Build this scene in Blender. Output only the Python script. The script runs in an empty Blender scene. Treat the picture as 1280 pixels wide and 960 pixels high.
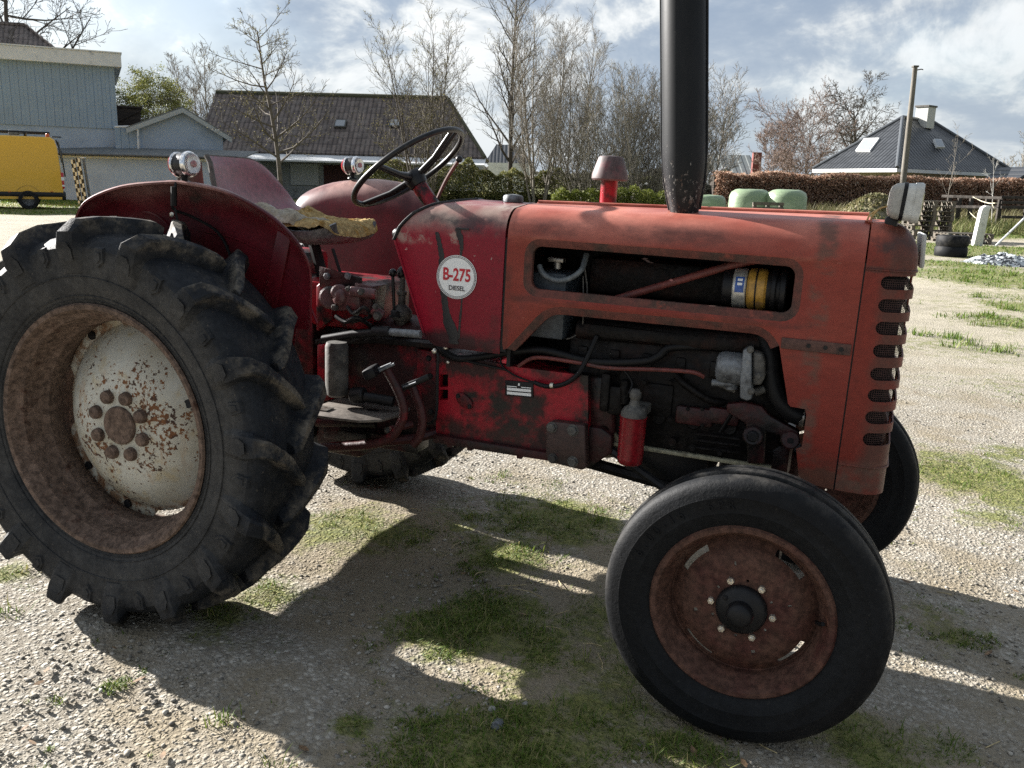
import bpy, bmesh, math, random
from mathutils import Vector, Matrix
PI = math.pi
R = math.radians
scene = bpy.context.scene
COL = scene.collection
random.seed(7)

# ------------------------------------------------------------------ camera numbers (solved from the photograph)
CAM = Vector((1.9455, -2.7415, 1.3658))
YAW, PITCH, ROLL_T, ROLL_W, FPX = 0.3519, 0.2227, 0.0549, 0.0262, 1112.97

def cam_axes(roll):
    cy, sy, cp, sp = math.cos(YAW), math.sin(YAW), math.cos(PITCH), math.sin(PITCH)
    f = Vector((-sy * cp, cy * cp, -sp)); r = Vector((cy, sy, 0)); u = r.cross(f)
    c, s = math.cos(roll), math.sin(roll)
    return c * r + s * u, -s * r + c * u, f

def cam_matrix(roll):
    r, u, f = cam_axes(roll)
    m = Matrix((( r.x, u.x, -f.x, CAM.x), (r.y, u.y, -f.y, CAM.y), (r.z, u.z, -f.z, CAM.z), (0, 0, 0, 1)))
    return m

CAM_W = cam_matrix(ROLL_W)
TILT = CAM_W @ cam_matrix(ROLL_T).inverted()          # the yard slopes a little where the tractor stands
RW, UW, FW = cam_axes(ROLL_W)
RT, UT, FT = cam_axes(ROLL_T)
RH = Vector((math.cos(YAW), math.sin(YAW), 0)); FH = Vector((-math.sin(YAW), math.cos(YAW), 0))

def at_dist(px, py, D):                                # world point seen at a pixel, D metres in front of the camera
    d = FW + RW * ((px - 640) / FPX) - UW * ((py - 480) / FPX)
    return CAM + d * (D / d.dot(FH))

def lat_h(px, py, D):
    p = at_dist(px, py, D)
    return (p - CAM).dot(RH), p.z

def from_lat(lat, D, z=0.0):
    p = CAM + RH * lat + FH * D
    return Vector((p.x, p.y, z))

def on_side(px, py, y):                                # tractor-frame point on the plane y = const
    d = FT + RT * ((px - 640) / FPX) - UT * ((py - 480) / FPX)
    return CAM + d * ((y - CAM.y) / d.y)

PL_N = TILT.to_3x3() @ Vector((0, 0, 1)); PL_P = TILT @ Vector((0, 0, 0))
def sstep(a, b, x):
    t = max(0.0, min(1.0, (x - a) / (b - a))); return t * t * (3 - 2 * t)
def ground_z(x, y):
    pl = PL_P.z - ((x - PL_P.x) * PL_N.x + (y - PL_P.y) * PL_N.y) / PL_N.z
    d = math.hypot(x - 0.9, y - 0.2)
    w = 1 - sstep(4.0, 15.0, d)
    far = (0.035 * math.sin(x * 0.37 + 1) * math.cos(y * 0.29) + 0.02 * math.sin(x * 0.9 + y * 0.7)) * (1 - w) * (1 - 0.6 * sstep(30, 60, d))
    return pl * w + far

def ground_hit(px, py):
    D = 1.0
    d = FW + RW * ((px - 640) / FPX) - UW * ((py - 480) / FPX)
    t = 0.5
    while t < 400:
        p = CAM + d * t
        if p.z <= ground_z(p.x, p.y): return p
        t += 0.01 + t * 0.003
    return None

# ------------------------------------------------------------------ mesh building
def frame(axis):
    return Vector(axis).normalized().to_track_quat('Z', 'Y').to_matrix()

class MB:
    def __init__(s): s.bm = bmesh.new()
    def v(s, p): return s.bm.verts.new(p)
    def f(s, vs):
        try: return s.bm.faces.new(vs)
        except ValueError: return None
    def box(s, c, size, rot=None, bevel=0.0, seg=2):
        b2 = bmesh.new(); bmesh.ops.create_cube(b2, size=1)
        bmesh.ops.scale(b2, vec=size, verts=b2.verts)
        if bevel: bmesh.ops.bevel(b2, geom=b2.edges[:], offset=bevel, segments=seg, profile=0.5, affect='EDGES')
        m = Matrix.Translation(c)
        if rot is not None: m = m @ (rot.to_4x4() if isinstance(rot, Matrix) else __import__('mathutils').Euler(rot).to_matrix().to_4x4())
        bmesh.ops.transform(b2, matrix=m, verts=b2.verts)
        s.join(b2)
        return s
    def join(s, b2):
        mp = {}
        for v in b2.verts: mp[v] = s.bm.verts.new(v.co)
        for f in b2.faces:
            q = s.f([mp[v] for v in f.verts])
            if q: q.material_index = f.material_index
        b2.free()
    def tube(s, pts, r, n=8, closed=False, caps=True, flat=1.0):
        pts = [Vector(p) for p in pts]
        rs = r if isinstance(r, (list, tuple)) else [r] * len(pts)
        rings = []; up = None
        for i, p in enumerate(pts):
            if closed: t = pts[(i + 1) % len(pts)] - pts[i - 1]
            else: t = pts[min(i + 1, len(pts) - 1)] - pts[max(i - 1, 0)]
            t.normalize()
            if up is None:
                up = Vector((0, 0, 1)) if abs(t.z) < 0.9 else Vector((1, 0, 0))
            a = (up - t * up.dot(t)).normalized(); b = t.cross(a); up = a
            rings.append([s.v(p + (a * math.cos(2 * PI * k / n) + b * math.sin(2 * PI * k / n) * flat) * rs[i]) for k in range(n)])
        m = len(rings)
        for i in range(m if closed else m - 1):
            A, B = rings[i], rings[(i + 1) % m]
            for k in range(n): s.f([A[k], A[(k + 1) % n], B[(k + 1) % n], B[k]])
        if caps and not closed:
            s.f(rings[0][::-1]); s.f(rings[-1])
        return s
    def lathe(s, prof, org, axis, n=32, caps=True, sx=1.0, arc=None):
        m = frame(axis); org = Vector(org); rings = []
        for (r, h) in prof:
            rings.append([s.v(org + m @ Vector((r * math.cos(2 * PI * k / n) * sx, r * math.sin(2 * PI * k / n), h))) for k in range(n)])
        for A, B in zip(rings, rings[1:]):
            for k in range(n): s.f([A[k], A[(k + 1) % n], B[(k + 1) % n], B[k]])
        if caps:
            if prof[0][0] > 1e-6: s.f(rings[0][::-1])
            if prof[-1][0] > 1e-6: s.f(rings[-1])
        return s
    def cyl(s, p0, p1, r, n=16, bev=0.0):
        p0, p1 = Vector(p0), Vector(p1); L = (p1 - p0).length
        pr = [(r, 0), (r, L)] if not bev else [(r - bev, 0), (r, bev), (r, L - bev), (r - bev, L)]
        return s.lathe(pr, p0, p1 - p0, n)
    def sphere(s, c, r, n=16, sc=(1, 1, 1)):
        pr = [(r * math.sin(PI * i / n), -r * math.cos(PI * i / n)) for i in range(n + 1)]
        rings = []
        for (q, h) in pr:
            rings.append([s.v(Vector(c) + Vector((q * math.cos(2 * PI * k / n) * sc[0], q * math.sin(2 * PI * k / n) * sc[1], h * sc[2]))) for k in range(n)])
        for A, B in zip(rings, rings[1:]):
            for k in range(n): s.f([A[k], A[(k + 1) % n], B[(k + 1) % n], B[k]])
        return s
    def prism(s, poly, fn, a, b, bevel=0.0):
        """poly: 2-D points; fn(u, v, w) -> 3-D; extruded from w=a to w=b"""
        b2 = bmesh.new()
        A = [b2.verts.new(fn(u, v, a)) for u, v in poly]; B = [b2.verts.new(fn(u, v, b)) for u, v in poly]
        n = len(poly)
        b2.faces.new(A[::-1]); b2.faces.new(B)
        for i in range(n): b2.faces.new([A[i], A[(i + 1) % n], B[(i + 1) % n], B[i]])
        if bevel:
            bmesh.ops.recalc_face_normals(b2, faces=b2.faces[:])
            bmesh.ops.bevel(b2, geom=b2.edges[:], offset=bevel, segments=2, profile=0.5, affect='EDGES', clamp_overlap=True)
        bmesh.ops.triangulate(b2, faces=[f for f in b2.faces if len(f.verts) > 4])
        s.join(b2); return s
    def grid(s, rows, closed_u=False):
        V = [[s.v(p) for p in r] for r in rows]
        for A, B in zip(V, V[1:]):
            n = len(A)
            for k in range(n if closed_u else n - 1):
                s.f([A[k], A[(k + 1) % n], B[(k + 1) % n], B[k]])
        return s
    def fill(s, loops, fn):
        """planar polygon with holes; fn(u, v) -> 3-D"""
        b2 = bmesh.new(); es = []
        for lp in loops:
            vs = [b2.verts.new((u, v, 0)) for u, v in lp]
            for i in range(len(vs)): es.append(b2.edges.new((vs[i], vs[(i + 1) % len(vs)])))
        bmesh.ops.triangle_fill(b2, use_beauty=True, use_dissolve=False, edges=es)
        mp = {v: s.v(fn(v.co.x, v.co.y)) for v in b2.verts}
        for f in b2.faces: s.f([mp[v] for v in f.verts])
        b2.free(); return s
    def mirror_y(s):
        g = s.bm.verts[:] + s.bm.edges[:] + s.bm.faces[:]
        d = bmesh.ops.duplicate(s.bm, geom=g)['geom']
        for e in d:
            if isinstance(e, bmesh.types.BMVert): e.co.y = -e.co.y
        return s
    def mesh(s, name, smooth=38, weld=True, thick=0.0):
        bm = s.bm
        if weld: bmesh.ops.remove_doubles(bm, verts=bm.verts[:], dist=1e-5)
        bmesh.ops.recalc_face_normals(bm, faces=bm.faces[:])
        if thick: bmesh.ops.solidify(bm, geom=bm.faces[:], thickness=thick)
        if smooth:
            a = R(smooth)
            for f in bm.faces: f.smooth = True
            for e in bm.edges:
                e.smooth = (len(e.link_faces) == 2 and e.calc_face_angle(0) < a)
        me = bpy.data.meshes.new(name); bm.to_mesh(me); bm.free(); s.bm = None
        return me
    def build(s, name, mat, parent=None, smooth=38, weld=True, thick=0.0):
        return link(name, s.mesh(name, smooth, weld, thick), mat, parent)

def link(name, me, mat, parent=None):
    o = bpy.data.objects.new(name, me); COL.objects.link(o)
    if mat is not None:
        if isinstance(mat, (list, tuple)):
            for m in mat: me.materials.append(m)
        else: me.materials.append(mat)
    if parent is not None: o.parent = parent
    return o

def raw_mesh(name, verts, faces, smooth=False):
    me = bpy.data.meshes.new(name); me.from_pydata(verts, [], faces); me.update()
    if smooth: me.shade_smooth()
    return me

def tag(o, label=None, cat=None, group=None, kind=None):
    if label: o['label'] = label
    if cat: o['category'] = cat
    if group: o['group'] = group
    if kind: o['kind'] = kind
    return o

def thing(name, label, cat, loc=(0, 0, 0), rz=0.0, group=None):
    o = bpy.data.objects.new(name, None); COL.objects.link(o); o.empty_display_size = 0.2
    o.location = loc; o.rotation_euler = (0, 0, rz)
    return tag(o, label, cat, group)

def dup(o, parent=None):
    c = o.copy(); COL.objects.link(c)
    if parent is not None: c.parent = parent
    for ch in list(o.children): dup(ch, c)
    return c

def solid(o, th, off=-1.0):
    """give a sheet its metal thickness"""
    md = o.modifiers.new('sheet', 'SOLIDIFY'); md.thickness = th; md.offset = off; md.use_even_offset = False
    return o

def rrect(x0, z0, x1, z1, r, n=5):
    pts = []
    for (cx, cz, a0) in ((x1 - r, z0 + r, -90), (x1 - r, z1 - r, 0), (x0 + r, z1 - r, 90), (x0 + r, z0 + r, 180)):
        for i in range(n + 1):
            a = R(a0 + 90 * i / n); pts.append((cx + r * math.cos(a), cz + r * math.sin(a)))
    return pts

def smooth_path(pts, n=6):
    """Catmull-Rom through points"""
    P = [Vector(p) for p in pts]; out = []
    for i in range(len(P) - 1):
        p0, p1, p2, p3 = P[max(i - 1, 0)], P[i], P[i + 1], P[min(i + 2, len(P) - 1)]
        for k in range(n):
            t = k / n
            out.append(0.5 * ((2 * p1) + (p2 - p0) * t + (2 * p0 - 5 * p1 + 4 * p2 - p3) * t * t + (3 * p1 - p0 - 3 * p2 + p3) * t ** 3))
    out.append(P[-1]); return out

# ------------------------------------------------------------------ materials
def new_mat(name):
    m = bpy.data.materials.new(name); m.use_nodes = True
    nt = m.node_tree; b = nt.nodes['Principled BSDF']
    return m, nt, b

class NT:
    def __init__(s, nt): s.nt = nt; s.N = nt.nodes; s.L = nt.links
    def node(s, t, **kw):
        n = s.N.new(t)
        for k, v in kw.items(): setattr(n, k, v)
        return n
    def put(s, sock, val):
        if isinstance(val, bpy.types.NodeSocket): s.L.new(val, sock)
        elif isinstance(val, (tuple, list)) and len(val) == 3 and sock.type == 'RGBA': sock.default_value = (*val, 1)
        else: sock.default_value = val
    def coord(s, kind='Object', scale=(1, 1, 1)):
        tc = s.node('ShaderNodeTexCoord')
        if tuple(scale) == (1, 1, 1): return tc.outputs[kind]
        mp = s.node('ShaderNodeMapping'); s.L.new(tc.outputs[kind], mp.inputs[0]); mp.inputs['Scale'].default_value = scale
        return mp.outputs[0]
    def noise(s, vec, scale, detail=4, rough=0.55, dist=0.0, out=0):
        n = s.node('ShaderNodeTexNoise'); s.L.new(vec, n.inputs['Vector'])
        n.inputs['Scale'].default_value = scale; n.inputs['Detail'].default_value = detail
        n.inputs['Roughness'].default_value = rough; n.inputs['Distortion'].default_value = dist
        return n.outputs[out]
    def voro(s, vec, scale, feature='F1', out='Distance', rnd=1.0):
        n = s.node('ShaderNodeTexVoronoi', feature=feature); s.L.new(vec, n.inputs['Vector'])
        n.inputs['Scale'].default_value = scale; n.inputs['Randomness'].default_value = rnd
        return n.outputs[out]
    def ramp(s, fac, lo, hi, a=0.0, b=1.0):
        n = s.node('ShaderNodeMapRange'); n.interpolation_type = 'SMOOTHSTEP'
        s.put(n.inputs[0], fac); s.put(n.inputs[1], lo); s.put(n.inputs[2], hi); s.put(n.inputs[3], a); s.put(n.inputs[4], b)
        return n.outputs[0]
    def math(s, op, a, b=0.0, c=None):
        n = s.node('ShaderNodeMath', operation=op); s.put(n.inputs[0], a); s.put(n.inputs[1], b)
        if c is not None: s.put(n.inputs[2], c)
        return n.outputs[0]
    def mix(s, fac, a, b, mode='MIX'):
        n = s.node('ShaderNodeMix', data_type='RGBA', blend_type=mode)
        s.put(n.inputs[0], fac); s.put(n.inputs[6], a); s.put(n.inputs[7], b)
        return n.outputs[2]
    def colors(s, fac, stops, interp='LINEAR'):
        n = s.node('ShaderNodeValToRGB'); cr = n.color_ramp; cr.interpolation = interp
        s.put(n.inputs[0], fac)
        while len(cr.elements) < len(stops): cr.elements.new(0.5)
        for e, (p, c) in zip(cr.elements, stops): e.position = p; e.color = (*c, 1)
        return n.outputs[0]
    def bump(s, h, strength=0.3, dist=0.01, normal=None):
        n = s.node('ShaderNodeBump'); s.L.new(h, n.inputs['Height'])
        n.inputs['Strength'].default_value = strength; n.inputs['Distance'].default_value = dist
        if normal is not None: s.L.new(normal, n.inputs['Normal'])
        return n.outputs[0]
    def sep(s, vec):
        n = s.node('ShaderNodeSeparateXYZ'); s.L.new(vec, n.inputs[0]); return n.outputs

def M(name, base, rough=0.5, metal=0.0, layers=(), bump=None, spec=0.5, vary=0.0, rough2=None, coat=0.0, zfade=None, scale=(1, 1, 1), micro=.30, bands=()):
    """Principled surface with worn layers: (colour, scale, lo, hi[, detail[, roughness]])"""
    m, nt, b = new_mat(name); g = NT(nt); vec = g.coord('Object', scale)
    col = base
    if vary:
        n0 = g.noise(vec, 3.0, 6); k = g.ramp(n0, 0.25, 0.75, 1 - vary, 1 + vary)
        mul = g.node('ShaderNodeVectorMath', operation='SCALE'); mul.inputs[0].default_value = base; g.L.new(k, mul.inputs['Scale'])
        col = mul.outputs[0]
    rsock = rough
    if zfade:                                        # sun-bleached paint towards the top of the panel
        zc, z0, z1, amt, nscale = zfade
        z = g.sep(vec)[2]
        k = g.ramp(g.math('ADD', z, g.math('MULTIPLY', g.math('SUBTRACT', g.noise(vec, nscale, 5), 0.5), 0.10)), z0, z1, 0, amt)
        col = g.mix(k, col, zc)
    seed = 0.0
    for ly in layers:
        c, sc, lo, hi = ly[:4]; det = ly[4] if len(ly) > 4 else 6
        off = g.node('ShaderNodeVectorMath', operation='ADD'); g.L.new(vec, off.inputs[0]); seed += 3.7; off.inputs[1].default_value = (seed, seed * 1.3, -seed)
        k = g.ramp(g.noise(off.outputs[0], sc, det, 0.62), lo, hi)
        col = g.mix(k, col, c)
        if len(ly) > 5: rsock = g.mix(k, (rsock,) * 3 if not isinstance(rsock, bpy.types.NodeSocket) else rsock, (ly[5],) * 3)
    for (ax, c0, half, bc, amt, nsc, mlo, mhi) in bands:      # dirt and wear that sit along a line of the panel
        pos = g.sep(g.coord('Object'))[ax]; wob = g.math('MULTIPLY', g.math('SUBTRACT', g.noise(vec, 9, 6, .65), .5), half * 1.6)
        k = g.ramp(g.math('ABSOLUTE', g.math('SUBTRACT', g.math('ADD', pos, wob), c0)), half * .35, half, 1, 0)
        k = g.math('MULTIPLY', k, g.ramp(g.noise(vec, nsc, 8, .68), mlo, mhi, 0, amt)); col = g.mix(k, col, bc)
    if micro:
        k = g.math('ADD', g.ramp(g.noise(vec, 55, 8, .7), .32, .68, 1 - micro, 1 + micro), g.math('MULTIPLY', g.math('SUBTRACT', g.noise(vec, 3.5, 3, .5), .5), micro * .7))
        mul = g.node('ShaderNodeVectorMath', operation='SCALE'); g.put(mul.inputs[0], col); g.L.new(k, mul.inputs['Scale']); col = mul.outputs[0]
    g.put(b.inputs['Base Color'], (*col, 1) if isinstance(col, tuple) else col)
    if rough2 is not None and not isinstance(rsock, bpy.types.NodeSocket):
        rsock = g.ramp(g.noise(vec, 14, 5), 0.3, 0.7, rough, rough2)
    g.put(b.inputs['Roughness'], rsock)
    b.inputs['Metallic'].default_value = metal; b.inputs['Specular IOR Level'].default_value = spec
    b.inputs['Coat Weight'].default_value = coat
    if bump:
        h = g.noise(vec, bump[0], 6, 0.6); g.L.new(g.bump(h, bump[1], bump[2]), b.inputs['Normal'])
    return m
MAT = {}
DIRT = (0.030, 0.022, 0.018)
RUST = (0.085, 0.032, 0.014)
OIL = (0.010, 0.009, 0.009)
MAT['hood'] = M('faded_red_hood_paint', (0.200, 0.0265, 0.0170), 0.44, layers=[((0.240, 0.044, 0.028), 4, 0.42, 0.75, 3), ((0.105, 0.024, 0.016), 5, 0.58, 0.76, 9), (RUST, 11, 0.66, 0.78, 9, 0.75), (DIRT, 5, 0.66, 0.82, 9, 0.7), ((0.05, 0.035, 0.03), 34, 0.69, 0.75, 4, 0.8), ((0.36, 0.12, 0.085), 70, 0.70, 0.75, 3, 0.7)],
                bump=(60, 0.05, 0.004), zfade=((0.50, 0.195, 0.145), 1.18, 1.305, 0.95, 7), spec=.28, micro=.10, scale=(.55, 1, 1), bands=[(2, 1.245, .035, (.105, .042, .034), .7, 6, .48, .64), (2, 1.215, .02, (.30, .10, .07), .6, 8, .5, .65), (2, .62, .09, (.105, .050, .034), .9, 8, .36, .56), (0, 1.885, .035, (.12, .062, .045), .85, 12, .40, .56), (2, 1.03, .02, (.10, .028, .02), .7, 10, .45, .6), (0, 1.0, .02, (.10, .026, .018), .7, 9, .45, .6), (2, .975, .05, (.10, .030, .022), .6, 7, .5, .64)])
MAT['grille'] = M('worn_red_grille_paint', (0.185, 0.024, 0.0145), 0.48, layers=[(RUST, 8, 0.60, 0.76, 9, 0.75), ((0.10, 0.030, 0.02), 4, 0.52, 0.74, 8), (DIRT, 7, 0.60, 0.78, 9, 0.7), ((0.20, 0.15, 0.12), 13, 0.71, 0.80, 8, 0.8)],
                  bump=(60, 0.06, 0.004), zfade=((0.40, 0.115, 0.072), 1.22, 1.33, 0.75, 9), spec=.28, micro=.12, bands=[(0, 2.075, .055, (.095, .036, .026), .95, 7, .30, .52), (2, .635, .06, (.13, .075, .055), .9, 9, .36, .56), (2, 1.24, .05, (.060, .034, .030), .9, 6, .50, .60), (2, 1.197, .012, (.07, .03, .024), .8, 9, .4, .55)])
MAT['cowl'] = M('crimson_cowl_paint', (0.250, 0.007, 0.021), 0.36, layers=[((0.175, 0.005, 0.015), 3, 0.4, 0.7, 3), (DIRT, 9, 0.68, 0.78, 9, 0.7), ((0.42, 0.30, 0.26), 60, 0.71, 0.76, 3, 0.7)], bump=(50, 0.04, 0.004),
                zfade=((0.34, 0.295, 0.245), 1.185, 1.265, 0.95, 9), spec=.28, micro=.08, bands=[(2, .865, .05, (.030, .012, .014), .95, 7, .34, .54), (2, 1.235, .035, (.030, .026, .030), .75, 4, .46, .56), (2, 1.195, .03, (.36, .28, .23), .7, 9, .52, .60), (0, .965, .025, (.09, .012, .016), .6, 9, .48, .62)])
MAT['crimson'] = M('crimson_body_paint', (0.31, 0.008, 0.019), 0.40, layers=[((0.15, 0.007, 0.012), 5, 0.42, 0.7), ((.040, .016, .014), 9, .50, .64, 9, .6), (OIL, 6, 0.50, 0.62, 9, 0.35), (RUST, 16, 0.68, 0.77, 8, 0.8)], bump=(40, 0.15, 0.006), spec=.3, micro=.15, bands=[(2, .56, .07, (.022, .011, .010), .95, 7, .38, .56), (2, .82, .05, (.020, .010, .010), .9, 7, .40, .58)])
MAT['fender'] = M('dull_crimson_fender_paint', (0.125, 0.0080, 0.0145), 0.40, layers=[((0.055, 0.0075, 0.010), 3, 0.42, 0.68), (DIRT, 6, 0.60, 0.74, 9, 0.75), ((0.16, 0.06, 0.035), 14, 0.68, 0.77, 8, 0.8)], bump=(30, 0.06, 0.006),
                  zfade=((0.44, 0.29, 0.25), 1.22, 1.36, 0.85, 6), spec=.3, micro=.12)  # pale top: washed-out paint plus the bright highlight put into the colour
MAT['greasy'] = M('greasy_dark_red_casting', (0.042, 0.009, 0.009), 0.5, spec=.3, layers=[((0.16, 0.008, 0.013), 7, 0.57, 0.69, 6), (OIL, 5, 0.46, 0.62, 8, 0.35), ((0.055, 0.032, 0.02), 9, 0.62, 0.75, 8, 0.8)], bump=(45, 0.35, 0.008))
MAT['engine'] = M('sooty_engine_casting', (0.0062, 0.0052, 0.0050), 0.5, layers=[((0.018, 0.008, 0.006), 6, 0.5, 0.68), (OIL, 7, 0.5, 0.65, 6, 0.35)], bump=(45, 0.6, 0.008), spec=.16, micro=.5)
MAT['black'] = M('black_painted_steel', (0.008, 0.008, 0.009), 0.5, spec=.3, layers=[((0.03, 0.026, 0.022), 12, 0.58, 0.75)], bump=(50, 0.08, 0.004))
MAT['black_gloss'] = M('black_plastic', (0.009, 0.009, 0.010), 0.36, spec=.35, layers=[((0.05, 0.048, 0.045), 30, 0.60, 0.75)], bump=(80, 0.03, 0.003))
MAT['grime'] = M('grimy_red_edge', (0.115, 0.030, 0.020), 0.7, layers=[((0.055, 0.028, 0.020), 9, 0.42, 0.62, 8, 0.8), ((0.20, 0.045, 0.028), 16, 0.58, 0.72)], bump=(70, 0.12, 0.003))
def stack_mat():
    m, nt, b = new_mat('chipped_black_exhaust_paint'); g = NT(nt); v = g.coord('Object'); q = g.sep(v)
    col = g.mix(g.ramp(g.noise(g.coord('Object', (1, 1, .25)), 22, 7, .65), .42, .7), (.0045, .0054, .0072), (.0100, .0108, .0125))
    low = g.ramp(q[2], 1.30, 1.58, .15, 0)                 # the foot of the muffler is the most knocked about
    fine = g.noise(g.coord('Object', (1, 1, .5)), 120, 5, .7)
    k = g.ramp(g.math('ADD', fine, low), .715, .745)
    col = g.mix(k, col, g.mix(g.ramp(g.noise(v, 20, 3), .45, .6), (.20, .19, .175), (.085, .055, .04)))
    k2 = g.ramp(g.math('ADD', g.noise(v, 12, 6, .6), g.math('MULTIPLY', low, .8)), .64, .80, 0, .5); col = g.mix(k2, col, (.040, .036, .033))
    g.put(b.inputs['Base Color'], col); g.put(b.inputs['Roughness'], g.ramp(k, 0, 1, .46, .85)); b.inputs['Specular IOR Level'].default_value = .24
    g.L.new(g.bump(g.math('SUBTRACT', g.math('MULTIPLY', g.noise(v, 50, 5), .3), k), .25, .002), b.inputs['Normal']); return m
MAT['stack'] = stack_mat()
def tyre_mat(name, base, dust, r_lo, r_hi, amt, side):
    m, nt, b = new_mat(name); g = NT(nt); v = g.coord('Object'); q = g.sep(v)
    rad = g.math('SQRT', g.math('ADD', g.math('MULTIPLY', q[0], q[0]), g.math('MULTIPLY', q[2], q[2])))
    col = g.mix(g.ramp(g.noise(v, 5, 6, .6), .35, .7), base, tuple(c * 1.7 for c in base))
    wall = g.ramp(g.math('ADD', rad, g.math('MULTIPLY', g.math('SUBTRACT', g.noise(v, 8, 5), .5), .10)), side[0], side[1], .85, .0)
    col = g.mix(g.math('MULTIPLY', wall, g.ramp(g.noise(v, 10, 9, .72), .30, .66, .25, 1)), col, side[2])
    k = g.math('MULTIPLY', g.ramp(rad, r_lo, r_hi, 0, 1), g.ramp(g.noise(v, 14, 9, .72), .42, .64, 0, amt))
    col = g.mix(k, col, dust)
    spk = g.ramp(g.noise(v, 95, 4, .65), .62, .72, 0, .5); col = g.mix(g.math('MULTIPLY', spk, amt), col, dust)
    mk = g.node('ShaderNodeVectorMath', operation='SCALE'); g.put(mk.inputs[0], col); g.put(mk.inputs['Scale'], g.ramp(g.noise(v, 60, 6, .7), .3, .7, .7, 1.3))
    g.put(b.inputs['Base Color'], mk.outputs[0]); g.put(b.inputs['Roughness'], g.ramp(k, 0, 1, .62, .92)); b.inputs['Specular IOR Level'].default_value = .18
    h = g.math('ADD', g.noise(v, 90, 6, .65), g.math('MULTIPLY', g.ramp(g.voro(v, 120, 'DISTANCE_TO_EDGE'), 0, .06), .12))
    g.L.new(g.bump(h, .35, .004), b.inputs['Normal']); return m
MAT['tyre'] = tyre_mat('weathered_tyre_rubber', (.0095, .0112, .0142), (.135, .117, .092), .552, .602, .9, (.49, .57, (.050, .049, .047)))
MAT['tyre_front'] = tyre_mat('smooth_tyre_rubber', (.0045, .0050, .0060), (.080, .074, .065), .325, .353, .40, (.25, .31, (.0095, .0105, .0120)))
MAT['rim'] = M('rusty_brown_rim', (0.110, 0.076, 0.058), 0.78, layers=[((0.15, 0.105, 0.082), 8, 0.46, 0.70), ((0.05, 0.024, 0.016), 14, 0.55, 0.7), ((0.17, 0.14, 0.12), 30, 0.68, 0.78)], bump=(70, 0.5, 0.006), spec=0.2, micro=.5)
MAT['rim_front'] = M('rusty_brown_red_rim', (0.082, 0.042, 0.030), 0.72, layers=[((0.062, 0.022, 0.018), 5, 0.45, 0.65), ((0.11, 0.052, 0.035), 14, 0.55, 0.75), ((0.045, 0.02, 0.015), 9, 0.62, 0.75)], bump=(70, 0.4, 0.005), spec=0.22, micro=.45)
MAT['rubber'] = M('black_rubber_hose', (0.006, 0.006, 0.0068), 0.5, spec=.22, layers=[((0.04, 0.037, 0.034), 10, 0.58, 0.75)])
MAT['steel'] = M('bare_steel', (0.32, 0.30, 0.27), 0.42, 0.85, layers=[((0.10, 0.07, 0.05), 25, 0.55, 0.7)])
MAT['nut'] = M('zinc_nut', (0.62, 0.58, 0.50), 0.35, 0.8, layers=[((0.3, 0.25, 0.18), 60, 0.55, 0.7)])
MAT['alu'] = M('dull_grey_alloy', (0.17, 0.18, 0.19), 0.55, 0.35, layers=[((0.05, 0.05, 0.052), 14, 0.5, 0.68), ((0.26, 0.25, 0.23), 20, 0.62, 0.75)], bump=(70, 0.2, 0.004))
MAT['grey'] = M('dusty_grey_metal', (0.10, 0.095, 0.085), 0.7, 0.2, layers=[((0.04, 0.036, 0.032), 9, 0.45, 0.65), ((0.17, 0.15, 0.12), 18, 0.6, 0.75)], bump=(60, 0.25, 0.005))
MAT['floorplate'] = M('worn_footplate_steel', (0.16, 0.14, 0.12), 0.6, 0.4, layers=[((0.07, 0.055, 0.045), 9, 0.45, 0.65)], bump=(60, 0.2, 0.004))
MAT['chrome'] = M('lamp_chrome', (0.75, 0.75, 0.75), 0.16, 1.0, layers=[((0.3, 0.28, 0.25), 40, 0.62, 0.72)])
MAT['white_lamp'] = M('aged_white_plastic', (0.50, 0.51, 0.49), 0.5, layers=[((0.40, 0.40, 0.37), 25, 0.5, 0.7), ((0.12, 0.11, 0.09), 60, 0.68, 0.76)], bump=(90, 0.1, 0.002), micro=.12)
MAT['grey_lamp'] = M('aged_grey_plastic', (0.30, 0.295, 0.27), 0.55, layers=[((0.20, 0.19, 0.165), 25, 0.5, 0.7)], micro=.12)
MAT['foam'] = M('crumbling_yellow_foam', (0.37, 0.265, 0.125), 0.95, layers=[((0.30, 0.17, 0.05), 22, 0.48, 0.66), ((0.58, 0.43, 0.2), 60, 0.54, 0.66), ((0.10, 0.07, 0.04), 30, 0.68, 0.75)], bump=(90, 0.7, 0.008), spec=0.03, micro=.35)
MAT['vinyl'] = M('split_grey_vinyl', (0.28, 0.24, 0.175), 0.7, layers=[((0.36, 0.34, 0.31), 24, 0.52, 0.64), ((0.06, 0.055, 0.05), 18, 0.62, 0.72)], bump=(60, 0.5, 0.006))
MAT['seat_red'] = M('pale_sheen_seat_paint', (0.200, 0.062, 0.078), 0.34, layers=[((0.15, 0.018, 0.038), 4, 0.52, 0.74), ((0.09, 0.02, 0.03), 9, 0.66, 0.8)], bump=(30, 0.04, 0.004))  # pinkish-purple base has the backrest's pale sheen painted in
MAT['plate_white'] = M('badge_white', (0.80, 0.81, 0.80), 0.4, layers=[((0.62, 0.62, 0.59), 40, 0.62, 0.78)], micro=.04)
MAT['badge_red'] = M('badge_red', (0.48, 0.015, 0.03), 0.45)
MAT['badge_black'] = M('badge_black', (0.03, 0.018, 0.025), 0.45)
MAT['yellow_can'] = M('faded_yellow_canister', (0.38, 0.21, 0.035), 0.45, layers=[((0.2, 0.12, 0.05), 25, 0.55, 0.68)])
MAT['silver'] = M('silver_sleeve', (0.48, 0.47, 0.43), 0.4, 0.5)
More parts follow.
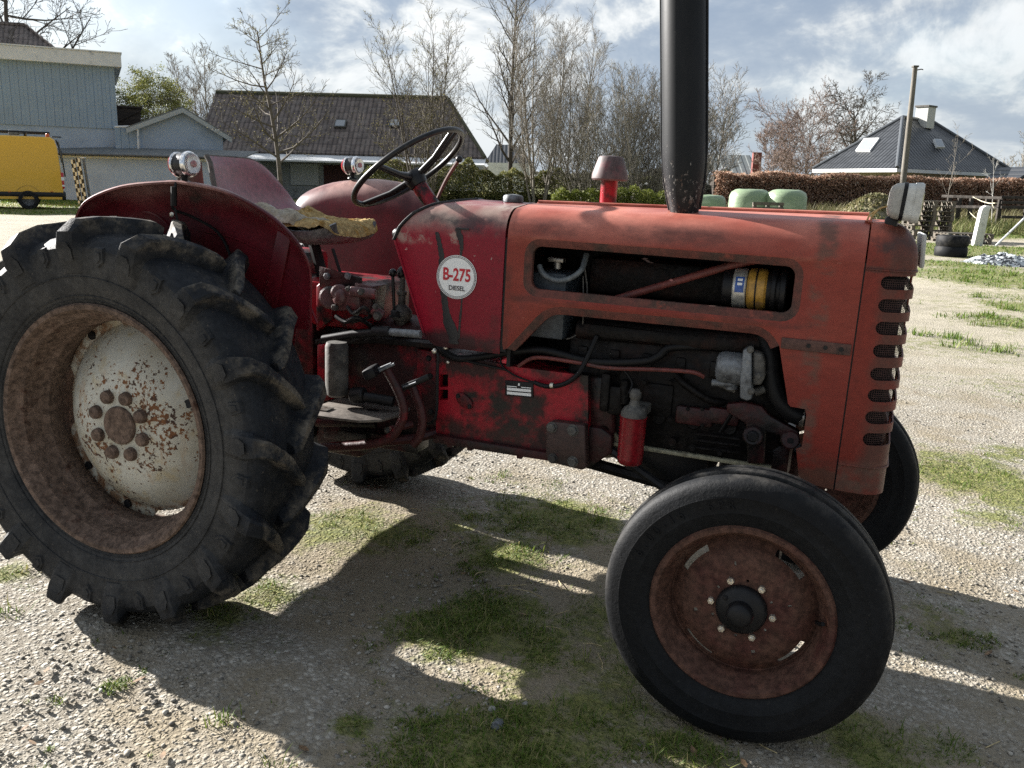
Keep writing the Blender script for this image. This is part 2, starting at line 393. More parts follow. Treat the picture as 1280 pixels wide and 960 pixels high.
MAT['blue'] = M('blue_sticker', (0.03, 0.08, 0.28), 0.4)
MAT['filter_red'] = M('red_filter_can', (0.19, 0.006, 0.011), 0.35, layers=[((0.13, 0.012, 0.015), 20, 0.58, 0.7), (OIL, 9, 0.66, 0.78)])
MAT['pipe_red'] = M('rusty_red_pipe', (0.13, 0.030, 0.024), 0.6, layers=[((0.06, 0.025, 0.02), 14, 0.5, 0.7)])
MAT['pre'] = M('weathered_bowl_paint', (0.085, 0.058, 0.058), 0.6, layers=[((0.16, 0.035, 0.045), 9, 0.58, 0.75), ((0.05, 0.04, 0.04), 12, 0.55, 0.7)], bump=(40, 0.1, 0.004))
MAT['primer'] = M('flaking_cream_primer', (0.27, 0.25, 0.17), 0.7, layers=[((0.1, 0.08, 0.05), 16, 0.5, 0.65)], bump=(50, 0.3, 0.004))
MAT['wood_dark'] = M('old_dark_wood', (0.05, 0.037, 0.026), 0.85, layers=[((0.09, 0.07, 0.05), 12, 0.5, 0.7)], scale=(1, 1, 0.2), bump=(40, 0.3, 0.005))

def dish_mat():
    m, nt, b = new_mat('rust_spotted_white_paint'); g = NT(nt); v = g.coord('Object')
    sx = g.sep(v); rad = g.math('SQRT', g.math('ADD', g.math('MULTIPLY', sx[0], sx[0]), g.math('MULTIPLY', sx[2], sx[2])))
    base = g.mix(g.ramp(g.noise(v, 6, 5), 0.35, 0.7), (0.47, 0.47, 0.42), (0.36, 0.335, 0.26))
    base = g.mix(g.ramp(g.noise(v, 22, 4), 0.52, 0.75), base, (0.40, 0.34, 0.22))
    big = g.noise(v, 7, 3); fine = g.noise(v, 74, 4, 0.65)
    ring = g.ramp(g.math('ABSOLUTE', g.math('SUBTRACT', rad, 0.135)), 0.0, 0.09, 0.10, 0.0)
    th = g.math('SUBTRACT', g.math('SUBTRACT', 0.685, ring), g.math('MULTIPLY', g.ramp(big, 0.40, 0.65), 0.12))
    k = g.math('GREATER_THAN', fine, th)
    rust = g.mix(g.ramp(g.noise(v, 30, 3), 0.4, 0.6), (0.045, 0.022, 0.014), (0.16, 0.065, 0.022))
    stain = g.ramp(g.math('ADD', fine, ring), 0.60, 0.74, 0, 0.55)
    base = g.mix(stain, base, (0.30, 0.16, 0.06))
    sv = g.coord('Object', (1, 1, .16)); run = g.math('MULTIPLY', g.ramp(g.noise(sv, 30, 5, .6), .56, .70, 0, .75), g.ramp(rad, .10, .26, 1, .25)); base = g.mix(run, base, (.33, .20, .10))
    lipk = g.math('MULTIPLY', g.ramp(rad, .272, .292, 0, 1), g.ramp(g.noise(v, 18, 8, .7), .40, .56, 0, .9)); base = g.mix(lipk, base, (.17, .085, .04))
    g.put(b.inputs['Base Color'], g.mix(k, base, rust)); g.put(b.inputs['Roughness'], g.ramp(k, 0, 1, 0.42, 0.85))
    g.L.new(g.bump(g.math('MULTIPLY', k, -1.0), 0.3, 0.002), b.inputs['Normal'])
    return m
MAT['dish'] = dish_mat()

def glass_mat(name, tint=(0.9, 0.9, 0.9), rough=0.05):
    m, nt, b = new_mat(name); b.inputs['Base Color'].default_value = (*tint, 1); b.inputs['Roughness'].default_value = rough
    b.inputs['Transmission Weight'].default_value = 0.85; b.inputs['IOR'].default_value = 1.45
    return m
MAT['lens'] = glass_mat('clear_lamp_glass', (0.95, 0.93, 0.92), 0.12)
MAT['red_lens'] = M('red_lamp_plastic', (0.45, 0.02, 0.03), 0.2)
MAT['window'] = M('dark_window_glass', (0.03, 0.035, 0.04), 0.08, spec=0.8)
MAT['skylight'] = M('skylight_glass', (0.22, 0.24, 0.26), 0.12, spec=0.9)
tractor = thing('tractor', 'old red farm tractor with a tall black exhaust stack, standing on the gravel yard', 'tractor')
tractor.matrix_world = TILT
T = tractor
xz = lambda y: (lambda u, v, w=None: Vector((u, y if w is None else w, v)))
XZW = lambda u, v, w: Vector((u, w, v))
HW = 0.25                                              # half width of the hood

# ---------------------------------------------------------------- hood
def prof_top(ztop, n=8, z_side=1.212, hw=HW):
    """half cross-section from the side edge over the shoulder to the middle: (y, z), near side"""
    pts = []; rr = 0.082
    zc = ztop - 0.012
    for i in range(n + 1):
        a = R(90 * i / n)
        pts.append((-hw + rr - rr * math.cos(a), zc - (zc - z_side) + (zc - z_side) * math.sin(a)))
    for t in (0.25, 0.5, 0.75, 0.97): pts.append(((-hw + rr) * (1 - t), zc + 0.012 * math.sin(t * PI / 2)))
    return pts
def ztop(x): return 1.303 + (x - 0.93) * 0.0225
mb = MB()
rows = []
for x in [0.992 + (1.983 - 0.992) * i / 10 for i in range(11)]:
    half = prof_top(ztop(x)); full = half + [(0, ztop(x) + 0.004)] + [(-y, z) for y, z in half[::-1]]
    rows.append([Vector((x, y, z)) for y, z in full])
mb.grid(rows)
# side sheet with the long window and the cut-away bottom edge
def offset_line(pts, d):
    out = []
    for i, p in enumerate(pts):
        a = Vector(pts[max(i - 1, 0)]); b = Vector(pts[min(i + 1, len(pts) - 1)]); t = (b - a).normalized()
        out.append((p[0] - t.y * d, p[1] + t.x * d))
    return out
def round_corner(p0, p1, p2, r, n=4):
    a, b, c = Vector(p0), Vector(p1), Vector(p2); u = (a - b).normalized(); w = (c - b).normalized()
    s = b + u * r; e = b + w * r
    return [tuple((1 - t) ** 2 * s + 2 * t * (1 - t) * b + t * t * e) for t in [i / n for i in range(n + 1)]]
notch = [(1.030, 0.866)] + round_corner((1.030, 0.866), (1.140, 0.992), (1.76, 0.996), 0.035) + round_corner((1.140, 0.992), (1.758, 0.996), (1.838, 0.815), 0.04)
notch_in = offset_line(notch, 0.024)
notch_in[0] = (1.008, 0.872); notch_in[-1] = (notch_in[-1][0] + 0.002, notch_in[-1][1])
win = rrect(1.070, 1.060, 1.815, 1.186, 0.026); winA = rrect(1.048, 1.038, 1.837, 1.208, 0.046)
outer = [(0.992, 1.212), (0.992, 0.885), (0.996, 0.868)] + notch_in + [(1.838, 0.815), (1.845, 0.808), (1.884, 0.806), (1.889, 0.79), (1.888, 0.70), (1.874, 0.692), (1.889, 0.62), (1.905, 0.600), (1.983, 0.592), (1.983, 1.212)]
sd = MB()
sd.fill([outer, winA], lambda u, v: Vector((u, -HW, v)))
plain = set(sd.bm.faces)
for A, B, dA, dB in ((winA, win, 0, 0.010), (win, win, 0.010, 0.026)):
    n = len(A)
    sd.grid([[Vector((p[0], -HW + dA, p[1])) for p in A], [Vector((p[0], -HW + dB, p[1])) for p in B]], closed_u=True)
nf0 = None
sd.grid([[Vector((p[0], -HW, p[1])) for p in notch_in], [Vector((p[0], -HW + 0.010, p[1])) for p in notch], [Vector((p[0], -HW + 0.024, p[1])) for p in notch]])
for f in sd.bm.faces:
    if f not in plain: f.material_index = 1
sd.mirror_y()
mb.join(sd.bm)
hood = mb.build('hood', [MAT['hood'], MAT['grime']], T, smooth=30, weld=True)
b = MB(); b.tube([(0.995, 0.0, ztop(0.995) + 0.005), (1.98, 0.0, ztop(1.98) + 0.005)], 0.005, 6)
b.build('hinge_bead', MAT['hood'], hood)
# latch strap across the hood joint
b = MB(); b.box((1.89, -HW - 0.003, 0.981), (0.178, 0.006, 0.030), bevel=0.002)
st = b.build('latch_strap', M('worn_brown_strap', (0.085, 0.04, 0.03), 0.75, layers=[(DIRT, 12, 0.5, 0.65)]), hood)
for x in (1.872, 1.915, 1.955):
    b = MB(); b.lathe([(0.0, 0.0015), (0.006, 0.0015), (0.006, -0.003)], (x, -HW - 0.0065, 0.981), (0, -1, 0), 10); b.build('rivet', MAT['black'], st)

# ---------------------------------------------------------------- grille
def grille_ring(z, inset=0.0, top=0.0):
    rr = 0.062; xf = 2.112 - inset - top * 0.9; hw = HW - inset - top * 0.75
    pts = [(1.987, -hw), (min(2.02, xf - rr - .004), -hw)]
    cx, cy = xf - rr, -hw + rr
    for i in range(9):
        a = R(-90 + 90 * i / 8); pts.append((cx + rr * math.cos(a), cy + rr * math.sin(a)))
    pts += [(xf + 0.003, -hw * 0.35)]
    pts += [(x, -y) for x, y in pts[::-1]]
    return [Vector((x, y, z)) for x, y in pts]
g = MB(); rows = [grille_ring(z) for z in (0.592, 0.60, 0.655, 0.8, 1.0, 1.19, 1.218)]
for i in range(1, 9):
    a = R(90 * i / 8); rows.append(grille_ring(1.218 + 0.098 * math.sin(a), top=0.085 * (1 - math.cos(a))))
g.grid(rows)
last = rows[-1]; nl = len(last)
for i in range(nl // 2 - 1):
    g.f([g.v(q) for q in (last[i], last[i + 1], last[nl - 2 - i], last[nl - 1 - i])])
grille = g.build('grille_shell', MAT['grille'], T, smooth=32); solid(grille, 0.004)
cut = MB()
for z in (1.138, 1.079, 1.020, 0.960, 0.898, 0.840, 0.780, 0.720):
    for sg in (-1, 1):
        poly = []
        for i in range(9):
            a = R(90 + 180 * i / 8); poly.append((2.0555 + 0.0175 * math.cos(a), z + 0.0175 * math.sin(a)))
        poly += [(2.3, z - 0.0175), (2.3, z + 0.0175)]
        y0, y1 = (-0.35, -0.025) if sg < 0 else (0.025, 0.35)
        cut.prism(poly, XZW, y0, y1)
cutter = cut.build('cutter', None, None, smooth=0)
md = grille.modifiers.new('slots', 'BOOLEAN'); md.operation = 'DIFFERENCE'; md.object = cutter; md.solver = 'EXACT'
dg = bpy.context.evaluated_depsgraph_get()
me2 = bpy.data.meshes.new_from_object(grille.evaluated_get(dg)); grille.modifiers.clear(); grille.data = me2
bpy.data.objects.remove(cutter)
# ridge across the shell above the slots, seam below
for z in (1.196, 0.668):
    b = MB(); b.tube(grille_ring(z, inset=-0.0015), 0.0028, 6); b.build('pressed_seam', MAT['grille'], grille)
b = MB()                                                # woven screen behind the slots
def screen_pt(s, z):
    ring = SCR; L = SCL; s = max(0, min(L[-1], s))
    for i in range(len(ring) - 1):
        if s <= L[i + 1]:
            t = (s - L[i]) / (L[i + 1] - L[i]); q = ring[i].lerp(ring[i + 1], t); return Vector((q.x, q.y, z))
SCR = grille_ring(0, inset=0.014); SCL = [0]
for p, q in zip(SCR, SCR[1:]): SCL.append(SCL[-1] + (q - p).length)
ns = int(SCL[-1] / 0.0058)
for i in range(ns + 1):
    p = screen_pt(SCL[-1] * i / ns, 0.69); q = p + Vector((0, 0, 0.48)); t = screen_pt(SCL[-1] * i / ns + 0.0013, 0.69) - p
    if t.length < 1e-6: t = Vector((0, 0.0013, 0))
    b.f([b.v(p), b.v(p + t), b.v(q + t), b.v(q)])
for k in range(84):
    z = 0.69 + k * 0.0058
    for i in range(len(SCR) - 1):
        p, q = SCR[i], SCR[i + 1]
        b.f([b.v(Vector((p.x, p.y, z))), b.v(Vector((q.x, q.y, z))), b.v(Vector((q.x, q.y, z + 0.0013))), b.v(Vector((p.x, p.y, z + 0.0013)))])
b.build('grille_screen', M('rusty_wire_screen', (0.055, 0.022, 0.02), 0.7), grille, smooth=0, weld=False)
b = MB(); b.box((1.955, 0, 0.94), (0.07, 0.40, 0.52), bevel=0.01); b.build('radiator', MAT['engine'], T)

b = MB()
for sg in (-1, 1): b.box((1.985, sg * .2455, .90), (.035, .003, .62))
b.box((1.985, 0, .60), (.035, .488, .003)); b.build('joint_light_stop', MAT['black'], T, smooth=0)  # black strips added behind the hood and grille seam to stop light leaking
# white plate on the nose
b = MB(); b.box((2.132, 0.09, 1.24), (0.014, 0.19, 0.095), (0, R(-4), 0), bevel=0.006); pl = b.build('front_plate', MAT['white_lamp'], T)

# head lamp on the near shoulder of the grille
def headlamp(cy, par):
    root = None
    ax = Vector((0.998, 0, -0.05)).normalized(); up = Vector((0.05, 0, 0.998)); org = Vector((2.024, cy, 1.372))
    def sec(t, sy, sz, r=0.26, n=6):
        pts = rrect(-1, -1, 1, 1, r * 1.6, n)
        return [org + ax * t * .92 + Vector((0, 1, 0)) * (p[0] * sy) + up * (p[1] * sz * .94) for p in pts]
    a = MB(); rows = [sec(-0.004, 0.030, 0.024), sec(0.000, 0.048, 0.038), sec(0.010, 0.059, 0.047), sec(0.028, 0.064, 0.050)]
    a.grid(rows, closed_u=True); a.f([a.v(p) for p in rows[0]])
    body = a.build('headlamp', MAT['grey_lamp'], par, smooth=50)
    a = MB(); a.grid([sec(0.0285, 0.0655, 0.0505), sec(0.029, 0.067, 0.052), sec(0.0375, 0.067, 0.052), sec(0.038, 0.0655, 0.0505)], closed_u=True); a.build('gasket', MAT['rubber'], body)
    a = MB(); rows = [sec(0.0385, 0.065, 0.050), sec(0.060, 0.066, 0.0515), sec(0.061, 0.069, 0.054), sec(0.074, 0.070, 0.055), sec(0.080, 0.067, 0.052), sec(0.080, 0.060, 0.045)]
    a.grid(rows, closed_u=True); a.build('lamp_bezel', MAT['white_lamp'], body, smooth=40)
    a = MB(); rows = [sec(0.079, 0.061, 0.046), sec(0.084, 0.045, 0.033), sec(0.086, 0.015, 0.01)]
    a.grid(rows, closed_u=True); a.f([a.v(p) for p in rows[-1]]); a.build('lens', MAT['lens'], body, smooth=60)
    a = MB(); a.box(org + Vector((0.010, -.012, -0.058)), (0.032, 0.044, 0.036), bevel=0.008); a.cyl(org + Vector((0.006, 0, -0.085)), org + Vector((0.006, 0, -0.05)), 0.011)
    a.build('lamp_mount', MAT['black'], body)
    a = MB()
    for k, dx in enumerate((0, 0.008)):
        a.tube(smooth_path([org + Vector((-0.002, -0.01 + dx, -0.015)), org + Vector((-0.022, -0.012 + dx, -0.022)), org + Vector((-0.036 - dx, -0.014, -0.040)), org + Vector((-0.042 - dx, -0.012, -0.062))]), 0.0024, 6)
    a.build('lamp_wire', M('yellowed_wire', (0.40, 0.27, 0.10), 0.5), body)
headlamp(-0.165, T)

# ---------------------------------------------------------------- dash cowl
def x_rear(z):
    tb = [(0.845, 0.775), (0.858, 0.752), (0.88, 0.730), (1.171, 0.617), (1.214, 0.636), (1.257, 0.676), (1.283, 0.72), (1.296, 0.757), (1.31, 0.80)]
    if z <= tb[0][0]: return tb[0][1]
    for (a, xa), (b_, xb) in zip(tb, tb[1:]):
        if z <= b_: return xa + (xb - xa) * (z - a) / (b_ - a)
    return tb[-1][1]
c = MB()
half = [(-HW + 0.003, 0.852), (-HW, 0.865), (-HW, 0.88), (-HW - 0.001, 0.95), (-HW - 0.002, 1.03), (-HW - 0.002, 1.10), (-HW - 0.001, 1.171)] + prof_top(1.304)
full = half + [(0, 1.305)] + [(-y, z) for y, z in half[::-1]]
NX = 12
rows = []
for (y, z) in full:
    x0 = x_rear(z); rows.append([Vector((x0 + (0.984 - x0) * i / NX, y * (1 if i > 0 else 0.985), z)) for i in range(NX + 1)])
c.grid(rows)
cowl = solid(c.build('dash_cowl', MAT['cowl'], T, smooth=40), 0.003)
c = MB()                                                # dark rolled edge and dash face
edge = [Vector((x_rear(z) - 0.004, y * 0.99, z)) for (y, z) in full if z > 1.165]
c.tube(edge, 0.006, 6); c.build('cowl_edge_trim', MAT['black'], cowl)
c = MB(); h2 = [(y, z) for y, z in half if z > 1.16]
c.grid([[Vector((x_rear(z) + 0.018, y * 0.97, z - 0.004)) for y, z in h2], [Vector((x_rear(z) + 0.018, -y * 0.97, z - 0.004)) for y, z in h2]])
dash = c.build('dash_panel', MAT['black'], cowl)
c = MB(); c.tube([Vector((x_rear(0.88 + i * 0.029) - 0.001, -HW - 0.001, 0.88 + i * 0.029)) for i in range(11)], 0.003, 6); c.build('cowl_rear_bead', MAT['cowl'], cowl)
# black knob of a switch behind the cowl
c = MB(); c.sphere((0.612, -0.20, 1.187), 0.026, 12, (1.2, 0.8, 0.85)); c.tube([(0.62, -0.19, 1.185), (0.67, -0.17, 1.18)], 0.009); c.build('dash_knob', MAT['black_gloss'], T)
# filler cap
c = MB(); c.lathe([(0.0, 0), (0.034, 0), (0.034, 0.003), (0.033, 0.016), (0.028, 0.022), (0.0, 0.025)], (0.915, -0.02, 1.304), (0, 0, 1), 28)
c.build('filler_cap', MAT['alu'], cowl)
# bleeding paint runs are real scrapes in the paint: thin tar streaks
tar = M('black_tar_run', (0.012, 0.011, 0.012), 0.5)
def streak(name, pts, ws):
    a = MB(); L = []
    P = smooth_path([(x, 0, z) for x, z in pts], 6); n = len(P)
    rnd = random.Random(len(pts) * 7 + int(pts[0][0] * 1000))
    rows = []
    for i, p in enumerate(P):
        t = i / (n - 1) * (len(ws) - 1); k = min(int(t), len(ws) - 2); w = ws[k] + (ws[k + 1] - ws[k]) * (t - k)
        w *= rnd.uniform(0.75, 1.2)
        rows.append([Vector((p.x - w, -HW - 0.0022, p.z)), Vector((p.x + rnd.uniform(-.2, .2) * w, -HW - 0.0040, p.z)), Vector((p.x + w, -HW - 0.0022, p.z))])
    a.grid(rows); return a.build(name, tar, cowl)
def S(px, py): p = on_side(px, py, -HW - 0.002); return (p.x, p.z)
streak('tar_streak', [S(546, 290), S(549, 303), S(552, 320), S(553, 340), S(556, 378), S(560, 400), S(566, 418), S(567, 430)], [0.006, 0.008, 0.010, 0.011, 0.012, 0.016, 0.020, 0.014])
streak('tar_streak', [S(572, 287), S(575, 296), S(577, 308), S(576, 322), S(577, 350), S(577, 378), S(575, 400), S(573, 424)], [0.010, 0.009, 0.007, 0.003, 0.003, 0.003, 0.004, 0.004])
a = MB(); p = S(578, 286); a.box((p[0], -HW - 0.003, p[1]), (0.045, 0.003, 0.006), bevel=0.001); a.build('scrape', tar, cowl)

# round badge
def disc(name, x, z, y, r, mat, par, n=48, ri=0.0):
    a = MB(); o = [(r, 0), (r, 0.0009)] if not ri else [(ri, 0.0009), (r, 0.0009), (r, 0.0)]
    a.lathe(o, (x, y, z), (0, -1, 0), n, caps=not ri); return a.build(name, mat, par, smooth=30)
bx_, bz_ = 0.8335, 1.0745; by_ = -HW - 0.0045
b = MB()
for sg in (-1, 1): b.box((.988, sg * .2455, 1.03), (.03, .003, .34))
b.box((.988, 0, 1.203), (.03, .488, .003)); b.build('rear_joint_light_stop', MAT['black'], T, smooth=0)  # added behind the cowl seam, keeps light from leaking through
badge = disc('badge', bx_, bz_, by_, 0.0665, MAT['plate_white'], T)
disc('badge_ring', bx_, bz_, by_ - 0.0006, 0.0645, MAT['badge_black'], badge, ri=0.0628)
disc('badge_ring', bx_, bz_, by_ - 0.0006, 0.0605, MAT['badge_black'], badge, ri=0.0590)
def text_mesh(name, body, w, h, mat, par, loc, rot, bold=0.0, depth=0.0006):
    cu = bpy.data.curves.new(name, 'FONT'); cu.body = body; cu.align_x = 'CENTER'; cu.align_y = 'CENTER'; cu.extrude = 0.02; cu.offset = bold
    tmp = bpy.data.objects.new(name, cu); COL.objects.link(tmp)
    dg = bpy.context.evaluated_depsgraph_get(); me = bpy.data.meshes.new_from_object(tmp.evaluated_get(dg))
    bpy.data.objects.remove(tmp); bpy.data.curves.remove(cu)
    xs = [v.co.x for v in me.vertices]; ys = [v.co.y for v in me.vertices]
    sx = w / (max(xs) - min(xs)); sy = h / (max(ys) - min(ys)); cx = (max(xs) + min(xs)) / 2; cy = (max(ys) + min(ys)) / 2
    m = Matrix.Translation(loc) @ rot.to_matrix().to_4x4() @ Matrix.Diagonal((sx, sy, depth / 0.02, 1)) @ Matrix.Translation((-cx, -cy, 0))
    me.transform(m)
    return link(name, me, mat, par)
from mathutils import Euler
FACE = Euler((R(90), 0, 0))
text_mesh('badge_number', 'B-275', 0.091, 0.040, MAT['badge_red'], badge, (bx_ + 0.001, by_ - 0.0012, bz_ + 0.0075), FACE, bold=0.026)
text_mesh('badge_word', 'DIESEL', 0.054, 0.0145, MAT['badge_black'], badge, (bx_ + 0.003, by_ - 0.0012, bz_ - 0.0335), FACE, bold=0.02)

# ---------------------------------------------------------------- exhaust stack and air cleaner
s = MB(); base = Vector((1.484, -0.115, 1.285)); ax = Vector((-0.098, 0.0, 1.0)).normalized()
s.lathe([(0.0, 0), (0.034, 0), (0.037, 0.004), (0.042, 0.03), (0.050, 0.07), (0.057, 0.11), (0.0615, 0.16), (0.0625, 0.21), (0.0625, 0.90), (0.058, 0.95), (0.034, 0.99), (0.026, 1.0), (0.026, 1.25), (0.022, 1.25), (0.022, 1.1)], base, ax, 40)
stack = s.build('exhaust_stack', MAT['stack'], T, smooth=45)
s = MB(); q = frame(ax)
for sg in (-1, 1):
    pts = [base + ax * h + Vector((0.0, 1, 0)).cross(ax).normalized() * sg * (rr + 0.002) for rr, h in ((0.042, 0.03), (0.057, 0.11), (0.0625, 0.21), (0.0625, 0.9))]
    s.tube(pts, 0.0035, 6)
s.build('muffler_seam', MAT['stack'], stack)
s = MB(); py_ = 0.10; px_ = 1.196
s.lathe([(0.0, 0), (0.026, 0), (0.027, 0.10), (0.030, 0.105)], (px_, py_, 1.295), (0, 0, 1), 24); pre = s.build('air_precleaner', MAT['crimson'], T)
s = MB(); s.lathe([(0.028, 0.095), (0.054, 0.094), (0.058, 0.099), (0.0575, 0.112), (0.049, 0.138), (0.041, 0.163), (0.036, 0.169), (0.0, 0.172)], (px_, py_, 1.293), (0, 0, 1), 32)
s.build('precleaner_cap', MAT['pre'], pre)
# ---------------------------------------------------------------- wheels (local: axle along y, outer side -y)
def rear_tyre():
    t = MB(); W = 0.150
    pr = [(.358, .112), (.368, .122), (.43, .143), (.49, .150), (.525, .150), (.544, .138), (.557, .115), (.563, .08), (.566, .03)]
    prof = [(r, -y) for r, y in pr] + [(.567, 0)] + [(r, y) for r, y in pr[::-1]]
    n = 120; rows = []
    for k in range(n):
        a = 2 * PI * k / n; rows.append([Vector((r * math.cos(a), y, r * math.sin(a))) for r, y in prof])
    rows.append(rows[0]); t.grid(rows)
    stations = [(-.1455, .470, -1, .05, .003, .004), (-.1500, .505, -1, .05, .013, .002), (-.1500, .535, -.95, .3, .026, 0), (-.1400, .558, -.75, .66, .047, -.006), (-.118, .572, -.38, .93, .053, -.030), (-.085, .579, -.12, 1, .051, -.075), (-.050, .582, -.05, 1, .047, -.130), (-.015, .583, 0, 1, .045, -.195), (.014, .583, 0, 1, .043, -.245), (.026, .583, .2, .8, .032, -.262)]
    widths = [.052, .066, .068, .060, .050, .044, .041, .038, .034, .026]
    NL = 16; rnd = random.Random(3)
    for side in (-1, 1):
        for k in range(NL):
            a0 = 2 * PI * (k + (0.5 if side > 0 else 0)) / NL + 0.02
            rings = []; wear = rnd.uniform(.88, 1.0)
            for (y, r, ny, nr, h, da), w in zip(stations, widths):
                r -= .016
                nn = math.hypot(ny, nr); ny_, nr_ = ny / nn, nr / nn; ring = []
                hh = h * wear * rnd.uniform(0.93, 1.05); da = da + rnd.uniform(-.004, .004)
                for (wf, hf) in ((-1.35, -0.12), (-1.02, .50), (-0.88, .90), (-0.66, 1.0), (0.66, 1.0), (0.88, .90), (1.02, .50), (1.35, -0.12)):
                    rr = r + nr_ * hh * hf; yy = y + ny_ * hh * hf
                    a = a0 + da + wf * w / 2 / r
                    rr += rnd.uniform(-.0012, .0012); a += rnd.uniform(-.0022, .0022)
                    ring.append(t.v((rr * math.cos(a), yy * (-1 if side > 0 else 1), rr * math.sin(a))))
                rings.append(ring)
            for A, B in zip(rings, rings[1:]):
                for i in range(7): t.f([A[i], A[i + 1], B[i + 1], B[i]])
            t.f(rings[0][::-1]); t.f(rings[-1])
            # pressed panel on the shoulder face of the lug
            for (q0, q1, hh) in ((.470, .545, .0255),):
                pp = [(.488, -.5), (.520, -.62), (.540, -.35), (.540, .35), (.520, .62), (.488, .5)]
                t.f([t.v(((rr) * math.cos(a0 + tt * .040 / rr), side * (.1535 + (.012 + (rr - .488) * .26)), rr * math.sin(a0 + tt * .040 / rr))) for rr, tt in pp])
            # small raised lozenge on the side wall between two lugs
            am = a0 + PI / NL
            for (sc, h0, h1) in ((1.0, -0.002, 0.0060), (0.55, 0.005, 0.0095)):
                hexp = [(-.030, 0), (-.010, .020), (.030, .015), (.030, -.015), (-.010, -.020)]
                bot = []; top = []
                for dr, dt in hexp:
                    rr = .505 + dr * sc; a = am + dt * sc / .505
                    yb = -.1503
                    for L, hh, k2 in ((bot, h0, 1.0), (top, h1, .86)):
                        rr2 = .505 + dr * sc * k2; a2 = am + dt * sc * k2 / .505
                        L.append(t.v((rr2 * math.cos(a2), side * (.1503 + hh - .004 * max(0, (.5 - rr2) * 10)), rr2 * math.sin(a2))))
                t.f(top)
                for i in range(5): t.f([bot[i], bot[(i + 1) % 5], top[(i + 1) % 5], top[i]])
    for side in (-1, 1):                                # fitting lines near the bead
        for r, y in ((.380, .1265), (.391, .1315), (.445, .1462)):
            t.tube([(r * math.cos(2 * PI * k / 96), side * y, r * math.sin(2 * PI * k / 96)) for k in range(96)], 0.0016, 4, closed=True)
    return t

def rev(prof, n=96, t=None):
    t = t or MB(); rows = []
    for k in range(n):
        a = 2 * PI * k / n; rows.append([Vector((r * math.cos(a), y, r * math.sin(a))) for r, y in prof])
    rows.append(rows[0]); t.grid(rows); return t

def hexnut(t, x, y, z, r, h, ax=(0, -1, 0), washer=True, stud=True):
    if washer: t.lathe([(r * 1.25, 0), (r * 1.25, h * .15), (0, h * .15)], (x, y, z), ax, 14)
    t.lathe([(r, h * .1), (r, h * .85), (r * .85, h), (r * .5, h)], (x, y, z), ax, 6)
    if stud: t.lathe([(r * .5, h * .5), (r * .5, h * 1.35), (r * .35, h * 1.45), (0, h * 1.45)], (x, y, z), ax, 10)

def make_rear_wheel():
    # dished centre
    pr = [(.03, -.046), (.115, -.046), (.128, -.043), (.140, -.041), (.165, -.035), (.195, -.022), (.225, -.001), (.252, .022), (.272, .041), (.283, .054), (.290, .058)]
    t = rev(pr, 96)
    def gap(a):
        for g in (68, 172, 287, 352):
            d = abs((math.degrees(a) - g + 180) % 360 - 180)
            if d < 15: return 0.0
            if d < 19: return (d - 15) / 4
        return 1.0
    rows = []
    for k in range(180):
        a = 2 * PI * k / 180; ro = .294 + .026 * gap(a)
        rows.append([Vector((r * math.cos(a), .0585, r * math.sin(a))) for r in (.288, .296, ro)])
    rows.append(rows[0]); t.grid(rows)
    w = solid(t.build('rear_wheel', MAT['dish'], T, smooth=40), 0.005, 0)
    for a in (18, 126, 215, 250, 320):
        t = MB(); a = R(a); rr = .225 if a < 1 else .304
        t.lathe([(.013, -.002), (.013, .004), (0, .004)], (rr * math.cos(a), .053 if rr > .3 else .000, rr * math.sin(a)), (0.55 * math.cos(a) if rr < .3 else 0, -1, 0.55 * math.sin(a) if rr < .3 else 0), 16)
        t.build('bolt_hole', MAT['black'], w)
    rear_tyre().build('tyre', MAT['tyre'], w, smooth=30)
    rp = [(.388, -.119), (.394, -.126), (.390, -.131), (.378, -.129), (.370, -.118), (.362, -.100), (.353, -.094), (.350, -.080), (.345, -.052), (.340, -.030), (.330, -.020), (.328, .0), (.330, .030), (.340, .045), (.345, .065), (.353, .094), (.362, .100), (.370, .118), (.378, .129), (.390, .131), (.394, .126)]
    rp = [(r * .935, y) for r, y in rp]
    solid(rev(rp, 120).build('rim', MAT['rim'], w, smooth=35), 0.003, 0)
    t = MB(); t.lathe([(.058, 0), (.058, .008), (.054, .013), (.012, .014), (0, .012)], (0, -.045, 0), (0, -1, 0), 36); t.build('hub_cap', MAT['rim'], w)
    for k in range(8):
        a = R(22 + 45 * k); t = MB(); x, z = .0905 * math.cos(a), .0905 * math.sin(a)
        t.lathe([(.021, 0), (.0205, .010), (.0185, .018), (.012, .021), (0, .0215)], (x, -.046, z), (0, -1, 0), 14)
        t.build('wheel_nut', MAT['rim'], w)
    return w
rw = make_rear_wheel(); rw.location = (0, -0.722, 0.605); rw.rotation_euler = (0, R(-4), 0)
rw2 = dup(rw); rw2.location = (0, 0.722, 0.605); rw2.scale = (1, -1, 1); rw2.rotation_euler = (0, R(9), 0)

